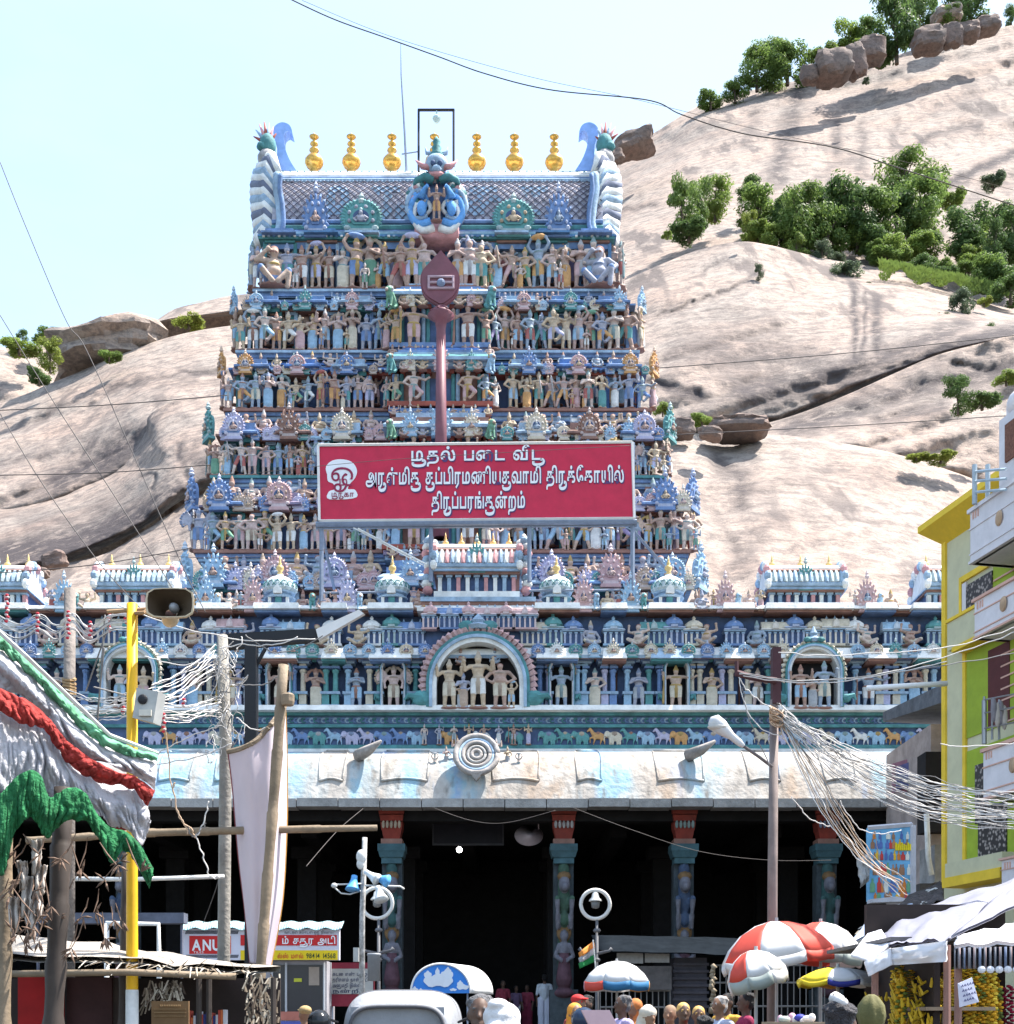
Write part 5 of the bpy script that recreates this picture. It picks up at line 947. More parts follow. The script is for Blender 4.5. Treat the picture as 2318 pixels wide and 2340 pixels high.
def yali():
    p = [('c', (0, .05, .1), (0, .05, 3.2), .20, .18, K_), ('e', (0, -.1, .12), (.34, .3, .14), H_), ('c', (0, -.18, .45), (0, -.2, 1.0), .26, .16, H_), ('e', (0, -.2, 1.2), (.15, .14, .20), S_), ('e', (0, -.24, 1.52), (.12, .12, .14), S_), ('e', (0, -.12, 1.60), (.24, .08, .22), G_)]
    for s in (1, -1):
        p += [('c', (s * .15, -.2, 1.3), (s * .28, -.24, 1.02), .07, .06, S_), ('c', (s * .28, -.24, 1.02), (s * .10, -.38, .92), .055, .045, S_), ('c', (s * .16, -.1, 1.75), (s * .2, -.34, 2.02), .10, .08, S_), ('c', (s * .2, -.34, 2.02), (s * .2, -.28, 1.72), .075, .06, S_),
              ('c', (s * .15, -.15, 2.25), (s * .22, -.44, 2.42), .11, .09, K_), ('c', (s * .22, -.44, 2.42), (s * .2, -.38, 2.05), .09, .06, S_), ('e', (s * .12, -.2, 3.02), (.05, .05, .09), G_)]
    return p + [('e', (0, -.12, 2.35), (.22, .24, .34), K_), ('e', (0, -.3, 2.78), (.18, .2, .2), S_), ('e', (0, -.48, 2.70), (.12, .14, .12), S_), ('e', (0, -.2, 2.98), (.22, .2, .12), G_), ('e', (0, -.25, 1.95), (.14, .12, .2), K_)]
YALI = fig_mesh('column_beast', yali(), .035, [mk('beast_pale', (.15, .15, .18), .4, .8, 5, grime=.5, gscale=3), PAINT, mk('beast_ochre', (.17, .10, .045), .4), mk('beast_rose', (.09, .045, .06), .4)])  # carving colours darkened to hold the eave's shade
for u, cc in ((290, 'blue'), (610, 'teal'), (897, 'teal'), (1288, 'green'), (1562, 'blue'), (1888, 'teal')):  # column, capital and bracket colours darkened for shade under the eave
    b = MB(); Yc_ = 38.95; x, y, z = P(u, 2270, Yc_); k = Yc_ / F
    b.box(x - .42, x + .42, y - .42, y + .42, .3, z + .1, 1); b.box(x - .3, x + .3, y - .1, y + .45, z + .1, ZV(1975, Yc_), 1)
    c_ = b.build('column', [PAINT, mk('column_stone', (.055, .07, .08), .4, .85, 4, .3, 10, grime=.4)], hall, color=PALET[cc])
    b = MB(); za = ZV(1975, Yc_)
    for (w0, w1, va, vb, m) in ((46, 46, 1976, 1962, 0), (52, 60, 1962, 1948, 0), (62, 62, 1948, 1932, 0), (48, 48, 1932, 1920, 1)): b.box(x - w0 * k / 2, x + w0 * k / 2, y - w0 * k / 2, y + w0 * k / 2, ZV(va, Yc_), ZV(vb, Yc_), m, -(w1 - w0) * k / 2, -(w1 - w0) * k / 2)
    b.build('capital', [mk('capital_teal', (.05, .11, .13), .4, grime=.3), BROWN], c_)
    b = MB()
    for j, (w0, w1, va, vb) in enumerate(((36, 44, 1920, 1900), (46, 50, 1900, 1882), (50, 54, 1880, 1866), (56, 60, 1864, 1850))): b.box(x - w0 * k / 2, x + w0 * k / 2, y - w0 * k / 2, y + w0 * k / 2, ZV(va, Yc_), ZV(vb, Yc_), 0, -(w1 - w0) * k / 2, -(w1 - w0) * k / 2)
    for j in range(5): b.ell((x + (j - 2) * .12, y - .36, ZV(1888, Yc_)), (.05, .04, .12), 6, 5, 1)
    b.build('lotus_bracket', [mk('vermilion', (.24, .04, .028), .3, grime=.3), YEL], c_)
    inst('beast_carving', YALI, (x, y - .2, z - .15), c_, random.uniform(-.15, .15), (1.0, 1.0, (ZV(1978, Yc_) - z + .1) / 3.25), tuple(.3 * c for c in PALET[cc]))  # carving tint cut down for the eave's shade
b = MB(); x0, _, z0_ = P(988, 1932, 41); x1 = XU(1152, 41); z1_ = ZV(1876, 41); b.box(x0, x1, 41, 41.12, z0_, z1_); b.box(x0 + .06, x1 - .06, 40.97, 41, z0_ + .06, z1_ - .06, 1)
b.build('dark_board', [mk('board_frame', (.06, .06, .07)), mk('board_face', (.022, .022, .03))], label='unlit dark board hanging inside the hall entrance', cat='board')
b = MB(); c = P(1209, 1910, 39.6); b.lathe([(.05, .10), (.12, .08), (.30, .0), (.44, -.06)], (0, 0, 0), 28, 0); b.v = [(c[0] + p[0], c[1] + p[1] * .4 - p[2] * -.9, c[2] + p[1] * .78) for p in b.v]; b.tube([(c[0] + .3, c[1] + .05, c[2] + .2), (c[0] + .3, c[1] + .05, zc)], .02, 5, 0)
b.build('hanging_gong', [mk('gong_metal', (.44, .36, .38), .2, .5)], smooth=True, label='pale round disc hanging below the eave right of the entrance', cat='gong')
bl = thing('hanging_bulb', 'glowing round bulb hanging in the dark entrance', 'bulb', P(1050, 1942, 42)); b = MB(); b.ell(P(1050, 1942, 42), .095, 12, 8); b.build('globe', [mk('lit_bulb', (1, 1, 1), .0, .5, emit=(1, .95, .9, 6))], bl, smooth=True); b = MB(); x, y, z = P(1050, 1935, 42); b.tube([(x, y, z), (x, y, zc + .1)], .012, 5); b.build('cord', [BLACKM], bl)
# ---------------------------------------------------------------- red name board on its steel frame
RB = mk('board_red', (.56, .022, .065), .12, .5, 3, grime=.06); sg = thing('name_board', 'long red board with white Tamil lettering on a steel frame before the tower', 'sign', P(1088, 1370, 40.5)); Yb = 40.4
def qx(u, v): return (P(u, v, Yb)[0], P(u, v, Yb)[2])
b = MB(); b.prism([qx(727, 1017), qx(1445, 1010), qx(1450, 1184), qx(730, 1190)], Yb, Yb + .05, 0); b.build('panel', [RB], sg)
b = MB(); cor = [(727, 1017), (1445, 1010), (1450, 1184), (730, 1190)]
for i in range(4): b.tube([P(*cor[i], Yb - .02), P(*cor[(i + 1) % 4], Yb - .02)], .05, 4)
b.build('border', [mk('board_border', (.72, .70, .68), .1)], sg)
b = MB(); 
for u, v1 in ((735, 1375), (985, 1330), (1210, 1330), (1446, 1375)): b.tube([P(u, 1012, Yb + .12), P(u, v1, Yb + .12)], .075, 6)
b.tube([P(722, 1198, Yb), P(1456, 1192, Yb)], .08, 6); b.tube([P(722, 1206, Yb + .1), P(1456, 1200, Yb + .1)], .05, 6)
for u, d in ((735, 30), (985, 20), (1446, 120)): b.tube([P(u, 1210, Yb + .15), P(u + d, 1350, Yb + 1.6)], .05, 5)
for ua, ub, v in ((735, 880, 1355), (1210, 1446, 1350)): b.tube([P(ua, v, Yb + .12), P(ub, v - 2, Yb + .12)], .035, 5)
b.tube([P(818, 1208, Yb - .05), P(975, 1290, Yb - .05)], .03, 5, 1); b.tube([P(808, 1206, Yb - .05), P(968, 1292, Yb - .05)], .018, 5, 1); b.build('frame', [STEEL, WHITE], sg)
TW = mk('letter_white', (.82, .82, .84), .05, .6); TS = mk('letter_shadow', (.10, .05, .16), .1, .6)
for body, u0, u1, vb, h in (('முதல் பைட வீடு', 938, 1246, 1053, 22), ('அருள்மிகு சுப்பிரமணியசுவாமி திருக்ேகாயில்', 836, 1428, 1107, 26), ('திருப்பரங்குன்றம்', 986, 1202, 1162, 26)):
    a = put_text(body, u0 + 2, u1 + 2, vb + 2, h, Yb - .012, .07, 0, .0095); [w_.build('word_edge', [TS], sg) for w_ in words(a)]; a = put_text(body, u0, u1, vb, h, Yb - .03, .045, 0, .0095); [w_.build('word', [TW], sg) for w_ in words(a)]
b = MB(); out = [(748, 1085), (745, 1068), (758, 1054), (780, 1050), (804, 1056), (816, 1074), (812, 1092), (800, 1106), (796, 1118), (812, 1120), (813, 1138), (752, 1141), (752, 1124), (766, 1118), (762, 1106), (750, 1100), (748, 1085)]
b.prism([qx(*curve(out, i / 60)) for i in range(60)], Yb - .02, Yb - .002, 0); b.build('emblem', [TW], sg)
a = put_text('ஓ', 754, 812, 1104, 36, Yb - .032, .0); a.merge(put_text('ம', 774, 796, 1109, 15, Yb - .034, .02)); a.merge(put_text('முருகா', 757, 810, 1135, 9, Yb - .034, .03)); a.build('emblem_lines', [mk('emblem_red', (.30, .03, .08), .1)], sg)
# ---------------------------------------------------------------- yellow house on the right
def wall_frame(u0, Y0, slope):
    """vertical wall plane that starts at pixel column u0, depth Y0 and comes nearer; slope = dX per metre nearer"""
    x0 = XU(u0, Y0); L_ = math.hypot(slope, 1); d = Vector((slope / L_, -1 / L_)); nrm = Vector((-1 / L_, -slope / L_))
    def B(s, out, z): return (x0 + d.x * s + nrm.x * out, Y0 + d.y * s + nrm.y * out, z)
    def sv(u, v, out=0.0):
        a = (u - CU) / F; s = (a * (Y0 + nrm.y * out) - x0 - nrm.x * out) / (d.x - a * d.y); y = Y0 + d.y * s + nrm.y * out
        return s, ZV(v, y)
    return B, sv
HB, HS = wall_frame(2158, 30.0, .21)
house = thing('yellow_house', 'yellow and lime house with white balconies at the right edge', 'house', HB(0, 0, 0))
YW = mk('house_yellow', (.86, .58, .05), .15, .7, 2, grime=.14); PALE = mk('house_pale', (.60, .57, .38), .12, .8, 2, grime=.08); LIME = mk('house_lime', (.34, .44, .04), .15, .75, 2, grime=.2); BALW = mk('balcony_white', (.70, .66, .68), .12, .7, 3, grime=.12); PEACH = mk('balcony_peach', (.66, .40, .32), .12, .7); MAR = mk('door_maroon', (.10, .02, .02), .2, .5)
def wbox(b, s0, s1, o0, o1, z0, z1, m=0):
    v = [HB(s, o, z) for z in (z0, z1) for s, o in ((s0, o1), (s1, o1), (s1, o0), (s0, o0))]
    b.add(v, [(0, 1, 5, 4), (1, 2, 6, 5), (2, 3, 7, 6), (3, 0, 4, 7), (4, 5, 6, 7), (3, 2, 1, 0)], m)
ztop = HS(2190, 1205)[1]; zbot = HS(2190, 2010)[1]
b = MB(); wbox(b, 0, 9, -6, 0, 0, ztop); b.build('wall', [PALE], house)
b = MB(); wbox(b, -.03, .13, -.1, .05, zbot, ztop + .3); wbox(b, -.03, .06, -6, -.1, zbot, ztop + .3); b.build('corner_trim', [YW], house)
b = MB(); s1, _ = HS(2205, 1500); wbox(b, s1, s1 + .12, -.05, .06, HS(2205, 1980)[1], HS(2205, 1470)[1]); s2, _ = HS(2197, 1330); wbox(b, s2, s2 + .10, -.05, .06, HS(2197, 1430)[1], HS(2197, 1335)[1]); wbox(b, s2, s2 + 1.6, -.05, .06, HS(2197, 1335)[1], HS(2197, 1322)[1]); b.build('window_trim', [YW], house)
b = MB(); v = [HB(-.30, .50, ztop + .15), HB(5, .50, ztop + .15), HB(5, -4, ztop + .55), HB(-.30, -4, ztop + .55)]; b.add(v + [(p[0], p[1], p[2] + .14) for p in v], [(3, 2, 1, 0), (4, 5, 6, 7), (0, 1, 5, 4), (1, 2, 6, 5), (2, 3, 7, 6), (3, 0, 4, 7)])
v = [HB(-.30, .50, ztop + .15), HB(-.30, -4, ztop + .2), HB(0, -4, ztop - .2), HB(0, 0, ztop - .2)]; v2 = [HB(-.30, .50, ztop + .15), HB(5, .50, ztop + .15), HB(5, 0, ztop - .2), HB(0, 0, ztop - .2)]
b.add(v, [(0, 1, 2, 3)]); b.add(v2, [(0, 3, 2, 1)]); b.build('eave', [YW], house)
# coloured wall bays and pebble cladding
b = MB(); s0, _ = HS(2207, 1600); wbox(b, s0, s0 + 3, -.1, .025, HS(2207, 1690)[1], HS(2207, 1478)[1]); s0, _ = HS(2209, 1860); wbox(b, s0, s0 + 3, -.1, .022, HS(2207, 1985)[1], HS(2207, 1720)[1]); s0, _ = HS(2272, 1350); wbox(b, s0, s0 + 3, -.1, .02, HS(2272, 1450)[1], HS(2272, 1295)[1]); b.build('lime_wall', [LIME], house)
PEB = bpy.data.materials.new('pebble_cladding'); PEB.use_nodes = True; _t = PEB.node_tree; _v = _t.nodes.new('ShaderNodeTexVoronoi'); _v.inputs['Scale'].default_value = 11; _g2 = _t.nodes.new('ShaderNodeNewGeometry'); _t.links.new(_g2.outputs['Position'], _v.inputs['Vector']); _r = _t.nodes.new('ShaderNodeValToRGB'); _r.color_ramp.elements[0].color = (.42, .36, .33, 1); _r.color_ramp.elements[1].color = (.03, .025, .025, 1); _r.color_ramp.elements[0].position = .18; _r.color_ramp.elements[1].position = .5; _t.links.new(_v.outputs['Distance'], _r.inputs[0]); _t.links.new(_r.outputs[0], _t.nodes['Principled BSDF'].inputs['Base Color'])
for (u0, u1, va, vb) in ((2211, 2272, 1405, 1322), (2233, 2262, 1880, 1745), (2240, 2305, 1962, 1840)):
    b = MB(); a = HS(u0, vb)[0]; c = HS(u1, vb)[0]; wbox(b, a, c, -.1, .05, HS((u0 + u1) / 2, va)[1], HS((u0 + u1) / 2, vb)[1]); b.build('pebble_panel', [PEB], house)
b = MB(); a = HS(2262, 1600)[0]; wbox(b, a, a + .8, -.1, .04, HS(2262, 1665)[1], HS(2262, 1488)[1]); b.build('door', [MAR], house)
b = MB(); a = HS(2205, 1400)[0]; wbox(b, a - .02, a + .14, -.1, .055, HS(2205, 1430)[1], HS(2205, 1335)[1]); b.build('window_reveal', [BALW], house)
for q in range(7):   # orange louvre strips on the lime walls
    for (u, v0, dv) in ((2275, 1330, 34), (2292, 1500, 26)):
        b = MB(); s, z = HS(u, v0 + q * dv); 
        if (dv == 34 and q > 3): continue
        wbox(b, s, s + 1.2, .02, .05, z, z + .035); b.build('louvre_strip', [PEACH], house)
# balconies
for i, (uc, vt, vb, out, mould) in enumerate(((2218, 1165, 1290, 1.0, 1), (2228, 1370, 1462, .8, 0), (2248, 1712, 1830, .7, 0), (2290, 1962, 2035, .7, 0))):
    s, zt = HS(uc, vt, out); _, zb_ = HS(uc, vb, out); bal = MB(); h = zt - zb_
    wbox(bal, s, s + 6, 0, out - .06, zb_, zb_ + .12); wbox(bal, s, s + 6, out - .12, out, zb_, zt); wbox(bal, s, s + .12, 0, out - .12, zb_, zt)
    bo = bal.build('balcony', [BALW], house); mo = MB()
    for f, t, e in ((.0, .05, .03), (.16, .025, .02), (.62, .025, .02), (.93, .07, .05)): wbox(mo, s - e, s + 6, out, out + e, zb_ + f * h, zb_ + (f + t) * h); wbox(mo, s - e, s, 0, out, zb_ + f * h, zb_ + (f + t) * h)
    mo.build('moulding', [PEACH if i else BALW], bo)
    for q in range(3): 
        m2 = MB(); wbox(m2, s + .10 + .09 * q, s + .14 + .09 * q, out, out + .015, zt - .24, zt - .10); m2.build('slot', [PEACH], bo)
    m3 = MB(); c = HB(s + 1.05, out, zb_ + h * .5); m3.lathe([(.16, 0), (.14, .03), (.05, .05)], (0, 0, 0), 16); m3.v = [(c[0] - z_, c[1] + x_, c[2] + y_) for x_, y_, z_ in m3.v]; m3.build('rosette', [mk('rosette', (.50, .34, .22), .3)], bo)
    if i == 0: s00, z00 = s, zb_
b = MB(); s, zt = HS(2190, 1440, .3); wbox(b, s - .35, s + .75, 0, .35, HS(2200, 1490)[1], HS(2200, 1425)[1]); b.build('ledge_band', [PALE], house); b = MB(); wbox(b, s - .2, s + 2, 0, .5, HS(2210, 2010)[1], HS(2210, 1975)[1]); b.build('ledge_band', [PALE], house)
b = MB(); wbox(b, s - .38, s + .8, 0, .39, HS(2200, 1426)[1], HS(2200, 1419)[1]); b.build('ledge_trim', [YW], house); b = MB(); wbox(b, s - .1, s + 2, 0, .4, HS(2200, 1500)[1], HS(2200, 1489)[1]); b.build('ledge_trim', [YW], house); b = MB(); wbox(b, s - .25, s + 2, 0, .55, HS(2210, 2030)[1], HS(2210, 2008)[1]); b.build('ledge_trim', [YW], house)
pc = MB(); s, z = HS(2284, 1080, .6); wbox(pc, s, s + .9, .0, .6, z - .4, HS(2284, 962, .6)[1]); wbox(pc, s + .1, s + .8, .1, .5, HS(2284, 962, .6)[1], HS(2284, 935, .6)[1]); po = pc.build('roof_post', [BALW], house)
pc = MB(); wbox(pc, s + .26, s + .66, .58, .64, HS(2284, 1070, .6)[1], HS(2284, 985, .6)[1]); pc.build('carved_panel', [mk('carved_brown', (.20, .09, .06), .5, .8, 20)], po)
c = HB(s + .45, .3, HS(2284, 940, .6)[1]); pc = MB(); pc.ell(c, (.36, .36, .3), 14, 9); pc.build('post_cap', [BALW], po, smooth=True)
b = MB()
for i, u in enumerate((2228, 2258)): b.tube([P(u, 1152, 26.8), P(u, 1062, 26.8)], .05, 6)
for v in (1078, 1100, 1125): b.tube([P(2228, v, 26.8), P(2300, v - 6, 25.6)], .03, 5)
b.build('roof_railing', [mk('galvanised', (.42, .50, .56), .2, .45)], house)
b = MB()
for u in (2250, 2268, 2284): b.tube([P(u, 1690, 27.0), P(u, 1592 + (u - 2250) * .2, 27.0)], .025, 6)
for v in (1600, 1630, 1665): b.tube([P(2248, v, 27.0), P(2320, v - 14, 26.2)], .018, 5)
b.tube([P(2250, 1600, 27), P(2250, 1700, 27)], .05, 6); b.build('balcony_railing', [mk('stainless', (.30, .30, .32), .2, .35, metal=.6)], house)
b = MB()
for i, (u, v) in enumerate(((2272, 1600), (2280, 1612), (2288, 1606), (2296, 1618))): b.ell(P(u, v + 22, 26.6), (.07, .05, .26), 8, 6, i % 2)
b.build('hanging_clothes', [mk('cloth_grey', (.22, .20, .22), .3), mk('cloth_beige', (.45, .40, .36), .3)], smooth=True, label='washing hung over the balcony railing of the yellow house', cat='washing')
# ---------------------------------------------------------------- concrete building between house and hall
bb = thing('concrete_building', 'weathered concrete building squeezed between hall and yellow house', 'building', P(2110, 2330, 33)); b = MB()
PLA = mk('old_wall', (.42, .34, .31), .3, .9, 2, .2, grime=.3)
b.prism([(XU(u, 34), ZV(v, 34)) for u, v in ((2128, 1655), (2240, 1655), (2240, 2450), (2128, 2450))], 34, 38, 0); b.build('wall', [PLA], bb)
b = MB(); vs = []
for (u, v, Y) in ((2018, 1628, 37), (2170, 1556, 32), (2170, 1600, 32), (2018, 1650, 37)): vs.append(P(u, v, Y))
vs += [(p[0] + 2.0, p[1] + .4, p[2]) for p in vs]; b.add(vs, [(0, 3, 2, 1), (4, 5, 6, 7), (0, 1, 5, 4), (1, 2, 6, 5), (2, 3, 7, 6), (3, 0, 4, 7)]); b.build('canopy_slab', [mk('slab_dark', (.14, .15, .17), .4, .9, 3, .3, grime=.4)], bb)
b = MB(); b.box(XU(2105, 33.9), XU(2200, 33.9), 33.5, 34.2, ZV(1905, 33.9), ZV(1725, 33.9)); b.build('dark_opening', [DARK], bb)
b = MB(); b.box(XU(2125, 33), XU(2192, 33), 32.6, 33.8, ZV(2020, 33), ZV(1935, 33)); b.box(XU(2100, 33), XU(2192, 33), 32.9, 33.9, ZV(2080, 33), ZV(2020, 33), 1); b.build('cement_box', [GREYC, mk('dim_wall', (.10, .09, .085), .4)], bb)
b = MB(); b.tube([P(2182, 1985, 32), P(2182, 2045, 32), P(2172, 2060, 32), P(2172, 2110, 32)], .09, 8); b.tube([P(2118, 1860, 32.5), P(2122, 1960, 32.5), P(2130, 2000, 32.5)], .07, 8); b.build('drain_pipe', [WHITE], bb, smooth=True)
b = MB(); b.prism([(XU(u, 36), ZV(v, 36)) for u, v in ((2041, 1745), (2104, 1726), (2106, 1808), (2041, 1812))], 36, 36.1, 0); b.prism([(XU(u, 35.9), ZV(v, 35.9)) for u, v in ((2050, 1752), (2098, 1735), (2100, 1800), (2050, 1804))], 35.88, 35.98, 1); b.build('poster', [mk('poster_rose', (.42, .20, .26), .3), mk('poster_blue', (.15, .16, .36), .6, .7, 1.5)], bb)
# tube light on the right
b = MB(); b.tube([P(1982, 1573, 28), P(2165, 1562, 28)], .06, 8); b.build('tube_light', [mk('tube_white', (.8, .8, .8), .05, .4)], label='long white fluorescent tube reaching out from the yellow house', cat='tube light', smooth=True)
# hoarding with many coloured goods
hd = thing('shop_hoarding', 'tall blue shop hoarding covered with pictures of bottles and tools', 'hoarding', P(2036, 2070, 26)); b = MB(); Yh = 26
b.prism([(XU(u, Yh), ZV(v, Yh)) for u, v in ((1984, 1892), (2085, 1884), (2086, 2060), (1984, 2060))], Yh, Yh + .12, 0); b.build('board', [mk('hoard_blue', (.16, .40, .62), .25)], hd)
b = MB(); b.tube([P(1984, 1892, Yh), P(2085, 1884, Yh)], .05, 4); b.tube([P(2087, 1886, Yh - .02), P(2087, 2062, Yh - .02)], .06, 4); b.prism([(XU(u, Yh), ZV(v, Yh)) for u, v in ((1982, 2058), (2040, 2052), (2086, 2062), (1982, 2066))], Yh - .3, Yh, 0); b.build('border', [mk('hoard_grey', (.55, .54, .58), .2)], hd)
rh = random.Random(4); hc = [(.55, .06, .05), (.75, .45, .03), (.60, .20, .04), (.30, .16, .09), (.10, .16, .40), (.7, .68, .6), (.15, .35, .2), (.45, .22, .1)]
HM = [mk('print_%d' % i, c, .25) for i, c in enumerate(hc)]
for r, (v0, v1, n) in enumerate(((1898, 1918, 6), (1916, 1940, 9), (1942, 1966, 9), (1970, 2000, 10), (2004, 2040, 9), (2036, 2054, 7))):
    for i in range(n):
        u = lerp(1992, 2080, (i + .5) / n) + rh.uniform(-3, 3); w_ = rh.uniform(3, 6); b = MB(); hh = rh.uniform(.75, 1); k = Yh / F; x, _, z = P(u, v1, Yh)
        b.lathe([(w_ * k * .9, 0), (w_ * k, .02), (w_ * k, (v1 - v0) * k * hh * .6), (w_ * k * .4, (v1 - v0) * k * hh * .75), (w_ * k * .4, (v1 - v0) * k * hh)], (x, Yh - .012, z), 8, 0, 1, .12); b.build('printed_item', [rh.choice(HM)], hd)
b = MB()
for i in range(9): b.box(XU(2046 + 4.6 * i, Yh), XU(2049.6 + 4.6 * i, Yh), Yh - .03, Yh - .004, ZV(1944, Yh), ZV(1926 + (i % 3) * 3, Yh), 0)
b.build('printed_lettering', [mk('print_yellow', (.8, .62, .02), .1)], hd)
# ---------------------------------------------------------------- awnings and stalls at lower right
TARP = mk('tarp_shade_lavender', (.27, .27, .33), .12, .6, 1.2, .2, 6, grime=.12, trans=.15); TARPW = mk('tarp_white', (.74, .73, .76), .1, .6, 1.2, .2, 6, grime=.1, trans=.15)  # lavender sheet carries shade in its colour; the white is its sunlit part
def sheet(name, pts, mat, label=None, cat=None, parent=None, th=.03, n=10, wav=.03, seed=1, kind=None):
    """cloth or sheet metal over four (u,v,Y) corners: tl, tr, br, bl"""
    tl, tr, br, bl = [Vector(P(*p)) for p in pts]; nrm = (tr - tl).cross(bl - tl).normalized(); b = MB()
    def pt(s, t, o=0):
        p = tl.lerp(tr, s).lerp(bl.lerp(br, s), t); q = Vector((s * 4, t * 3, seed)); return p + nrm * (wav * (noise.noise(q) + .5 * noise.noise(q * 2.7)) - .35 * wav * math.sin(math.pi * s) * math.sin(math.pi * t) * 3 + o)
    b.grid(lambda s, t: pt(s, t), n, n); b.grid(lambda s, t: pt(1 - s, t, -th), n, n)
    w_ = n + 1; N_ = w_ * w_
    for j in range(n): b.f += [[j * w_, (j + 1) * w_, N_ + (j + 1) * w_ + n, N_ + j * w_ + n], [j * w_ + n, N_ + j * w_, N_ + (j + 1) * w_, (j + 1) * w_ + n]]; b.m += [0, 0]
    return b.build(name, [mat], parent, True, label=label, cat=cat, kind=kind)
sheet('hanging_rag', [(1958, 1962, 25.7), (1990, 1952, 25.7), (1986, 2014, 25.6), (1966, 2030, 25.6)], mk('rag_white', (.40, .39, .38), .3), label='crumpled white rag hanging left of the blue hoarding', cat='rag', wav=.16, n=16, seed=31)
aw = thing('stall_awning', 'large pale lavender tarpaulin awning over the garland stall', 'awning', P(2100, 2330, 15))
sheet('sheet', [(2002, 2112, 17.5), (2332, 2008, 19), (2172, 2148, 12.4), (2034, 2168, 12.7)], TARP, parent=aw, n=20, wav=.06, seed=2)
sheet('side_sheet', [(2332, 2010, 18.9), (2345, 2012, 18.8), (2345, 2062, 15.5), (2173, 2147, 12.4)], TARP, parent=aw, wav=.03, seed=7)
sheet('edge_flap', [(1945, 2186, 13.0), (2003, 2112, 16.8), (2034, 2167, 12.72), (1988, 2202, 12.75)], TARPW, parent=aw, wav=.015, seed=3)
b = MB(); b.box(XU(2036, 13), XU(2345, 13) + 5, 13.0, 15.6, 2.44, 2.48); b.build('added_shade_roof', [mk('shade_roof_grey', (.12, .11, .11), .3)], aw)  # hidden sheet added to keep the sun off the garlands
sheet('valance', [(2034, 2168, 12.7), (2166, 2150, 12.3), (2164, 2198, 12.3), (2038, 2206, 12.7)], TARPW, parent=aw, wav=.04, seed=4)
sheet('front_flap', [(1975, 2200, 12.72), (2036, 2168, 12.7), (2040, 2206, 12.66), (1985, 2232, 12.68)], TARPW, parent=aw, wav=.02, seed=5)
sheet('rear_sheet', [(1985, 2105, 20), (2085, 2068, 22), (2090, 2085, 20), (1940, 2160, 18)], mk('tin_blue', (.38, .46, .62), .2, .5), parent=aw, wav=.03, seed=6)
b = MB(); 
for u, v, Y in ((2000, 2212, 12.9), (2165, 2160, 12.4), (2330, 2060, 13.6)): x, y, z = P(u, v, Y); b.tube([(x, y, 0), (x, y, z)], .035, 6)
b.build('pole', [BROWN], aw)
a2 = thing('striped_awning', 'small awning with grey striped corrugated valance at the right edge', 'awning', P(2260, 2330, 10.5))
b = MB(); n = 64
for i in range(n):
    ua = 2184 + (2340 - 2184) * i / n; ub = 2184 + (2340 - 2184) * (i + 1) / n; ya = 10.4 + .05 * math.sin(i * 1.3); yb = 10.4 + .05 * math.sin((i + 1) * 1.3)
    b.add([P(ua, 2166 - .02 * (ua - 2184), ya), P(ub, 2166 - .02 * (ub - 2184), yb), P(ub, 2214, yb), P(ua, 2214, ya)], [(0, 3, 2, 1)], (0, 1, 0, 2)[i // 2 % 4])
o = b.build('valance', [mk('stripe_grey', (.20, .20, .22), .2), mk('stripe_rose', (.30, .22, .22), .2), mk('stripe_blue', (.16, .20, .30), .2)], a2, True); md = o.modifiers.new('t', 'SOLIDIFY'); md.thickness = .01
sheet('top', [(2190, 2150, 11.6), (2345, 2110, 12.2), (2345, 2160, 10.35), (2182, 2166, 10.4)], TARPW, parent=a2, wav=.04, seed=8)
b = MB(); 
for i in range(5): b.ell(P(2244 + 20 * i, 2216, 10.35), (.035, .02, .03), 7, 5)
b.build('bulb_row', [TARPW], a2); b = MB(); x, y, z = P(2190, 2168, 10.5); b.tube([(x, y, 0), (x, y, z)], .03, 6); b.build('pole', [BROWN], a2)
# rubble strip on the slope behind the awnings
sheet('tin_roof', [(1975, 2120, 24), (2150, 2015, 26), (2160, 2060, 22), (2000, 2160, 19)], mk('rubble_dark', (.07, .06, .06), .8, .95, 9, .9, 20), label='dark littered roof sloping behind the lavender awning', cat='roof', wav=.12, seed=9)
rb = MB(); rr = random.Random(8)
for i in range(420):
    s, t = rr.random(), rr.random(); u = lerp(lerp(1968, 2140, s), lerp(1950, 2100, s), t); v = lerp(lerp(2118, 2030, s), lerp(2172, 2090, s), t) ; Y = lerp(lerp(23.4, 25, s), lerp(18.6, 20.5, s), t); x, y, z = P(u, v, Y); q = rr.uniform(.03, .09)
    rb.add([(x - q, y, z), (x + q * rr.random(), y - q, z + q * .5), (x + q, y + q, z + q), (x, y + q, z + q * rr.random())], [(0, 1, 2), (0, 2, 3), (0, 3, 1), (1, 3, 2)], rr.randrange(3))
rb.build('litter', [mk('dry_leaf', (.30, .26, .20), .4), mk('ash', (.5, .48, .44), .3), mk('burnt', (.06, .05, .045))], kind='stuff', label='dry litter spread on the dark roof', cat='litter')
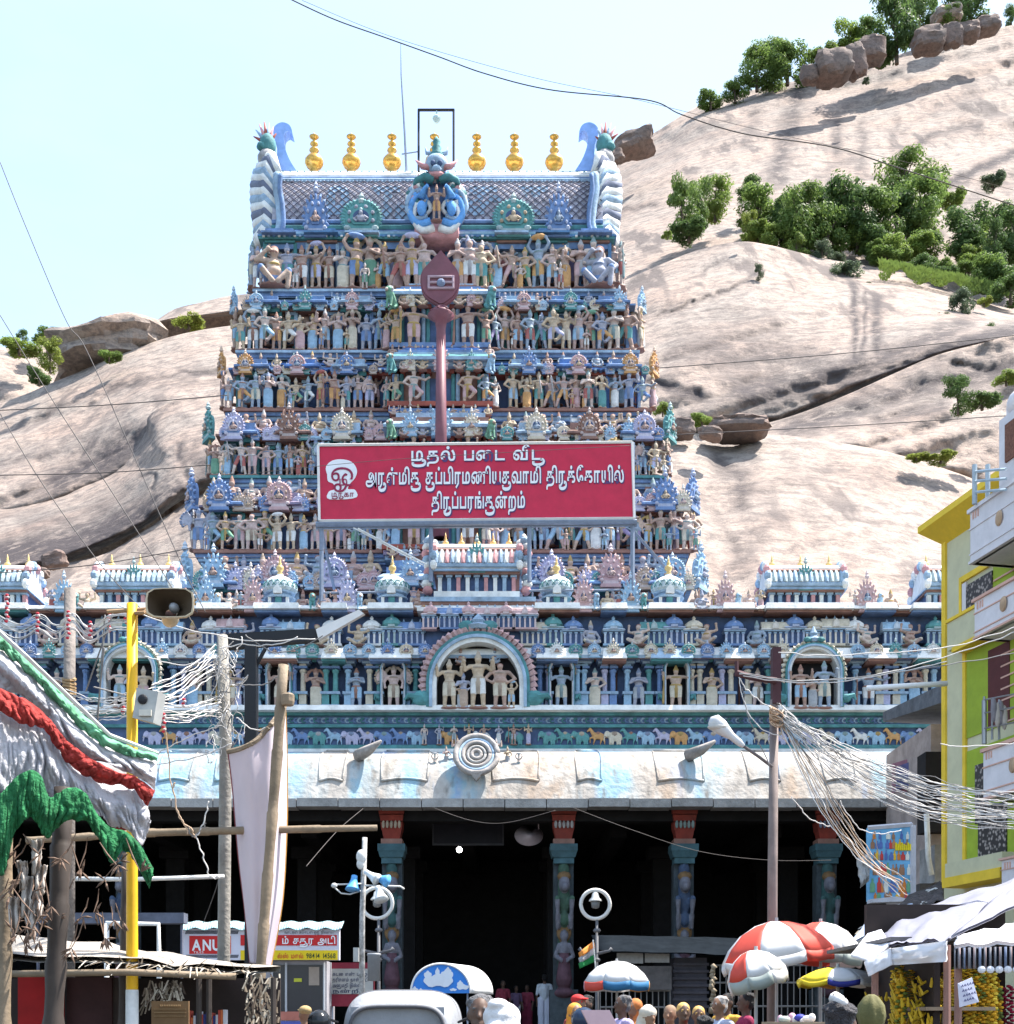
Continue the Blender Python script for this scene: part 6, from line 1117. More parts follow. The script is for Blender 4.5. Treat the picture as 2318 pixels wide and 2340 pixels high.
# stall with hanging garlands
st = thing('garland_stall', 'dark stall hung with yellow garlands and bananas under the awning', 'stall', P(2170, 2330, 14)); b = MB(); x0, x1 = XU(2015, 14.6), XU(2345, 14.6)
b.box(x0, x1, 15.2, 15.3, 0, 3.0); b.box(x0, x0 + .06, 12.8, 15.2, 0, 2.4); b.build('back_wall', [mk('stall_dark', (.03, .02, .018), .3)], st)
b = MB(); b.box(XU(2095, 13), XU(2250, 13), 12.7, 13.6, ZV(2310, 13), ZV(2302, 13)); b.box(XU(2140, 13), XU(2148, 13), 12.8, 12.9, 0, ZV(2310, 13)); b.build('counter', [mk('wood', (.30, .22, .15), .3)], st)
rg = random.Random(3)
gm = [MB() for _ in range(3)]
for q in range(3):
    for i in range(60):
        z = -i * .011; a = i * 2.4; gm[q].ell((.035 * math.cos(a), .035 * math.sin(a), z), (.024, .024, .016), 6, 4, rg.choice((0, 0, 1)))
GM = [gm[0].mesh('garland', [mk('marigold', (.62, .34, .02), .4), mk('leafgreen', (.12, .16, .03), .4)]), gm[1].mesh('garland', [mk('marigold_pale', (.66, .48, .05), .4), mk('marigold', (.62, .34, .02))]), gm[2].mesh('garland', [mk('rose_garland', (.28, .01, .04), .4), mk('rose_dark', (.12, .01, .02), .4)])]
for i in range(30):
    u = rg.uniform(2045, 2318); v = rg.uniform(2206, 2258); Y = rg.uniform(12.9, 14.8); q = 2 if u > 2286 and v > 2230 else rg.choice((0, 1, 1)); inst('garland', GM[q], P(u, v, Y), st, rg.random() * 6, (1.2, 1.2, rg.uniform(.5, 1.1)))
bn = MB()
for i in range(46):
    a = rg.uniform(0, 6.28); c = Vector((.16 * math.cos(a) * rg.random(), .1 * math.sin(a), -rg.random() * .5)); d = Vector((math.cos(a) * .1, math.sin(a) * .08, .03)); bn.tube([c, c + d * .6 + Vector((0, 0, -.05)), c + d + Vector((0, 0, .02))], [.012, .022, .008], 5)
BN = bn.mesh('banana_bunch', mk('banana', (.62, .42, .03), .3, .5))
for u, v, Y in ((2075, 2232, 13.2), (2128, 2236, 13), (2020, 2275, 14), (2166, 2268, 13.4), (2092, 2290, 14)): inst('banana_bunch', BN, P(u, v, Y), st, rg.random() * 6, 1.0)
b = MB(); v = [P(2190, 2248, 10.2), P(2222, 2234, 10.2), P(2238, 2290, 10.15), P(2194, 2302, 10.2)]; b.add(v + [(p[0], p[1] + .01, p[2]) for p in v], [(0, 3, 2, 1), (4, 5, 6, 7), (0, 1, 5, 4), (1, 2, 6, 5), (2, 3, 7, 6), (3, 0, 4, 7)], 0)
o = b.build('paper_notice', [mk('paper', (.66, .64, .74), .05)], label='white handwritten paper notice pinned in front of the garlands', cat='notice')
b = MB()
for r_ in range(4):
    for q in range(5 - r_ % 2): u = 2198 + 6 * q + r_ * 2; v = 2256 + r_ * 11 - q * 1.8; b.tube([P(u, v, 10.14), P(u + 2.5, v - 5, 10.14), P(u + 4, v, 10.14)], .004, 4)
b.build('handwriting', [mk('ink_blue', (.03, .03, .16))], o)
b = MB(); b.lathe([(.03, 0), (.08, .06), (.10, .14), (.09, .22), (.05, .28), (.02, .30)], P(1992, 2366, 9.5), 28, 0, 1, 1, .10, 7); b.build('cloth_bundle', [mk('olive_cloth', (.13, .12, .045), .3, .8, 4, .3)], label='olive cloth bundle standing between the poles', cat='bundle', smooth=True)
# ---------------------------------------------------------------- parasols
def parasol(name, label, u, vtop, wpx, hpx, Y, cols, n=8, skirt=10, tilt=0.0, pole=True, skirts=None):
    t = thing(name, label, 'parasol', (XU(u, Y), Y, 0), 'market parasols by the hall'); k = Y / F; W = wpx * k / 2; H = hpx * k; x, y, z = P(u, vtop, Y); M = Matrix.Translation((x, y, z - H)) @ Matrix.Rotation(tilt, 4, 'Y')
    rot = Matrix.Rotation(.3, 4, 'Z'); rp_ = random.Random(int(u))
    def pt(r, h, a, q): sag = 1 - .05 * math.sin(math.pi * q) * r; return tuple(M @ rot @ Vector((W * r * sag * math.cos(a), W * r * sag * math.sin(a), H * h - .03 * math.sin(math.pi * q) * r + .012 * noise.noise(Vector((a * 3, r * 4, u))))))
    for i in range(n):
        a0, a1 = 2 * math.pi * i / n, 2 * math.pi * (i + 1) / n; sk = skirt * k / H
        for nm, rows, m in (('panel', [(0.02, 1), (.3, .93), (.6, .72), (.85, .36), (1, 0)], cols[i % len(cols)]), ('skirt_panel', [(1.0, 0), (1.0 + .02 * rp_.random(), -sk * .5), (1.0 - .03 * rp_.random(), -sk)], (skirts or cols)[i % len(skirts or cols)])):
            b = MB(); K = 6; b.add([pt(r, h, lerp(a0, a1, q / K), q / K) for r, h in rows for q in range(K + 1)], [(j * (K + 1) + q, j * (K + 1) + q + 1, (j + 1) * (K + 1) + q + 1, (j + 1) * (K + 1) + q) for j in range(len(rows) - 1) for q in range(K)]); o = b.build(nm, [m], t, True); md = o.modifiers.new('t', 'SOLIDIFY'); md.thickness = .006
    b = MB(); b.tube([(x, y, 0), (x, y, z + .05)], .022, 8); 
    for i in range(n): a = 2 * math.pi * i / n; b.tube([tuple(M @ rot @ Vector((0, 0, H * .75))), tuple(M @ rot @ Vector((W * .97 * math.cos(a), W * .97 * math.sin(a), .02)))], .006, 4)
    b.build('pole', [mk('pole_steel', (.4, .4, .4), .2, .4)], t); return t
CL = {k: mk('parasol_' + k, c, .12, .6, 2, trans=.25) for k, c in dict(white=(.75, .74, .74), red=(.68, .09, .06), green=(.10, .26, .10), pink=(.66, .40, .48), blue=(.04, .18, .36), yellow=(.75, .58, .03), orange=(.66, .34, .10), grey=(.40, .45, .42), navy=(.05, .06, .35)).items()}
W_, R_, G_r, P_, B_, Y_, O_, GY, N_v = [CL[q] for q in ('white', 'red', 'green', 'pink', 'blue', 'yellow', 'orange', 'grey', 'navy')]
parasol('parasol', 'white parasol with blue and orange skirt beside the ringed lamp', 1410, 2197, 156, 46, 24, [W_], skirts=[O_, W_, W_, P_, R_, B_, B_, O_], skirt=20)
parasol('parasol', 'big red and white parasol left of the awnings', 1775, 2106, 260, 78, 17, [W_, R_, R_, W_, R_, W_, R_, W_], skirts=[R_, R_, W_, W_, W_, W_, R_, R_], tilt=-.16, skirt=24)
parasol('parasol', 'white and green parasol overlapping the big red one', 1876, 2108, 190, 66, 18, [W_, R_, W_, W_, R_, W_, W_, R_], skirts=[W_, R_, W_, W_, G_r, GY, GY, W_], tilt=.10, skirt=26)
parasol('parasol', 'low faded parasol with grey-green skirt under the red one', 1728, 2172, 140, 54, 15.5, [W_, W_, W_, W_, R_, W_, W_, W_], skirts=[GY, W_, W_, W_, GY, GY, W_, W_], tilt=-.3, skirt=30)
parasol('parasol', 'flat yellow and blue parasol in front of the awning', 1915, 2212, 186, 28, 15, [W_, W_, Y_, Y_, Y_, W_, W_, O_], skirts=[W_, O_, Y_, Y_, Y_, N_v, W_, W_], skirt=12)
MATS.get('lean_grey')
# lean-to, fence, gates in front of the columns
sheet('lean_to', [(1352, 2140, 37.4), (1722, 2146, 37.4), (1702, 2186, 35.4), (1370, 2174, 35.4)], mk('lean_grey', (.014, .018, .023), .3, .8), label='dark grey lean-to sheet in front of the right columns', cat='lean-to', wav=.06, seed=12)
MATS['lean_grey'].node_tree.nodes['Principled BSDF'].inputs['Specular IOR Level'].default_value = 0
IRON = mk('iron', (.055, .05, .05), .3, .6)
def fence(name, label, ua, ub, vt, Y, n, rails):
    f = thing(name, label, 'fence', (XU((ua + ub) / 2, Y), Y, 0))
    z1 = ZV(vt, Y); m = MB(); m.tube([(0, 0, 0), (0, 0, z1)], .018, 6); me = m.mesh('bar', mk('iron_grey', (.20, .19, .19), .3, .6))
    for i in range(n + 1): inst('bar', me, (lerp(XU(ua, Y), XU(ub, Y), i / n), Y, 0), f)
    for v in rails: b = MB(); b.tube([P(ua, v, Y), P(ub, v, Y)], .028, 6); b.build('rail', [mk('iron_grey', (.20, .19, .19))], f)
fence('iron_fence', 'iron bar fence between the right columns behind the parasols', 1632, 1885, 2204, 36, 18, (2206, 2246, 2300)); fence('iron_gate', 'iron bar gate behind the white parasol', 1372, 1532, 2262, 36, 12, (2264, 2302))
for (ua, ub, va, vb, m, lb) in ((1410, 1470, 2178, 2202, GREYC, 'pale panel hung left under the lean-to'), (1474, 1530, 2174, 2200, GREYC, 'pale panel hung right under the lean-to'), (1450, 1535, 2208, 2262, mk('sack_dark', (.11, .10, .10), .4), 'grey sacking screen above the iron gate')):
    b = MB(); b.box(XU(ua, 35.8), XU(ub, 35.8), 35.78, 35.84, ZV(vb, 35.8), ZV(va, 35.8)); b.build('sack_screen', [m], label=lb, cat='screen')
b = MB(); b.box(XU(1538, 36.5), XU(1612, 36.5), 36.2, 37, 0, ZV(2190, 36.5)); 
for i in range(8): b.box(XU(1534, 36.5), XU(1616, 36.5), 36.12, 36.22, ZV(2320 - 16 * i, 36.5), ZV(2314 - 16 * i, 36.5))
b.build('stone_pier', [mk('pier_stone', (.07, .065, .08), .3)], label='dark stepped stone pier between gate and fence', cat='pier')
b = MB()
for i in range(12): b.tube([P(1628 + 3 * math.sin(i), 2204 + 9 * i, 34 + .1 * math.sin(i)), P(1630 + 4 * math.cos(i * 2), 2214 + 9 * i, 34)], [.05, .08], 6)
b.build('rope_bundle', [mk('rope', (.30, .24, .17), .4)], label='bundle of coiled rope hanging on the fence post', cat='rope', smooth=True)
for (u0, u1, n, lb) in ((1780, 1850, 9, 'market table with heaped goods below the parasol pole'),):
    tb = thing('goods_table', lb, 'table', (XU(1815, 12), 12, 0)); b = MB(); b.box(XU(1770, 12), XU(1880, 12), 11.7, 12.6, ZV(2336, 12) - .04, ZV(2336, 12)); b.build('top', [mk('wood', (.3, .22, .15))], tb)
    for sx in (1772, 1876):
        b = MB(); b.box(XU(sx, 12) - .02, XU(sx, 12) + .02, 11.75, 11.79, 0, ZV(2336, 12) - .04); b.build('leg', [mk('wood', (.3, .22, .15))], tb)
    for i in range(n): b = MB(); c = P(1784 + 9 * i, 2334 - rh.uniform(0, 8), 12 + rh.uniform(-.2, .3)); b.ell(c, (rh.uniform(.03, .06), .05, rh.uniform(.025, .05)), 10, 7); b.build('folded_goods', [random.choice((CL['white'], CL['pink'], CL['red'], CL['navy'], CL['grey']))], tb, True)
# ---------------------------------------------------------------- draped festival canopy at the left
CW = mk('cloth_white', (.60, .585, .61), .14, .9, 2, .7, 28, grime=.14, trans=.35); CR = mk('cloth_red', (.52, .07, .06), .4, .9, 5, .7, 28, trans=.3); CG = mk('cloth_green', (.03, .19, .07), .5, .95, 6, .8, 30, trans=.15); CGP = mk('cloth_green_pale', (.16, .44, .25), .3, .7, 3, trans=.15)
can = thing('festival_canopy', 'white festival canopy with red ribbon and green swags at the left edge', 'canopy', (XU(160, 11.5), 11.5, 0))
def drape(name, top, bot, Y0, Y1, mat, folds=14, amp=.08, n=190, k=26, seed=0, bulge=.2):
    b = MB()
    def pt(s, t):
        a = curve(top, s); c = curve(bot, s); u = lerp(a[0], c[0], t); v = lerp(a[1], c[1], t); Y = lerp(Y0, Y1, s) - bulge * math.sin(math.pi * t)
        q = Vector((s * folds * .55 + .9 * noise.noise(Vector((s * 5, t * 2, seed))), t * 1.3, seed)); f = 1.1 - 2.6 * abs(noise.noise(q)) + .9 * noise.noise(Vector((s * folds * .3, t * 1.2, seed + 3)))
        f += .55 * (.5 - abs(noise.noise(Vector((s * folds * 1.5 + 2 * t, t * 3.2, seed + 5))) * 1.6)) + .3 * noise.noise(Vector((s * folds * 3, t * 8, seed + 6)))
        Y += amp * f * (.35 + .65 * t); v += amp * 200 * noise.noise(Vector((s * folds * .6, t * 1.5, seed + 8))) * (.3 + .7 * t)
        return P(u, v, Y)
    b.grid(pt, n, k); o = b.build(name, [mat], can, True); md = o.modifiers.new('t', 'SOLIDIFY'); md.thickness = .006; return o
E1 = [(-60, 1392), (0, 1445), (60, 1502), (120, 1562), (180, 1625), (250, 1682), (310, 1712), (360, 1722)]; E2 = [(-60, 1445), (0, 1482), (60, 1535), (115, 1592), (175, 1655), (240, 1706), (305, 1728), (358, 1742)]
R1 = [(-60, 1548), (0, 1575), (60, 1600), (110, 1640), (150, 1690), (210, 1735), (270, 1765), (310, 1775), (354, 1808)]; R2 = [(-60, 1600), (0, 1628), (50, 1652), (90, 1662), (120, 1692), (150, 1740), (200, 1772), (240, 1790), (300, 1800), (338, 1845)]
W2 = [(-60, 1850), (10, 1850), (40, 1845), (75, 1800), (110, 1815), (150, 1835), (200, 1830), (228, 1870), (255, 1885), (300, 1900), (322, 1935), (345, 1880)]
drape('green_trim', E1, E2, 11.0, 12.4, CGP, 46, .05, seed=1, bulge=.06); drape('upper_cloth', E2, R1, 11.05, 12.45, CW, 14, .085, seed=2, bulge=.12); drape('red_ribbon', R1, R2, 10.9, 12.35, CR, 44, .055, seed=3, bulge=.05); drape('lower_cloth', R2, W2, 11.1, 12.5, CW, 26, .09, seed=4, bulge=.12)
GT = [(-60, 1850), (-20, 1840), (4, 1812), (36, 1778), (70, 1760), (94, 1776), (112, 1822), (134, 1812), (160, 1800), (196, 1814), (222, 1862), (252, 1890), (288, 1902), (318, 1930), (350, 1985)]; GB = [(-60, 2000), (-20, 1985), (6, 1996), (34, 1905), (62, 1872), (86, 1885), (104, 1915), (130, 1888), (164, 1872), (196, 1884), (222, 1912), (252, 1964), (286, 1944), (310, 1972), (342, 2030)]
drape('green_valance', GT, GB, 10.8, 11.3, CG, 40, .055, n=340, k=22, seed=5, bulge=.05)
drape('green_valance_lining', [(u, v + 16) for u, v in GT], [(u + 4, v - 18) for u, v in GB], 11.0, 11.5, CG, 30, .05, n=200, k=12, seed=6, bulge=.02)
b = MB(); b.tube([P(-60, 1392, 11.0), P(60, 1500, 11.2), P(250, 1680, 12.0), P(360, 1722, 12.4)], .02, 5); b.build('edge_rope', [mk('rope_white', (.6, .58, .55))], can)
# bamboo posts and pipes
BAM = mk('bamboo', (.24, .18, .12), .35, .7, 3, .2, 20, grime=.3); BAMD = mk('bamboo_dark', (.055, .042, .035), .35, .7, 3, grime=.2); WOODG = mk('wood_grey', (.22, .19, .17), .4, .85, 3, .4, 20, grime=.4)
def post(name, label, pts, r, mat, cat='post', nodes=0, n=8, group=None):
    b = MB(); pp = [Vector(P(*p)) for p in pts]; full = []
    rs = r if isinstance(r, (list, tuple)) else [r] * len(pts)
    if nodes:
        for i in range(len(pp) - 1):
            m = max(2, int((pp[i + 1] - pp[i]).length / nodes))
            for j in range(m):
                t = j / m; q = pp[i].lerp(pp[i + 1], t); rr = lerp(rs[i], rs[i + 1], t); full += [(q, rr * 1.16), (q.lerp(pp[i + 1], .04), rr), (q.lerp(pp[i + 1], .5 / m), rr * .97)]
        full.append((pp[-1], rs[-1]))
    else: full = list(zip(pp, rs))
    b.tube([f[0] for f in full], [f[1] for f in full], n); return b.build(name, [mat], label=label, cat=cat, group=group, smooth=True)
YG = 2330 + 1.65 * F
def foot(u, Y): return (u, VH + HC * F / Y, Y)
post('bamboo_post', 'dark bamboo post nearest the left frame edge', [foot(-8, 11.4), (8, 2340, 11.4), (14, 1850, 11.4)], .06, BAM, nodes=.5)
post('bamboo_post', 'thick dark bamboo post left of the yellow pole', [foot(116, 11.6), (122, 2340, 11.6), (146, 1800, 11.6)], .085, BAMD, nodes=.45); post('bamboo_post', 'thin dark bamboo post hugging the yellow pole', [foot(280, 13.2), (282, 2340, 13.2), (290, 1950, 13.2)], .05, BAMD, nodes=.5)
yp = thing('loudspeaker_pole', 'bright yellow pole carrying a beige horn loudspeaker', 'pole', (XU(305, 13), 13, 0)); k13 = 13 / F
b = MB(); x = XU(304, 13); b.lathe([(.075, 0), (.062, 1.4), (.056, 3), (.054, ZV(1380, 13))], (XU(302, 13), 13, 0), 14); b.build('shaft', [mk('pole_yellow', (.74, .40, .01), .15, .5, 4, grime=.12)], yp, smooth=True)
b = MB(); b.lathe([(.0765, 0), (.066, 1.2), (.064, ZV(2262, 13))], (XU(302, 13), 13, 0), 14); b.build('white_foot', [WHITE], yp, smooth=True)
hs = MB(); c = P(388, 1377, 12.7); prof = [(.235, .145, 0), (.24, .15, .03), (.20, .12, .10), (.11, .075, .24), (.06, .05, .36), (.09, .09, .38), (.09, .09, .52)]
rows = []
for (a, h, d) in prof:
    for j in range(20):
        t = 2 * math.pi * j / 20; e = 4.5 if d < .15 else 2; r = 1 / (abs(math.cos(t)) ** e + abs(math.sin(t)) ** e) ** (1 / e); rows.append((c[0] + a * r * math.cos(t) - d * .25, c[1] + d, c[2] + h * r * math.sin(t)))
hs.add(rows, [(i * 20 + j, i * 20 + (j + 1) % 20, (i + 1) * 20 + (j + 1) % 20, (i + 1) * 20 + j) for i in range(6) for j in range(20)])
inn = [(c[0] + (p[0] - c[0]) * .93, p[1], c[2] + (p[2] - c[2]) * .93) for p in rows[:100]]; hs.add(inn, [(i * 20 + (j + 1) % 20, i * 20 + j, (i + 1) * 20 + j, (i + 1) * 20 + (j + 1) % 20) for i in range(4) for j in range(20)], 1)
hs.add([rows[j] for j in range(20)] + [inn[j] for j in range(20)], [(j, 20 + j, 20 + (j + 1) % 20, (j + 1) % 20) for j in range(20)])
ho = hs.build('horn', [mk('horn_beige', (.50, .40, .27), .15, .5), mk('horn_dark', (.10, .07, .045), .2, .6)], yp, smooth=True)
b = MB(); b.ell((c[0], c[1] + .17, c[2]), (.05, .08, .05), 12, 8); b.build('horn_core', [mk('core_grey', (.35, .36, .38), .1, .3)], ho, smooth=True)
b = MB(); b.tube([P(300, 1402, 13), P(330, 1400, 12.9), P(352, 1378, 13.0)], .02, 6); b.tube([P(245, 1398, 13), P(340, 1392, 13)], .02, 6); b.build('bracket', [mk('bracket', (.35, .22, .12), .3)], yp)
bx = MB(); q = [P(u, v, 12.85) for u, v in ((312, 1572), (362, 1580), (350, 1652), (303, 1640))]; bx.add(q + [(p[0] + .04, p[1] + .14, p[2]) for p in q], [(0, 3, 2, 1), (4, 5, 6, 7), (0, 1, 5, 4), (1, 2, 6, 5), (2, 3, 7, 6), (3, 0, 4, 7)]); bo = bx.build('meter_box', [mk('box_grey', (.42, .42, .40), .2, .5, grime=.2)], yp)
b = MB(); b.ell(P(326, 1598, 12.84), (.05, .02, .05), 12, 8, 0); b.box(XU(318, 12.83), XU(346, 12.83), 12.82, 12.845, ZV(1636, 12.83), ZV(1622, 12.83), 1); b.build('meter_face', [BLACKM, mk('label_cream', (.6, .56, .48))], bo)
post('wooden_post', 'weathered wooden post behind the canopy, rag tied round it', [foot(158, 16), (158, 1660, 16), (160, 1346, 16)], .07, WOODG, nodes=0); b = MB()
for i in range(5): v = 1552 + 9 * i; b.tube([P(158 + 14 * math.cos(a), v + 3 * math.sin(a + i), 16 - .08 * math.sin(a)) for a in [j * .7 for j in range(10)]], .02, 5)
b.build('rag_binding', [mk('straw', (.34, .22, .11), .4)], label='brown straw rope bound round the wooden post', cat='rope')
post('utility_pole', 'grey concrete utility pole wrapped in cable tangles', [foot(506, 17), (510, 2340, 17), (516, 1700, 17), (508, 1452, 17)], [.09, .085, .08, .07], mk('pole_concrete', (.27, .25, .22), .35, .85, 3, .4, 20, grime=.3), 'pole')
post('bamboo_post', 'leaning bamboo post in front of the pink cloth', [foot(560, 15.5), (586, 2340, 15.5), (612, 2000, 15.5), (634, 1720, 15.5), (648, 1520, 15.5)], .065, BAM, nodes=.5)
b = MB(); b.lathe([(.07, 0), (.08, .04), (.08, .12), (.06, .14)], P(658, 1612, 15.4), 10); b.build('bamboo_stub', [BAM], label='hollow bamboo stub tied on the leaning post', cat='bamboo')
post('bamboo_pole', 'long bamboo cross pole below the eave', [(60, 1921, 15.8), (350, 1903, 16), (600, 1897, 16), (862, 1892, 16)], [.045, .05, .05, .04], BAM, 'pole', nodes=.8); post('white_pipe', 'thin white pipe stretched behind the posts', [(140, 2008, 16.5), (300, 2010, 16.5), (512, 2003, 16.5)], .03, WHITE, 'pipe')
lt = thing('street_lamp', 'black post with long arm and white tube lamp above the cables', 'street lamp', (XU(575, 19), 19, 0)); b = MB(); b.box(XU(562, 19), XU(588, 19), 18.9, 19.1, 0, ZV(1466, 19)); b.build('post', [BLACKM], lt)
b = MB(); vv = [P(512, 1448, 19), P(725, 1436, 19), P(727, 1462, 19), P(515, 1482, 19)]; b.add(vv + [(p[0], p[1] + .14, p[2]) for p in vv], [(0, 3, 2, 1), (4, 5, 6, 7), (0, 1, 5, 4), (1, 2, 6, 5), (2, 3, 7, 6), (3, 0, 4, 7)]); b.build('arm', [BLACKM], lt); b = MB(); b.tube([P(575, 1540, 19), P(610, 1475, 19)], .03, 5); b.build('brace', [BLACKM], lt)
b = MB(); vv = [P(722, 1438, 18.95), P(820, 1393, 18.9), P(832, 1402, 18.9), P(728, 1462, 18.95)]; b.add(vv + [(p[0], p[1] + .2, p[2] + .04) for p in vv], [(0, 3, 2, 1), (4, 5, 6, 7), (0, 1, 5, 4), (1, 2, 6, 5), (2, 3, 7, 6), (3, 0, 4, 7)]); b.build('lamp_head', [mk('lamp_white', (.72, .70, .68), .1)], lt)
# pink-white cloth banner sagging between posts
bnn = thing('cloth_banner', 'tall pinkish white cloth hanging between the bamboo posts', 'banner', P(590, 2210, 16)); b = MB()
Lf = [(522, 1718), (532, 1800), (545, 1950), (560, 2080), (572, 2200)]; Rf = [(652, 1612), (656, 1750), (655, 1900), (645, 2060), (618, 2212)]
def bp(s, t):
    a = curve(Lf, t); c = curve(Rf, t); u = lerp(a[0], c[0], s); v = lerp(a[1], c[1], s) + 26 * math.sin(math.pi * s) * (1 - t); return P(u, v, 16.2 - .5 * math.sin(math.pi * s) + .06 * math.sin(s * 14 + t * 3) + .05 * noise.noise(Vector((s * 5, t * 4, 1))))
b.grid(bp, 30, 50); o = b.build('cloth', [mk('cloth_pink', (.62, .53, .57), .06, .75, 1, trans=.15)], bnn, True); md = o.modifiers.new('t', 'SOLIDIFY'); md.thickness = .006
b = MB(); b.tube([bp(i / 20, 0) for i in range(21)], .035, 6, 0); b.tube([bp(0, i / 20) for i in range(21)], .014, 5, 1); b.tube([bp(1, i / 20) for i in range(21)], .014, 5, 2); b.build('hem', [BAM, mk('hem_maroon', (.22, .04, .05)), mk('hem_orange', (.5, .25, .05))], bnn)
# ---------------------------------------------------------------- signed kiosk in front of the left columns
ks = thing('sign_kiosk', 'small booth with corrugated pale roof and red and yellow shop sign', 'kiosk', P(600, 2330, 32)); Yk = 32
b = MB(); n = 60
for i in range(n):
    ua, ub = lerp(414, 780, i / n), lerp(414, 780, (i + 1) / n); za, zb = 3 * math.sin(i * .9), 3 * math.sin((i + 1) * .9)
    b.add([P(ua + 6, 2106 + za * .6, Yk + .5), P(ub + 6, 2106 + zb * .6, Yk + .5), P(ub, 2122 + zb, Yk - .35), P(ua, 2122 + za, Yk - .35)], [(0, 3, 2, 1)])
o = b.build('corrugated_roof', [mk('tin_cyan', (.36, .56, .60), .15, .5)], ks, True); md = o.modifiers.new('t', 'SOLIDIFY'); md.thickness = .02
b = MB(); b.box(XU(421, Yk), XU(778, Yk), Yk - .2, Yk, ZV(2195, Yk), ZV(2124, Yk)); b.build('sign_board', [mk('sign_white', (.62, .60, .68), .05)], ks)
def plate(par, name, ua, ub, va, vb, Y, m): b = MB(); b.box(XU(ua, Y), XU(ub, Y), Y - .012, Y, ZV(vb, Y), ZV(va, Y)); return b.build(name, [m], par)
SR = mk('sign_red', (.58, .03, .03), .1); SY = mk('sign_yellow', (.78, .55, .02), .1); plate(ks, 'red_panel', 433, 528, 2139, 2180, Yk - .203, SR); plate(ks, 'red_panel', 550, 770, 2137, 2161, Yk - .203, SR); plate(ks, 'yellow_panel', 550, 772, 2172, 2194, Yk - .203, SY)
b = MB()
for i in range(46):
    for (ua, ub, va, vb) in ((428, 548, 2128, 2136), (428, 548, 2183, 2190)): u = lerp(ua, ub, i / 46); b.prism([(XU(u, Yk), ZV(vb, Yk)), (XU(u + 1.6, Yk), ZV(vb, Yk)), (XU(u + 4, Yk), ZV(va, Yk)), (XU(u + 2.4, Yk), ZV(va, Yk))], Yk - .208, Yk - .201)
b.build('striped_border', [mk('stripe_black', (.03, .03, .04))], ks)
tt = put_text('ANU', 440, 506, 2172, 24, Yk - .218, .06); tt.v = [(p[0], p[1], ZV(2172, Yk) + (p[2] - ZV(2172, Yk)) * .8) for p in tt.v]; tt.build('lettering', [TW], ks); put_text('TILES', 442, 466, 2179, 4, Yk - .218, .0).build('lettering', [TW], ks)
put_text('ம் சதுர அடி', 644, 768, 2157, 12, Yk - .218, .04).build('lettering', [TW], ks); put_text('ல்ஸ் மால்', 634, 694, 2190, 8, Yk - .218, .03).build('lettering', [SR], ks); put_text('98414 14568', 700, 768, 2190, 9, Yk - .218, .03).build('lettering', [mk('ink_green', (.03, .07, .03))], ks); put_text('வாடகை கொடை ஒரு நிலைய', 650, 762, 2134, 5, Yk - .218, .0).build('lettering', [mk('ink_black', (.04, .04, .06))], ks)
b = MB(); b.box(XU(605, Yk + .2), XU(748, Yk + .2), Yk + .1, Yk + 1.6, 0, ZV(2196, Yk)); b.build('booth', [mk('booth_grey', (.34, .33, .36), .2)], ks)
for ua, ub in ((624, 652), (656, 738)): plate(ks, 'window', ua, ub, 2205, 2312, Yk + .09, mk('dark_glass', (.03, .03, .04), .1, .15))
for u in (622, 654, 741): b = MB(); b.tube([P(u, 2200, Yk + .05), P(u, 2340, Yk + .05)], .03, 6); b.build('window_mullion', [mk('frame_grey', (.5, .5, .52), .1)], ks)
plate(ks, 'notice_sheet', 706, 730, 2210, 2252, Yk + .07, mk('notice_buff', (.34, .27, .22), .2)); plate(ks, 'yellow_sticker', 672, 690, 2236, 2244, Yk + .07, mk('sticker', (.5, .5, .05)))
plate(ks, 'red_counter', 624, 690, 2312, 2332, Yk - .1, mk('counter_red', (.45, .16, .12), .2)); plate(ks, 'blue_counter', 640, 690, 2334, 2345, Yk - .1, mk('counter_blue', (.10, .12, .4), .2))
nb = thing('notice_board', 'maroon edged notice board with Tamil lines behind the kiosk', 'notice board', P(805, 2340, 33)); b = MB(); b.box(XU(753, 33), XU(856, 33), 33, 33.08, ZV(2300, 33), ZV(2200, 33)); b.build('frame', [mk('notice_maroon', (.25, .03, .05), .2)], nb); plate(nb, 'sheet', 756, 853, 2214, 2272, 32.99, mk('notice_grey', (.40, .40, .38), .15))
for i, tx in enumerate(('கடை எண் பூஜை', 'தரிசனம் நாள் அடி', 'அனுமதி இல்லை', 'நன்றி')): put_text(tx, 760, 850 - 8 * i, 2230 + 13 * i, 6, 32.97, .02).build('lettering', [mk('ink_navy', (.03, .04, .10))], nb)
b = MB(); 
for u in (760, 850): b.tube([P(u, 2300, 33.1), (XU(u, 33.1), 33.1, 0)], .03, 5); b.build('leg', [STEEL], nb); b = MB()

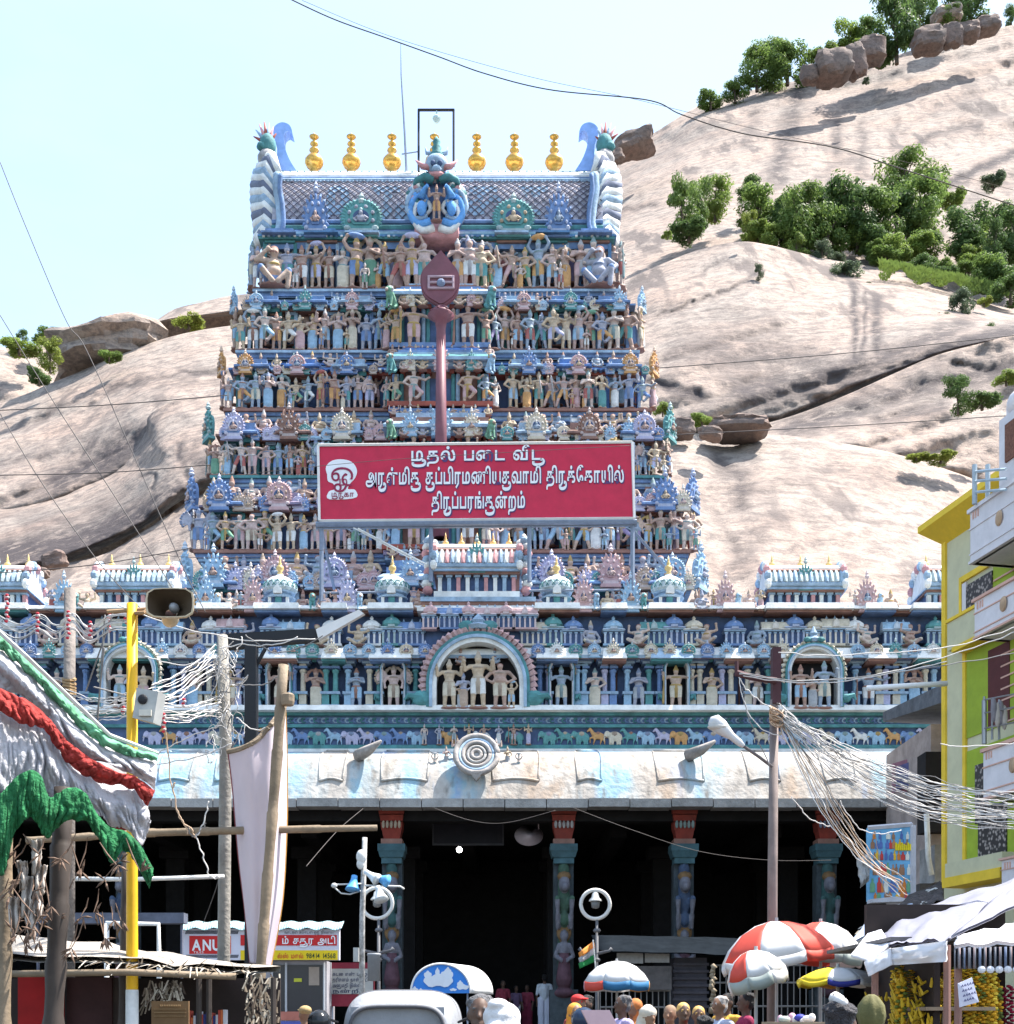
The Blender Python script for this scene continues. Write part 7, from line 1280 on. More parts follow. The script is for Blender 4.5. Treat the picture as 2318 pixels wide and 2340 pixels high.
# ---------------------------------------------------------------- loudspeaker mast, ringed lamps, flag
ms = thing('loudspeaker_mast', 'pipe mast with blue horn speakers left of the entrance column', 'mast', (XU(830, 29), 29, 0)); b = MB(); b.tube([(XU(826, 29), 29, 0), P(828, 2100, 29), P(834, 1914, 29)], [.07, .065, .06], 8); b.build('pipe', [mk('pipe_flaking', (.40, .39, .38), .6, .7, 10, grime=.5, gscale=6)], ms, True)
HBL = mk('horn_cyan', (.10, .34, .68), .15, .5); HWH = mk('horn_pale', (.62, .66, .68), .15, .5)
def hornspk(par, u, v, Y, L_, r, ax, m):
    b = MB(); prof = [(r, 0), (r * .95, .02), (r * .62, L_ * .4), (r * .4, L_ * .75), (r * .42, L_ * .78), (r * .4, L_)]; b.lathe(prof, (0, 0, 0), 16); q = Vector((0, 0, -1)).rotation_difference(Vector(ax).normalized()).to_matrix().to_4x4(); b.xform(Matrix.Translation(P(u, v, Y)) @ q); b.build('horn', [m], par, True)
hornspk(ms, 806, 2034, 28.8, .34, .17, (-.1, -.3, -1), HBL); hornspk(ms, 886, 2014, 28.8, .36, .15, (1, -.4, -.35), HBL); hornspk(ms, 862, 2010, 28.7, .36, .14, (1, -.5, -.7), HWH); hornspk(ms, 872, 2057, 28.6, .34, .17, (.3, -.4, -1), HWH)
b = MB(); b.tube([P(764, 2022, 28.9), P(826, 2020, 28.9)], .02, 5); b.ell(P(764, 2024, 28.8), (.07, .06, .06), 8, 6); b.tube([P(766, 2030, 28.8), P(780, 2042, 28.8), P(800, 2044, 28.8), P(824, 2036, 28.9)], .018, 5); b.tube([P(834, 2024, 28.9), P(915, 2026, 28.9), P(924, 2032, 28.9)], .022, 5); b.ell(P(826, 1958, 28.9), (.12, .1, .16), 9, 7); b.ell(P(824, 1975, 28.9), (.09, .08, .12), 9, 7); b.build('bracket_arm', [mk('bracket_white', (.55, .54, .52), .3)], ms, True)
b = MB(); b.box(XU(808, 28.8), XU(820, 28.8), 28.75, 28.9, ZV(2198, 28.8), ZV(2166, 28.8)); b.build('switch_box', [mk('box_grey', (.42, .42, .40))], ms)
b = MB(); b.lathe([(.15, 0), (.15, .58), (.17, .60), (.15, .64)], P(855, 2242, 30), 16); b.build('bin', [mk('bin_steel', (.25, .26, .28), .2, .4)], label='grey cylindrical bin on a stand beside the mast', cat='bin', smooth=True)
def ring_lamp(u, vc, Y, rpx, label, side):
    t = thing('ring_lamp', label, 'lamp', (XU(u, Y), Y, 0), 'lamps in white rings'); k = Y / F; r = rpx * k; x, y, z = P(u, vc, Y); b = MB(); b.tube([(x + r * math.cos(a), y, z + r * math.sin(a)) for a in [2 * math.pi * j / 40 for j in range(41)]], .05, 7, cap=False); b.build('ring', [mk('ring_white', (.68, .66, .63), .15)], t, True)
    b = MB(); b.tube([(x + .04, y, 0), (x + .04, y, z - r)], [.06, .04], 8); 
    for dv in (.35, 1.1): b.lathe([(.07, 0), (.1, .05), (.07, .1)], (x + .04, y, z - r - dv), 8)
    for s in (-1, 1): b.tube([(x, y, z - r - .9), (x + s * .35, y, z - r - .82), (x + s * .42, y, z - r - .75)], [.05, .035, .05], 6)
    b.build('post', [mk('post_dark', (.13, .13, .14), .3, .6)], t, True); b = MB(); b.lathe([(.17, 0), (.16, .03), (.10, .1), (.08, .2), (.03, .25), (.02, .32)], (x, y, z + .08), 16); b.build('shade', [mk('ring_white', (.68, .66, .63))], t, True); b = MB(); b.lathe([(.05, -.2), (.10, -.17), (.12, 0)], (x, y, z + .09), 14); b.build('glass', [mk('lamp_glass', (.16, .16, .16), .1, .2)], t, True)
ring_lamp(1361, 2067, 33, 33, 'bell lamp in a white ring right of the entrance', 1); ring_lamp(862, 2064, 33, 35, 'bell lamp in a white ring half hidden by the loudspeaker mast', -1)
fl = thing('flag', 'small tricolour flag tied to the ringed lamp post', 'flag', P(1357, 2150, 32.6)); b = MB(); b.tube([P(1356, 2148, 32.6), P(1362, 2215, 32.6)], .02, 5); b.build('staff', [WHITE], fl)
for i, m in enumerate((mk('saffron', (.70, .25, .05)), CW, mk('flag_green', (.02, .22, .06)))):
    b = MB(); b.grid(lambda s, t: P(lerp(1357, 1322, s) + 3 * t, 2150 + 16 * (i + t) + 28 * s - 4 * s * (i + t), 32.6 + .1 * math.sin(s * 6)), 10, 3); o = b.build('stripe', [m], fl, True); md = o.modifiers.new('t', 'SOLIDIFY'); md.thickness = .006
# ---------------------------------------------------------------- left stall: thatch, panels, boards
TH = mk('thatch', (.34, .30, .26), .5, .95, 8, .5, 30); stl = thing('thatched_stall', 'palm thatch stall roof over red panels at lower left', 'stall', (XU(300, 13), 13.5, 0)); rth = random.Random(2)
sheet('thatch_sheet', [(20, 2146, 15.5), (430, 2212, 15.2), (640, 2225, 13.2), (20, 2192, 12.6)], TH, parent=stl, wav=.08, seed=21, th=.06); b = MB()
for i in range(420):
    s = rth.random(); t = rth.random() ** .6; u = lerp(20, 590, s); v = lerp(2150 + .14 * u, 2196 + .06 * u, t); Y = lerp(15.4, 12.6, t); x, y, z = P(u, v, Y); d = Vector((rth.gauss(0, .5), -.5, rth.gauss(-.12, .2))).normalized() * rth.uniform(.06, .22); w_ = .010
    b.add([(x - w_, y, z + .05), (x + w_, y, z + .05), (x + d.x + w_ * .3, y + d.y, z + .05 + d.z), (x + d.x - w_ * .3, y + d.y, z + .05 + d.z)], [(0, 1, 2, 3)], rth.randrange(3))
b.build('palm_leaf_litter', [mk('palm_a', (.42, .36, .28), .3), mk('palm_b', (.22, .17, .12), .3), mk('palm_c', (.50, .46, .40), .2)], stl, kind='stuff')
b = MB(); b.tube([P(0, 2226, 12.6), P(300, 2222, 12.6), P(540, 2232, 12.8)], .035, 7); b.build('eave_pole', [BAM], stl, True)
for u, m, lb in ((95, mk('panel_red', (.30, .01, .01), .25), 'a'), (200, mk('panel_dark', (.05, .02, .02), .3), 'b'), (250, mk('panel_brown', (.06, .045, .04), .3), 'c')):
    b = MB(); b.box(XU(u - 62, 13.6), XU(u + 42, 13.6), 13.6, 13.65, 0, ZV(2232, 13.6)); b.v = [(p[0], p[1] + u * .001, p[2]) for p in b.v]; b.build('panel', [m], stl)
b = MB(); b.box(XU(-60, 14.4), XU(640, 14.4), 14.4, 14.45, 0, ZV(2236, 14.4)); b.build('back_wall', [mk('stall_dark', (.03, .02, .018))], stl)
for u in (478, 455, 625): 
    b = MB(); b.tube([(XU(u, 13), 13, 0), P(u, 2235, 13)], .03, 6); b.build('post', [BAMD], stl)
for i in range(16):
    b = MB(); u = lerp(425, 510, i / 15); hh = rth.uniform(26, 46); b.box(XU(u, 13.3), XU(u + 5, 13.3), 13.3, 13.42, ZV(2352, 13.3), ZV(2352 - hh, 13.3)); b.build('book', [random.choice((mk('book_navy', (.04, .05, .18)), mk('book_red', (.5, .08, .05)), mk('book_white', (.6, .58, .6)), mk('book_orange', (.6, .15, .05))))], stl)
for q, (u0, u1, v0, v1) in enumerate(((560, 640, 2225, 2330), (330, 420, 2240, 2300))):
    b = MB()
    for i in range(150): u = rth.uniform(u0, u1); v = rth.uniform(v0, v1); x, y, z = P(u, v, 13.1 + rth.uniform(-.1, .2)); a = rth.uniform(-.6, .6); l = rth.uniform(.04, .14); b.add([(x - .008, y, z), (x + .008, y, z), (x + .008 + l * math.sin(a), y - .03, z - l), (x - .008 + l * math.sin(a), y - .03, z - l)], [(0, 1, 2, 3)], rth.randrange(3))
    b.build('hanging_straw', [mk('palm_a', (.42, .36, .28)), mk('palm_b', (.22, .17, .12)), mk('palm_d', (.10, .07, .05))], stl, kind='stuff')
bd = thing('wooden_board', 'brown wooden price board standing in the thatched stall', 'board', P(388, 2350, 12.4)); b = MB(); b.box(XU(346, 12.4), XU(431, 12.4), 12.4, 12.44, .5, ZV(2288, 12.4)); b.build('plank', [mk('board_brown', (.16, .09, .04), .3)], bd); b = MB()
for i in range(12): b.box(XU(366 + 4 * i, 12.39), XU(368 + 4 * i, 12.39), 12.385, 12.398, ZV(2300, 12.39), ZV(2296, 12.39))
for v in (2306, 2314, 2322): b.box(XU(352, 12.39), XU(425, 12.39), 12.385, 12.398, ZV(v + 1, 12.39), ZV(v, 12.39))
b.build('carved_lines', [mk('board_line', (.30, .19, .09))], bd)
# white pipe gate, car, far counter
pg = MB(); pg.tube([P(242, 2110, 24), P(362, 2112, 24), P(364, 2210, 24), (XU(364, 24), 24, 0)], .045, 8); pg.tube([P(244, 2110, 24), (XU(244, 24), 24, 0)], .045, 8); pg.build('pipe_gate', [WHITE], label='white pipe gate frame behind the thatch', cat='gate', smooth=True)
car = thing('parked_car', 'blue grey car parked behind the thatched stall', 'car', (XU(220, 25), 25, 0)); kx = XU(220, 25)
b = MB()
def carsec(s): 
    x = lerp(-2.0, 2.0, s); top = .75 + .75 * max(0, 1 - abs((s - .52) / .34) ** 3) if abs(s - .52) < .34 else .75 + .12 * (1 - abs(s - .5) * 2); wd = .82 - .12 * abs(2 * s - 1) ** 4; return x, top, wd
b.grid(lambda s, t: (kx + carsec(s)[0] * .75, 25 + carsec(s)[2] * math.cos(math.pi * t) * (1 if .3 < t < .7 else .97), .35 + (carsec(s)[1] + .2 - .35) * max(0, math.sin(math.pi * t)) ** .35), 40, 20); b.build('body', [mk('car_paint', (.25, .29, .36), .1, .3, metal=.3)], car, True)
for s in (-1, 1):
    for yy in (24.2, 25.75): b = MB(); b.lathe([(.30, -.09), (.32, -.06), (.32, .06), (.30, .09)], (0, 0, 0), 18); b.xform(Matrix.Translation((kx + s * 1.0, yy, .32)) @ Matrix.Rotation(R(90), 4, 'X')); b.build('wheel', [BLACKM], car)
b = MB(); b.grid(lambda s, t: (kx + lerp(-.85, .9, s), 24.16 + .16 * t, lerp(1.15, 1.5, t)), 6, 3); b.build('side_window', [mk('dark_glass', (.03, .03, .04))], car)
b = MB(); b.box(XU(70, 31), XU(420, 31), 31, 31.4, ZV(2110, 31), ZV(2086, 31)); b.box(XU(80, 31), XU(84, 31), 31.1, 31.2, 0, ZV(2110, 31)); b.box(XU(410, 31), XU(414, 31), 31.1, 31.2, 0, ZV(2110, 31)); b.build('shed_beam', [mk('shed_blue', (.11, .12, .16), .3)], label='blue grey beam shed front in the dark left bay', cat='shed')
# torn paper lanterns / dried leaves dangling under the canopy
for i, (u, v) in enumerate(((50, 2000), (80, 1960), (60, 2050), (95, 2010), (35, 2090), (70, 2100), (85, 2070))):
    b = MB(); b.grid(lambda s, t: P(u + (s - .5) * (26 - 8 * t) + 4 * math.sin(t * 2 + i) + 2.5 * noise.noise(Vector((s * 3, t * 9, i))), v + (t - .5) * (66 + 14 * (i % 3)) + 7 * noise.noise(Vector((s * 6, i, 2))), 11.2 + .05 * math.sin(s * 9 + i) + .04 * math.sin(t * 7)), 10, 14); o = b.build('hanging_paper', [mk('paper_cream', (.46, .40, .35), .3)], label='crumpled cream paper strip, %s of those dangling under the swags' % ('topmost left', 'topmost right', 'middle left', 'middle right', 'lowest left', 'lowest middle', 'lowest right')[i], cat='paper', group='paper strips under the canopy', smooth=True); md = o.modifiers.new('t', 'SOLIDIFY'); md.thickness = .004
b = MB()
for i in range(46):
    u = rth.choice((rth.uniform(20, 110), rth.uniform(160, 290))); v = rth.uniform(1905, 2110); Y = rth.uniform(10.5, 11.8); x, y, z = P(u, v, Y); l = rth.uniform(.1, .3); a = rth.gauss(0, .5)
    b.tube([(x, y, z), (x + l * .4 * math.sin(a), y, z - l * .5), (x + l * math.sin(a), y - .05, z - l)], [.004, .007, .003], 4)
    for j in range(3): a2 = a + rth.gauss(0, .9); b.tube([(x + l * math.sin(a), y, z - l), (x + l * math.sin(a) + .05 * math.sin(a2), y - .03, z - l - .06 * math.cos(a2)), (x + l * math.sin(a) + .10 * math.sin(a2), y - .03, z - l - .12 * math.cos(a2))], [.003, .012, .001], 4)
b.build('dried_mango_leaves', [mk('dry_twig', (.16, .10, .07), .4)], label='dried leaf twigs dangling beneath the canopy swags', cat='dried leaves', kind='stuff')
# ---------------------------------------------------------------- cables
WD = mk('cable_dark', (.10, .085, .08), .2, .6); WL = mk('cable_pale', (.60, .57, .54), .25, .6); WG = mk('cable_grey', (.20, .19, .185), .3, .6); WO = mk('cable_tan', (.48, .33, .22), .25, .6)
def cable(pts, r, m, label, group, wob=0, n=0, sd=1):
    if m is WL and sd % 4 == 1: m = WG
    n = n or 8 * len(pts); rr = random.Random(sd); q = [curve(pts, i / n) for i in range(n + 1)]
    pp = [P(a[0] + (wob * noise.noise(Vector((i * .35, sd * 3.1, 0))) if wob else 0), a[1] + (wob * noise.noise(Vector((i * .35, sd * 3.1, 7))) if wob else 0), a[2]) for i, a in enumerate(q)]
    b = MB(); b.tube(pp, r * (.72 if m != WD else 1.0), 5); return b.build('cable', [m], label=label, cat='cable', group=group, smooth=True)
cable([(640, -14, 26), (760, 42, 26), (880, 85, 26), (1000, 128, 26), (1110, 168, 26), (1260, 205, 26), (1480, 228, 26), (1560, 262, 26), (1700, 305, 26), (1900, 335, 26), (2060, 385, 26), (2340, 476, 26)], .012, WD, 'dark drooping cable crossing the sky above the tower', 'sky cables')
cable([(690, 0, 30), (900, 85, 30), (1200, 172, 30), (1450, 226, 30), (1750, 300, 30), (2050, 365, 30), (2340, 440, 30)], .005, WD, 'thin upper wire following the drooping sky cable', 'sky cables')
for i, (p, lb) in enumerate(((((0, 370), (60, 520), (150, 730), (195, 795), (290, 1005), (420, 1300), (470, 1400)), 'kinked dark wire descending from the upper left edge to the tower foot'), (((0, 720), (130, 930), (330, 1240), (450, 1440)), 'dark wire descending the left hill, middle of three'), (((0, 945), (100, 1110), (230, 1290), (330, 1400)), 'lowest dark wire descending the left hill'),
        (((-10, 938), (250, 925), (520, 903)), 'level wire crossing the left hill, upper one'), (((-10, 1086), (240, 1080), (480, 1062)), 'level wire crossing the left hill, middle one'), (((-10, 1310), (220, 1290), (440, 1252)), 'level wire crossing the left hill, lowest one'), (((1380, 850), (1900, 810), (2340, 764)), 'thin wire crossing the right cliff, upper one'), (((1400, 1000), (1900, 975), (2300, 950)), 'thin wire crossing the right cliff, lower one'))):
    cable([(a, b_, 24 if i < 6 else 58) for a, b_ in p], .009 if i < 6 else .02, WD, lb, 'wires over the hills')
for i, (p, lb) in enumerate(((((1310, 1846, 37), (1440, 1895, 37), (1600, 1946, 37), (1760, 1966, 37), (1900, 1966, 37)), 'sagging wire across the dark right bays'), (((990, 1846, 37), (1080, 1876, 37), (1160, 1880, 37), (1270, 1852, 37)), 'short wire sagging above the entrance'), (((700, 1980, 30), (770, 1900, 33), (830, 1848, 36)), 'wire rising from the cloth banner to the eave'), (((465, 2110, 24), (500, 2010, 22), (520, 1900, 20)), 'dark wire slanting beside the utility pole'), (((590, 1080, 39.9), (900, 1050, 39.9), (1440, 1018, 39.9)), 'fine wire across the top of the red board'), (((300, 1262, 38), (480, 1275, 38), (700, 1262, 38), (820, 1240, 38)), 'fine wire in front of the lower storeys'))):
    cable(p, .008, WD, lb, 'wires in front of the hall')
rw = random.Random(21)
for i in range(11):
    a = rw.uniform(-8, 8); cable([(346 + rw.uniform(-6, 4), 1566 + i * 4.2, 13.6), (400, 1542 + i * 6 + rw.uniform(-5, 5), 14.8), (455, 1508 + i * 5.5 + rw.uniform(-5, 5), 16), (498 + rw.uniform(-8, 6), 1472 + i * 6.5, 16.9)], rw.uniform(.006, .011), WL, 'pale cable rising from the meter box to the utility pole', 'cables between meter box and utility pole', 6, 26, i)
for i in range(11):
    cable([(352, 1606 + i * 4, 13.4), (420, 1612 + i * 3.5 + rw.uniform(-5, 5), 15), (470, 1600 + i * 4 + rw.uniform(-5, 5), 16.2), (505, 1588 + i * 5, 16.9)], rw.uniform(.006, .010), WL, 'pale cable running level from meter box to utility pole', 'level cables at the meter box', 6, 26, 40 + i)
for i in range(12):
    cable([(150, 1575 + i * 7, 15.9), (210, 1592 + i * 5 + rw.uniform(-5, 5), 15), (260, 1592 + i * 4.5 + rw.uniform(-4, 4), 14), (306, 1580 + i * 5, 13.1)], rw.uniform(.006, .010), WL, 'pale cable running from the wooden post to the yellow pole', 'cables left of the yellow pole', 6, 26, 80 + i)
for i in range(9):
    v = 1408 + (i % 3) * 16 + (i // 3) * 2; cable([(-20, v - 14, 14.5), (40, v + 18, 14.4), (90, v - 4 + 6 * (i % 2), 14.2), (130, v + 20, 14), (165, v - 6, 13.9), (205, v + 26, 13.7), (250, v - 2, 13.4), (300, v - 6, 13.1)], .007, WL, 'pale cable looping between the red tape knots', 'looping cables above the canopy', 4, 40, 120 + i)
for i, (a, b_) in enumerate((((240, 1405), (222, 1660)), ((258, 1402), (196, 1580)), ((238, 1480), (222, 1640)), ((214, 1570), (300, 1592)))): cable([(*a, 13.5), ((a[0] + b_[0]) / 2, (a[1] + b_[1]) / 2, 13.6), (*b_, 13.8)], .012, WL, 'thick pale cable dropping beside the yellow pole, %s' % ('longest', 'slanting left', 'lowest', 'short crosspiece')[i], 'dropping cables')
for i in range(26):
    u0 = 505 + rw.uniform(-22, 30); v0 = rw.uniform(1470, 1700); pts = [(u0, v0, 16.8)]
    for j in range(5): u0 += rw.uniform(-24, 24); v0 += rw.uniform(-30, 50); u0 = min(max(u0, 470), 568); v0 = min(v0, 1745); pts.append((u0, v0, 16.8 + rw.uniform(-.15, .05)))
    cable(pts, rw.uniform(.005, .012), WL, 'pale cable tangled round the utility pole', 'cable tangle on the utility pole', 5, 44, 200 + i)
for i, p in enumerate((((530, 1700), (450, 1730), (370, 1745), (340, 1748)), ((525, 1560), (600, 1565), (660, 1530)), ((330, 1500), (420, 1520), (500, 1500)), ((500, 1660), (420, 1690), (350, 1730)), ((505, 1480), (560, 1472), (620, 1474), (680, 1456)), ((560, 1450), (620, 1490), (690, 1478), (740, 1452)), ((270, 1380), (400, 1430), (560, 1462), (720, 1462)), ((540, 1640), (590, 1670), (640, 1640)))): cable([(a, b_, 16.7) for a, b_ in p], .011, WL, 'loose pale cable near the utility pole, %s' % ('sagging to the cloth canopy', 'reaching the bamboo stub', 'crossing in front of the left arch', 'sagging below the first', 'looped under the black arm', 'double loop under the black arm', 'long one from the horn', 'short one to the bamboo post')[i], 'loose cables left', 4, 30, 300 + i)
for i, p in enumerate((((378, 1650), (386, 1740), (404, 1850), (440, 1900), (446, 1915)), ((470, 1880), (455, 1900), (440, 1912), (430, 1890)), ((446, 1910), (462, 1950), (480, 2000), (500, 2005)), ((430, 1905), (410, 1860), (396, 1800), (400, 1790)), ((478, 1830), (462, 1890), (446, 1912)))): cable([(a, b_, 15.5) for a, b_ in p], .012, WO if i in (0, 3) else WL, 'frayed string knotted on the bamboo cross pole, %s' % ('longest strand', 'curl at the knot', 'strand below', 'dark short strand', 'white strand')[i], 'frayed strings', 6, 30, 340 + i)
for i, (u, v0, v1) in enumerate(((16, 1360, 1425), (86, 1402, 1455), (156, 1398, 1465), (206, 1422, 1462), (250, 1402, 1450), (288, 1404, 1430), (282, 1616, 1640), (374, 1632, 1680), (420, 1598, 1622))):
    b = MB()
    for j in range(int((v1 - v0) / 5)): b.ell(P(u + 2 * math.sin(j * 2), v0 + 5 * j, 13.6), (.02, .02, .014), 7, 5, j % 2)
    b.build('tape_knot', [mk('tape_red', (.50, .04, .06), .2), mk('tape_pale', (.6, .5, .5), .2)], label='red and white taped cable knot, number %s from the left above the canopy' % ('one', 'two', 'three', 'four', 'five', 'six', 'seven', 'eight', 'nine')[i], cat='cable knot', group='taped knots')
# right pole with crossarm and lamp
rp = thing('utility_pole', 'rusty brown utility pole with crossarm left of the yellow house', 'pole', (XU(1768, 18), 18, 0)); b = MB(); b.tube([(XU(1764, 18), 18, 0), P(1766, 2000, 18), P(1770, 1600, 18)], [.075, .07, .06], 10); b.build('shaft', [mk('pole_brown', (.22, .17, .155), .3, .7, 3, grime=.3)], rp, True)
b = MB(); b.box(XU(1764, 18), XU(1783, 18), 17.92, 18.08, ZV(1610, 18), ZV(1482, 18)); b.build('head', [mk('pole_maroon', (.07, .03, .035), .3)], rp); b = MB(); b.tube([P(1684, 1538, 17.9), P(1720, 1548, 17.9), P(1775, 1556, 17.9)], .045, 6); b.tube([P(1684, 1512, 17.9), P(1684, 1545, 17.9)], .03, 6); b.build('crossarm', [mk('pole_maroon', (.07, .03, .035))], rp)
b = MB()
for i in range(14): b.tube([P(1775 + 16 * math.cos(a + i), 1622 + i * 2.4 + 9 * math.sin(a * 1.3 + i), 17.85 - .07 * math.sin(a)) for a in [j * .6 for j in range(11)]], .009, 4)
b.build('cable_coil', [WO], rp, True)
ln = thing('street_lamp', 'white cobra-head street lamp on the right utility pole', 'street lamp', P(1765, 1762, 17.9)); b = MB(); b.tube([P(1765, 1752, 17.9), P(1730, 1726, 17.8), P(1698, 1704, 17.7)], .022, 7); b.build('arm', [mk('arm_dark', (.16, .14, .14))], ln, True)
b = MB(); cs = [(1700, 1706, .03), (1690, 1697, .05), (1672, 1682, .055), (1664, 1676, .075), (1648, 1662, .11), (1632, 1650, .115), (1622, 1646, .05)]; b.tube([P(u, v, 17.65) for u, v, r in cs], [r for u, v, r in cs], 10); b.build('head', [mk('lamp_grey', (.56, .56, .56), .1, .4)], ln, True)
b = MB(); b.ell(P(1642, 1662, 17.62), (.15, .09, .05), 12, 7); b.build('lens', [mk('lens', (.48, .46, .42), .1, .3)], ln, True)
for i in range(34):
    f = i / 33; cable([(1772 + rw.uniform(-14, 14), 1618 + rw.uniform(-14, 20), 17.9), (1850 + rw.uniform(-10, 30), 1668 + f * 52 + rw.uniform(-10, 10), 17.6), (1960 + rw.uniform(-20, 20), 1716 + f * 84 + rw.uniform(-8, 8), 17.2), (2100, 1768 + f * 96 + rw.uniform(-8, 8), 16.6), (2220, 1800 + f * 86 + rw.uniform(-8, 8), 16), (2345, 1815 + f * 78 + rw.uniform(-8, 8), 15.4)], rw.uniform(.005, .010), WL, 'pale cable of the bundle fanning from the right pole to the house', 'cable bundle on the right', 7, 50, 400 + i)
for i in range(11):
    f = i / 10; cable([(1780 + rw.uniform(-10, 10), 1640, 17.9), (1830 + f * 40, 1760, 17.5), (1880 + f * 50, 1860, 17.2), (1960 + f * 40, 1960, 17), (2050 + f * 28 + rw.uniform(-6, 6), 2030 + rw.uniform(-20, 20), 16.8)], rw.uniform(.006, .010), WO if i % 3 else WL, 'tan cable dropping steeply from the right pole to the hoarding', 'steep cables on the right', 6, 40, 460 + i)
for i, p in enumerate((((1690, 1540), (1900, 1560), (2165, 1500), (2330, 1440)), ((1690, 1536), (1850, 1556), (2165, 1520), (2330, 1490)), ((1780, 1490), (1900, 1498), (2165, 1478), (2330, 1430)), ((1700, 1545), (1800, 1556), (2000, 1545), (2165, 1512)), ((1690, 1550), (1720, 1590), (1770, 1625)), ((1700, 1570), (1710, 1640), (1760, 1750)), ((1690, 1550), (1715, 1640), (1790, 1690)), ((1810, 1820), (1850, 1870), (1900, 1890)), ((1920, 1830), (1960, 1890), (2010, 1905), (2060, 1898)), ((2000, 1900), (2020, 2030), (2040, 2050)), ((2150, 1700), (2200, 1706), (2330, 1698)))): cable([(a, b_, 17.8) for a, b_ in p], .010, WL, 'single pale cable at the right pole, %s' % ('top run to the balcony', 'second run to the balcony', 'run from the pole head', 'short run to the house corner', 'short loop under the crossarm', 'long loop under the crossarm', 'middle loop under the crossarm', 'loop below the eave lip', 'loop over the hoarding', 'drop along the hoarding', 'run across the house wall')[i], 'single cables on the right', 4, 34, 500 + i)
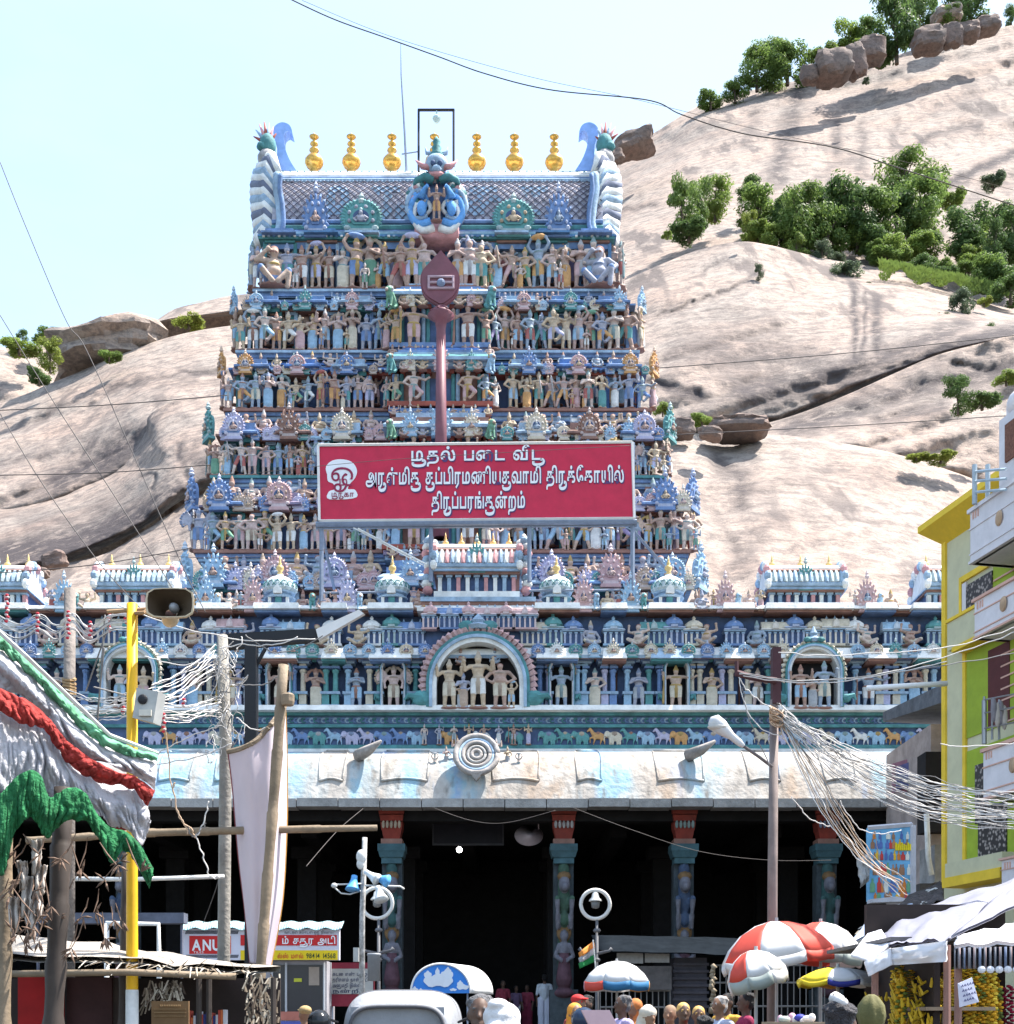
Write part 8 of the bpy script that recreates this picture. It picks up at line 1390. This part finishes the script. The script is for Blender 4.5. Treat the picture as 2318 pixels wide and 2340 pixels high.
# ---------------------------------------------------------------- people
PSK = [mk('person_skin_%d' % i, c, .12, .55, 6) for i, c in enumerate([(.16, .085, .055), (.24, .135, .085), (.105, .06, .042)])]; HAIR = mk('hair_black', (.012, .011, .012), .3, .5, 40, .6, 90); GHAIR = mk('hair_grey', (.16, .155, .16), .7, .6, 30, .8, 90); WRAP = mk('head_wrap', (.62, .60, .60), .15, .8, 8, .4, 20); SAND = mk('sandal_paste', (.62, .38, .12), .25, .6, 8); CLO = mk('shirt', (1, 1, 1), .15, .8, 6, .4, 25, objcol=True); LOW = mk('lower_cloth', (.55, .54, .58), .2, .8, 6)
def body(head='hair', arms='down', female=False):
    p = [('c', (0, .01, 1.02), (0, 0, 1.30), .135, .15, 1), ('e', (0, 0, 1.22), (.19, .125, .22), 1), ('e', (0, 0, .98), (.165, .125, .12), 1), ('c', (-.155, 0, 1.40), (.155, 0, 1.40), .06, .06, 1), ('c', (0, .01, 1.42), (0, -.005, 1.53), .056, .053, 0)]
    p += [('e', (0, -.012, 1.625), (.073, .088, .108), 0), ('e', (0, -.03, 1.56), (.058, .066, .06), 0), ('c', (0, -.093, 1.63), (0, -.112, 1.598), .010, .017, 0), ('e', (0, -.092, 1.558), (.026, .012, .007), 3 if False else 0), ('e', (0, -.092, 1.54), (.02, .016, .014), 0)]
    for s in (1, -1):
        p += [('e', (s * .075, .0, 1.61), (.012, .022, .032), 0), ('e', (s * .030, -.086, 1.652), (.022, .010, .006), 3), ('e', (s * .030, -.083, 1.633), (.013, .008, .008), 3)]
        p += [('c', (s * .09, 0, .95), (s * .095, -.01, .50), .10 if not female else .13, .07 if not female else .13, 2), ('c', (s * .095, -.01, .50), (s * .10, .01, .08), .066 if not female else .12, .045 if not female else .11, 2), ('e', (s * .10, -.06, .04), (.045, .12, .035), 0)]
        e, h = (((s * .24, .02, 1.13), (s * .235, -.10, .90)) if arms == 'down' else ((s * .24, -.03, 1.14), (s * .13, -.26, 1.12)) if arms == 'fold' else ((s * .28, -.06, 1.22), (s * .22, -.12, 1.45)))
        p += [('c', (s * .19, 0, 1.39), e, .058, .047, 1), ('c', e, h, .040, .030, 0), ('e', (h[0], h[1] - .01, h[2] - .05), (.022, .035, .05), 0)]
        for q in range(4): p += [('c', (h[0] + (q - 1.5) * .014 * s, h[1] - .02, h[2] - .08), (h[0] + (q - 1.5) * .016 * s, h[1] - .035, h[2] - .15 - .01 * (q in (1, 2))), .009, .008, 0)]
        p += [('c', (h[0] - s * .02, h[1] - .03, h[2] - .05), (h[0] - s * .035, h[1] - .06, h[2] - .10), .010, .008, 0)]
    p += [('e', (0, -.094, 1.573), (.028, .008, .006), 3)] if False else []
    rr = random.Random(len(head))
    if head in ('hair', 'grey'):
        p += [('e', (0, .018, 1.665), (.083, .092, .085), 3), ('e', (0, .045, 1.61), (.076, .062, .085), 3)]
        for i in range(26): a = rr.random() * 6.28; t = rr.random() * .75; p.append(('e', (.075 * math.cos(a) * math.cos(t), .025 + .082 * math.sin(a) * math.cos(t) * (1 if math.sin(a) > -.2 else .75), 1.672 + .082 * math.sin(t)), (.024, .024, .018), 3))
    elif head == 'long': p += [('e', (0, .018, 1.665), (.083, .092, .085), 3), ('e', (0, .05, 1.58), (.08, .06, .12), 3), ('c', (0, .09, 1.55), (0, .12, 1.2), .04, .025, 3), ('e', (0, .11, 1.58), (.05, .04, .05), 3)]
    elif head == 'wrap': p += [('e', (0, .01, 1.67), (.105, .115, .085), 3), ('e', (0, .04, 1.60), (.10, .095, .12), 3), ('e', (.03, .05, 1.735), (.06, .06, .035), 3), ('c', (.05, .08, 1.6), (.10, .06, 1.42), .06, .08, 3), ('c', (-.05, .08, 1.6), (-.09, .04, 1.42), .05, .08, 3)]
    elif head == 'scarf': p += [('e', (0, .02, 1.65), (.098, .10, .10), 3), ('e', (0, .05, 1.56), (.10, .08, .13), 3), ('c', (0, .05, 1.5), (0, .09, 1.15), .10, .16, 3)]
    elif head == 'bald': p += [('e', (0, .005, 1.66), (.079, .09, .082), 3)]
    elif head == 'cap': p += [('e', (0, .01, 1.68), (.086, .095, .065), 3), ('e', (0, -.10, 1.685), (.07, .06, .012), 3)]
    elif head == 'helmet': p += [('e', (0, .01, 1.655), (.125, .14, .13), 3), ('e', (0, -.08, 1.70), (.09, .07, .03), 3)]
    return p
BODY = {}
def person(u, vtop, Y, rot, shirt, head, label, skin=0, hairmat=None, arms='down', female=False, low=None, vox=.013):
    key = (head, arms, female, skin, hairmat.name if hairmat else '', low.name if low else '')
    if key not in BODY: BODY[key] = fig_mesh('person_body', body(head, arms, female), vox, [PSK[skin], CLO, low or LOW, hairmat or HAIR], 2)
    if 9.5 < Y < 20: Y *= 1.2
    x, y, z = P(u, vtop, Y); h = z / (1.755 if head not in ('bald',) else 1.742)
    base = 0
    if Y > 38.3: base = 1.3; h = (z - 1.3) / 1.755
    o = inst('person', BODY[key], (x, y, base), None, rot, h, shirt); tag(o, label, 'person', 'people in the street'); return o
RED_, WHT = (.50, .03, .03), (.66, .65, .68)
person(1098, 2268, 8.7, -.05, (.30, .28, .26), 'grey', 'grey-haired man facing the camera beside the rickshaw roof', 2, GHAIR, vox=.010)
person(1146, 2288, 6.9, math.pi + .25, (.62, .60, .60), 'wrap', 'person from behind with a crumpled white head cloth', 1, WRAP, low=LOW, vox=.010)
person(1922, 2282, 7.0, math.pi - .5, (.16, .14, .18), 'grey', 'dark-haired person with white cloth on top, lower right', 2, mk('hair_streaked', (.05, .045, .05), .8, .6, 25, .8, 60), vox=.011)
b = MB(); b.tube([P(1902 + 4 * i, 2286 - 6 * math.sin(i * .8), 6.95 + .02 * math.sin(i)) for i in range(9)], [.02, .03, .035, .03, .034, .03, .03, .025, .01], 7); b.build('head_cloth', [WRAP], label='white twisted cloth on the head at lower right', cat='cloth', smooth=True)
person(1245, 2226, 40, math.pi, (.46, .50, .55), 'hair', 'man in pale shirt and white dhoti standing in the entrance', 2, low=mk('dhoti', (.50, .52, .62), .1), female=True)
person(1180, 2252, 41.5, .4, (.14, .09, .16), 'hair', 'person in dim purple deep in the entrance', 2); person(1150, 2240, 41, .2, (.22, .03, .05), 'long', 'woman in dark red deep in the entrance', 2, female=True, low=mk('sari_red', (.18, .02, .05), .3)); person(1205, 2250, 42, -.3, (.25, .04, .07), 'long', 'woman in maroon right of the dim group', 2, female=True, low=mk('sari_red', (.18, .02, .05)))
person(1322, 2270, 15.5, .8, (.30, .05, .04), 'cap', 'person in a red cap beside the lamp post', 1, mk('cap_red', (.55, .03, .03), .2)); person(1340, 2272, 16.2, -.6, (.08, .05, .05), 'hair', 'dark-haired person right behind the red cap', 2); person(1315, 2290, 14, .3, (.55, .20, .04), 'scarf', 'person in an orange headscarf in front of the red cap', 1, mk('scarf_orange', (.66, .28, .04), .2))
person(1334, 2308, 10.5, math.pi, (.55, .55, .58), 'helmet', 'rider in a dark blue helmet by the lamp post', 1, mk('helmet_navy', (.02, .035, .07), .1, .2)); person(1423, 2272, 15, -1.2, (.42, .36, .56), 'hair', 'man in lavender shirt looking left under the white parasol', 2, GHAIR); person(1450, 2280, 15.6, -.9, (.50, .18, .05), 'scarf', 'woman in a rust headscarf behind the lavender shirt', 1, mk('scarf_rust', (.50, .17, .05), .3), female=True)
person(1482, 2298, 13, .5, (.5, .48, .44), 'wrap', 'person wrapped in cream cloth right of the rust headscarf', 1, mk('wrap_cream', (.55, .50, .42), .2)); person(1532, 2296, 13.5, -.4, (.40, .36, .30), 'bald', 'shaven dusty head left of the two yellow ones', 1, mk('scalp', (.26, .17, .11), .2)); person(1562, 2290, 13, .1, RED_, 'bald', 'shaven yellow-pasted head above a red shirt', 2, SAND); person(1597, 2298, 13.6, -.1, (.40, .30, .16), 'bald', 'second shaven yellow head, right of the red shirt', 2, SAND); person(1610, 2318, 10.5, math.pi, (.10, .10, .12), 'hair', 'black-haired head in front of the shaven pair', 2)
person(1645, 2274, 15, -1.0, (.42, .48, .62), 'hair', 'man in light blue shirt with white hair', 1, mk('hair_white', (.45, .43, .42), .3)); person(1662, 2268, 17, -.8, (.60, .32, .05), 'hair', 'person in yellow and red behind the blue shirt', 2, low=mk('lower_red', (.4, .04, .04))); person(1705, 2266, 15.5, -1.5, (.26, .02, .07), 'hair', 'man in maroon shirt walking left near the right pole', 2)
person(697, 2296, 15, math.pi + .6, (.60, .60, .64), 'cap', 'person in tan cap and white shirt left of the rickshaw', 1, mk('cap_tan', (.40, .28, .13), .2)); person(730, 2314, 11, math.pi, (.2, .2, .22), 'helmet', 'rider in a black helmet left of the rickshaw', 1, mk('helmet_black', (.015, .017, .02), .1, .15)); person(606, 2302, 14.6, .7, (.55, .16, .04), 'long', 'woman in orange by the thatched stall', 1, female=True, low=mk('sari_orange', (.5, .14, .04)))
b = MB(); c = P(1700 - 328, 2326, 10.2); b.box(c[0] - .12, c[0] + .1, c[1] - .06, c[1] + .06, c[2] - .12, c[2] + .06); b.v = [(p[0] + (p[2] - c[2]) * -.5, p[1], p[2]) for p in b.v]; b.build('carton', [mk('carton_pink', (.60, .40, .42), .15)], label='pale pink carton carried beside the blue helmet', cat='carton')
# ---------------------------------------------------------------- auto rickshaw
ar = thing('auto_rickshaw', 'auto rickshaw with rounded grey canvas hood at the bottom edge', 'auto rickshaw', (XU(905, 14.5), 14.6, 0)); xm = XU(908, 13.6); W = 134 * 13.6 / F
def hood(s, t):
    a = math.pi * t; e = .42; cx = -W * (1 if math.cos(a) > 0 else -1) * abs(math.cos(a)) ** e; zz = abs(math.sin(a)) ** e; tap = 1 - .18 * (abs(2 * s - 1) ** 4); return (xm + cx * tap, 13.55 + 2.5 * s, 1.20 + (.70 + .06 * math.sin(math.pi * s)) * zz * tap)
b = MB(); b.grid(hood, 24, 40); o = b.build('hood', [mk('canvas_grey', (.27, .28, .30), .15, .6, 3, .25, 14, grime=.2)], ar, True); md = o.modifiers.new('t', 'SOLIDIFY'); md.thickness = .02
for s, nm in ((0.0, 'hood_rim'), (.35, 'hood_seam'), (.7, 'hood_seam')): b = MB(); b.tube([tuple(Vector(hood(s, t / 30)) + Vector((0, -.01, .012))) for t in range(31)], .02, 6); b.build(nm, [mk('canvas_edge', (.10, .10, .11), .1)], ar, True)
b = MB(); b.prism([(xm - W * .82, .95), (xm + W * .82, .95), (xm + W * .80, 1.78), (xm - W * .80, 1.78)], 13.60, 13.64); b.build('rear_panel', [mk('canvas_grey', (.27, .28, .30))], ar)
b = MB(); b.prism([(xm - W * .4, 1.12), (xm + W * .4, 1.12), (xm + W * .38, 1.36), (xm - W * .38, 1.36)], 13.57, 13.60); b.build('rear_window', [mk('dark_glass', (.03, .03, .04))], ar)
b = MB(); b.box(xm - W * .95, xm + W * .95, 13.6, 15.2, .35, 1.0, 0, .05, .05); b.box(xm - W * .5, xm + W * .5, 15.2, 16.2, .35, .95, 0, .1, .1); b.build('body', [mk('rickshaw_yellow', (.62, .42, .02), .1, .4)], ar)
for dx, yy in ((-.55, 13.95), (.55, 13.95), (0, 16.0)): b = MB(); b.lathe([(.19, -.06), (.21, -.04), (.21, .04), (.19, .06)], (0, 0, 0), 16); b.xform(Matrix.Translation((xm + dx, yy, .21)) @ Matrix.Rotation(R(90), 4, 'Y')); b.build('wheel', [BLACKM], ar)
for s in (-1, 1): b = MB(); b.tube([(xm + s * (W + .02), 13.7, 1.62), (xm + s * (W + .12), 13.62, 1.66)], .015, 5); b.ell((xm + s * (W + .16), 13.6, 1.68), (.05, .02, .07), 8, 6); b.build('mirror', [BLACKM], ar)
# ---------------------------------------------------------------- vendor cart with blue arched front
ct = thing('vendor_cart', 'vendor cart with blue arched sign and white barrel cover', 'cart', (XU(1010, 26), 26.5, 0)); Yc2 = 26; xa, xb = XU(941, Yc2), XU(1074, Yc2); zb2, zt2 = ZV(2270, Yc2), ZV(2204, Yc2); cx = (xa + xb) / 2; hw = (xb - xa) / 2
arc = lambda a, k=1.0: (cx - hw * k * math.cos(a), zb2 + (zt2 - zb2) * k * math.sin(a) ** .9)
b = MB(); b.prism([arc(math.pi * i / 30) for i in range(31)], Yc2, Yc2 + .05); b.build('arched_sign', [mk('cart_blue', (.03, .20, .62), .1, .4)], ct)
b = MB(); b.grid(lambda s, t: (arc(math.pi * t, 1.03)[0] + s * .42, Yc2 + .05 + s * 1.3, arc(math.pi * t, 1.03)[1]), 6, 24); o = b.build('barrel_cover', [mk('cart_white', (.72, .71, .70), .08)], ct, True); md = o.modifiers.new('t', 'SOLIDIFY'); md.thickness = .02
b = MB(); b.tube([(arc(math.pi * i / 30, 1.02)[0], Yc2 - .01, arc(math.pi * i / 30, 1.02)[1]) for i in range(31)], .022, 6); b.build('sign_rim', [mk('cart_white', (.72, .71, .70))], ct, True)
b = MB(); pw = mk('cart_print', (.66, .70, .76), .1)
for (u, v, a, c) in ((1002, 2242, 34, 14), (1022, 2228, 14, 12), (978, 2228, 9, 8), (1000, 2222, 5, 9), (948, 2264, 8, 8), (1058, 2256, 14, 6), (1052, 2250, 7, 8), (985, 2266, 14, 3), (1036, 2262, 8, 3), (962, 2264, 4, 5), (1024, 2222, 8, 10)): x, _, z = P(u, v, Yc2); k = Yc2 / F; b.prism([(x + a * k * math.cos(q), z + c * k * math.sin(q) * (1 + .25 * math.sin(5 * q))) for q in [2 * math.pi * j / 22 for j in range(22)]], Yc2 - .008 - .0005 * a, Yc2 - .001)
b.build('printed_picture', [pw], ct)
for s in (0, 1):
    for d in (0, 1): b = MB(); b.tube([((xa + .05, xb - .05)[s] + d * .4, Yc2 + .1 + d * 1.15, .7), ((xa + .05, xb - .05)[s] + d * .4, Yc2 + .1 + d * 1.15, zb2)], .02, 6); b.build('post', [STEEL], ct)
b = MB(); b.box(xa, xb + .4, Yc2 + .05, Yc2 + 1.3, .55, 1.05); b.build('tray', [mk('tray_steel', (.4, .4, .42), .2, .4)], ct)
for dx in (.2, 1.0):
    for yy in (Yc2 + .0, Yc2 + 1.35): b = MB(); b.tube([(xa + dx + .3 * math.cos(q), yy, .32 + .3 * math.sin(q)) for q in [2 * math.pi * j / 24 for j in range(25)]], .025, 6, cap=False); b.tube([(xa + dx - .3, yy, .32), (xa + dx + .3, yy, .32)], .012, 4); b.build('wheel', [BLACKM], ct)

for _s in (TXS, FGS): bpy.data.scenes.remove(_s)      # scratch scenes used while shaping letters and figures
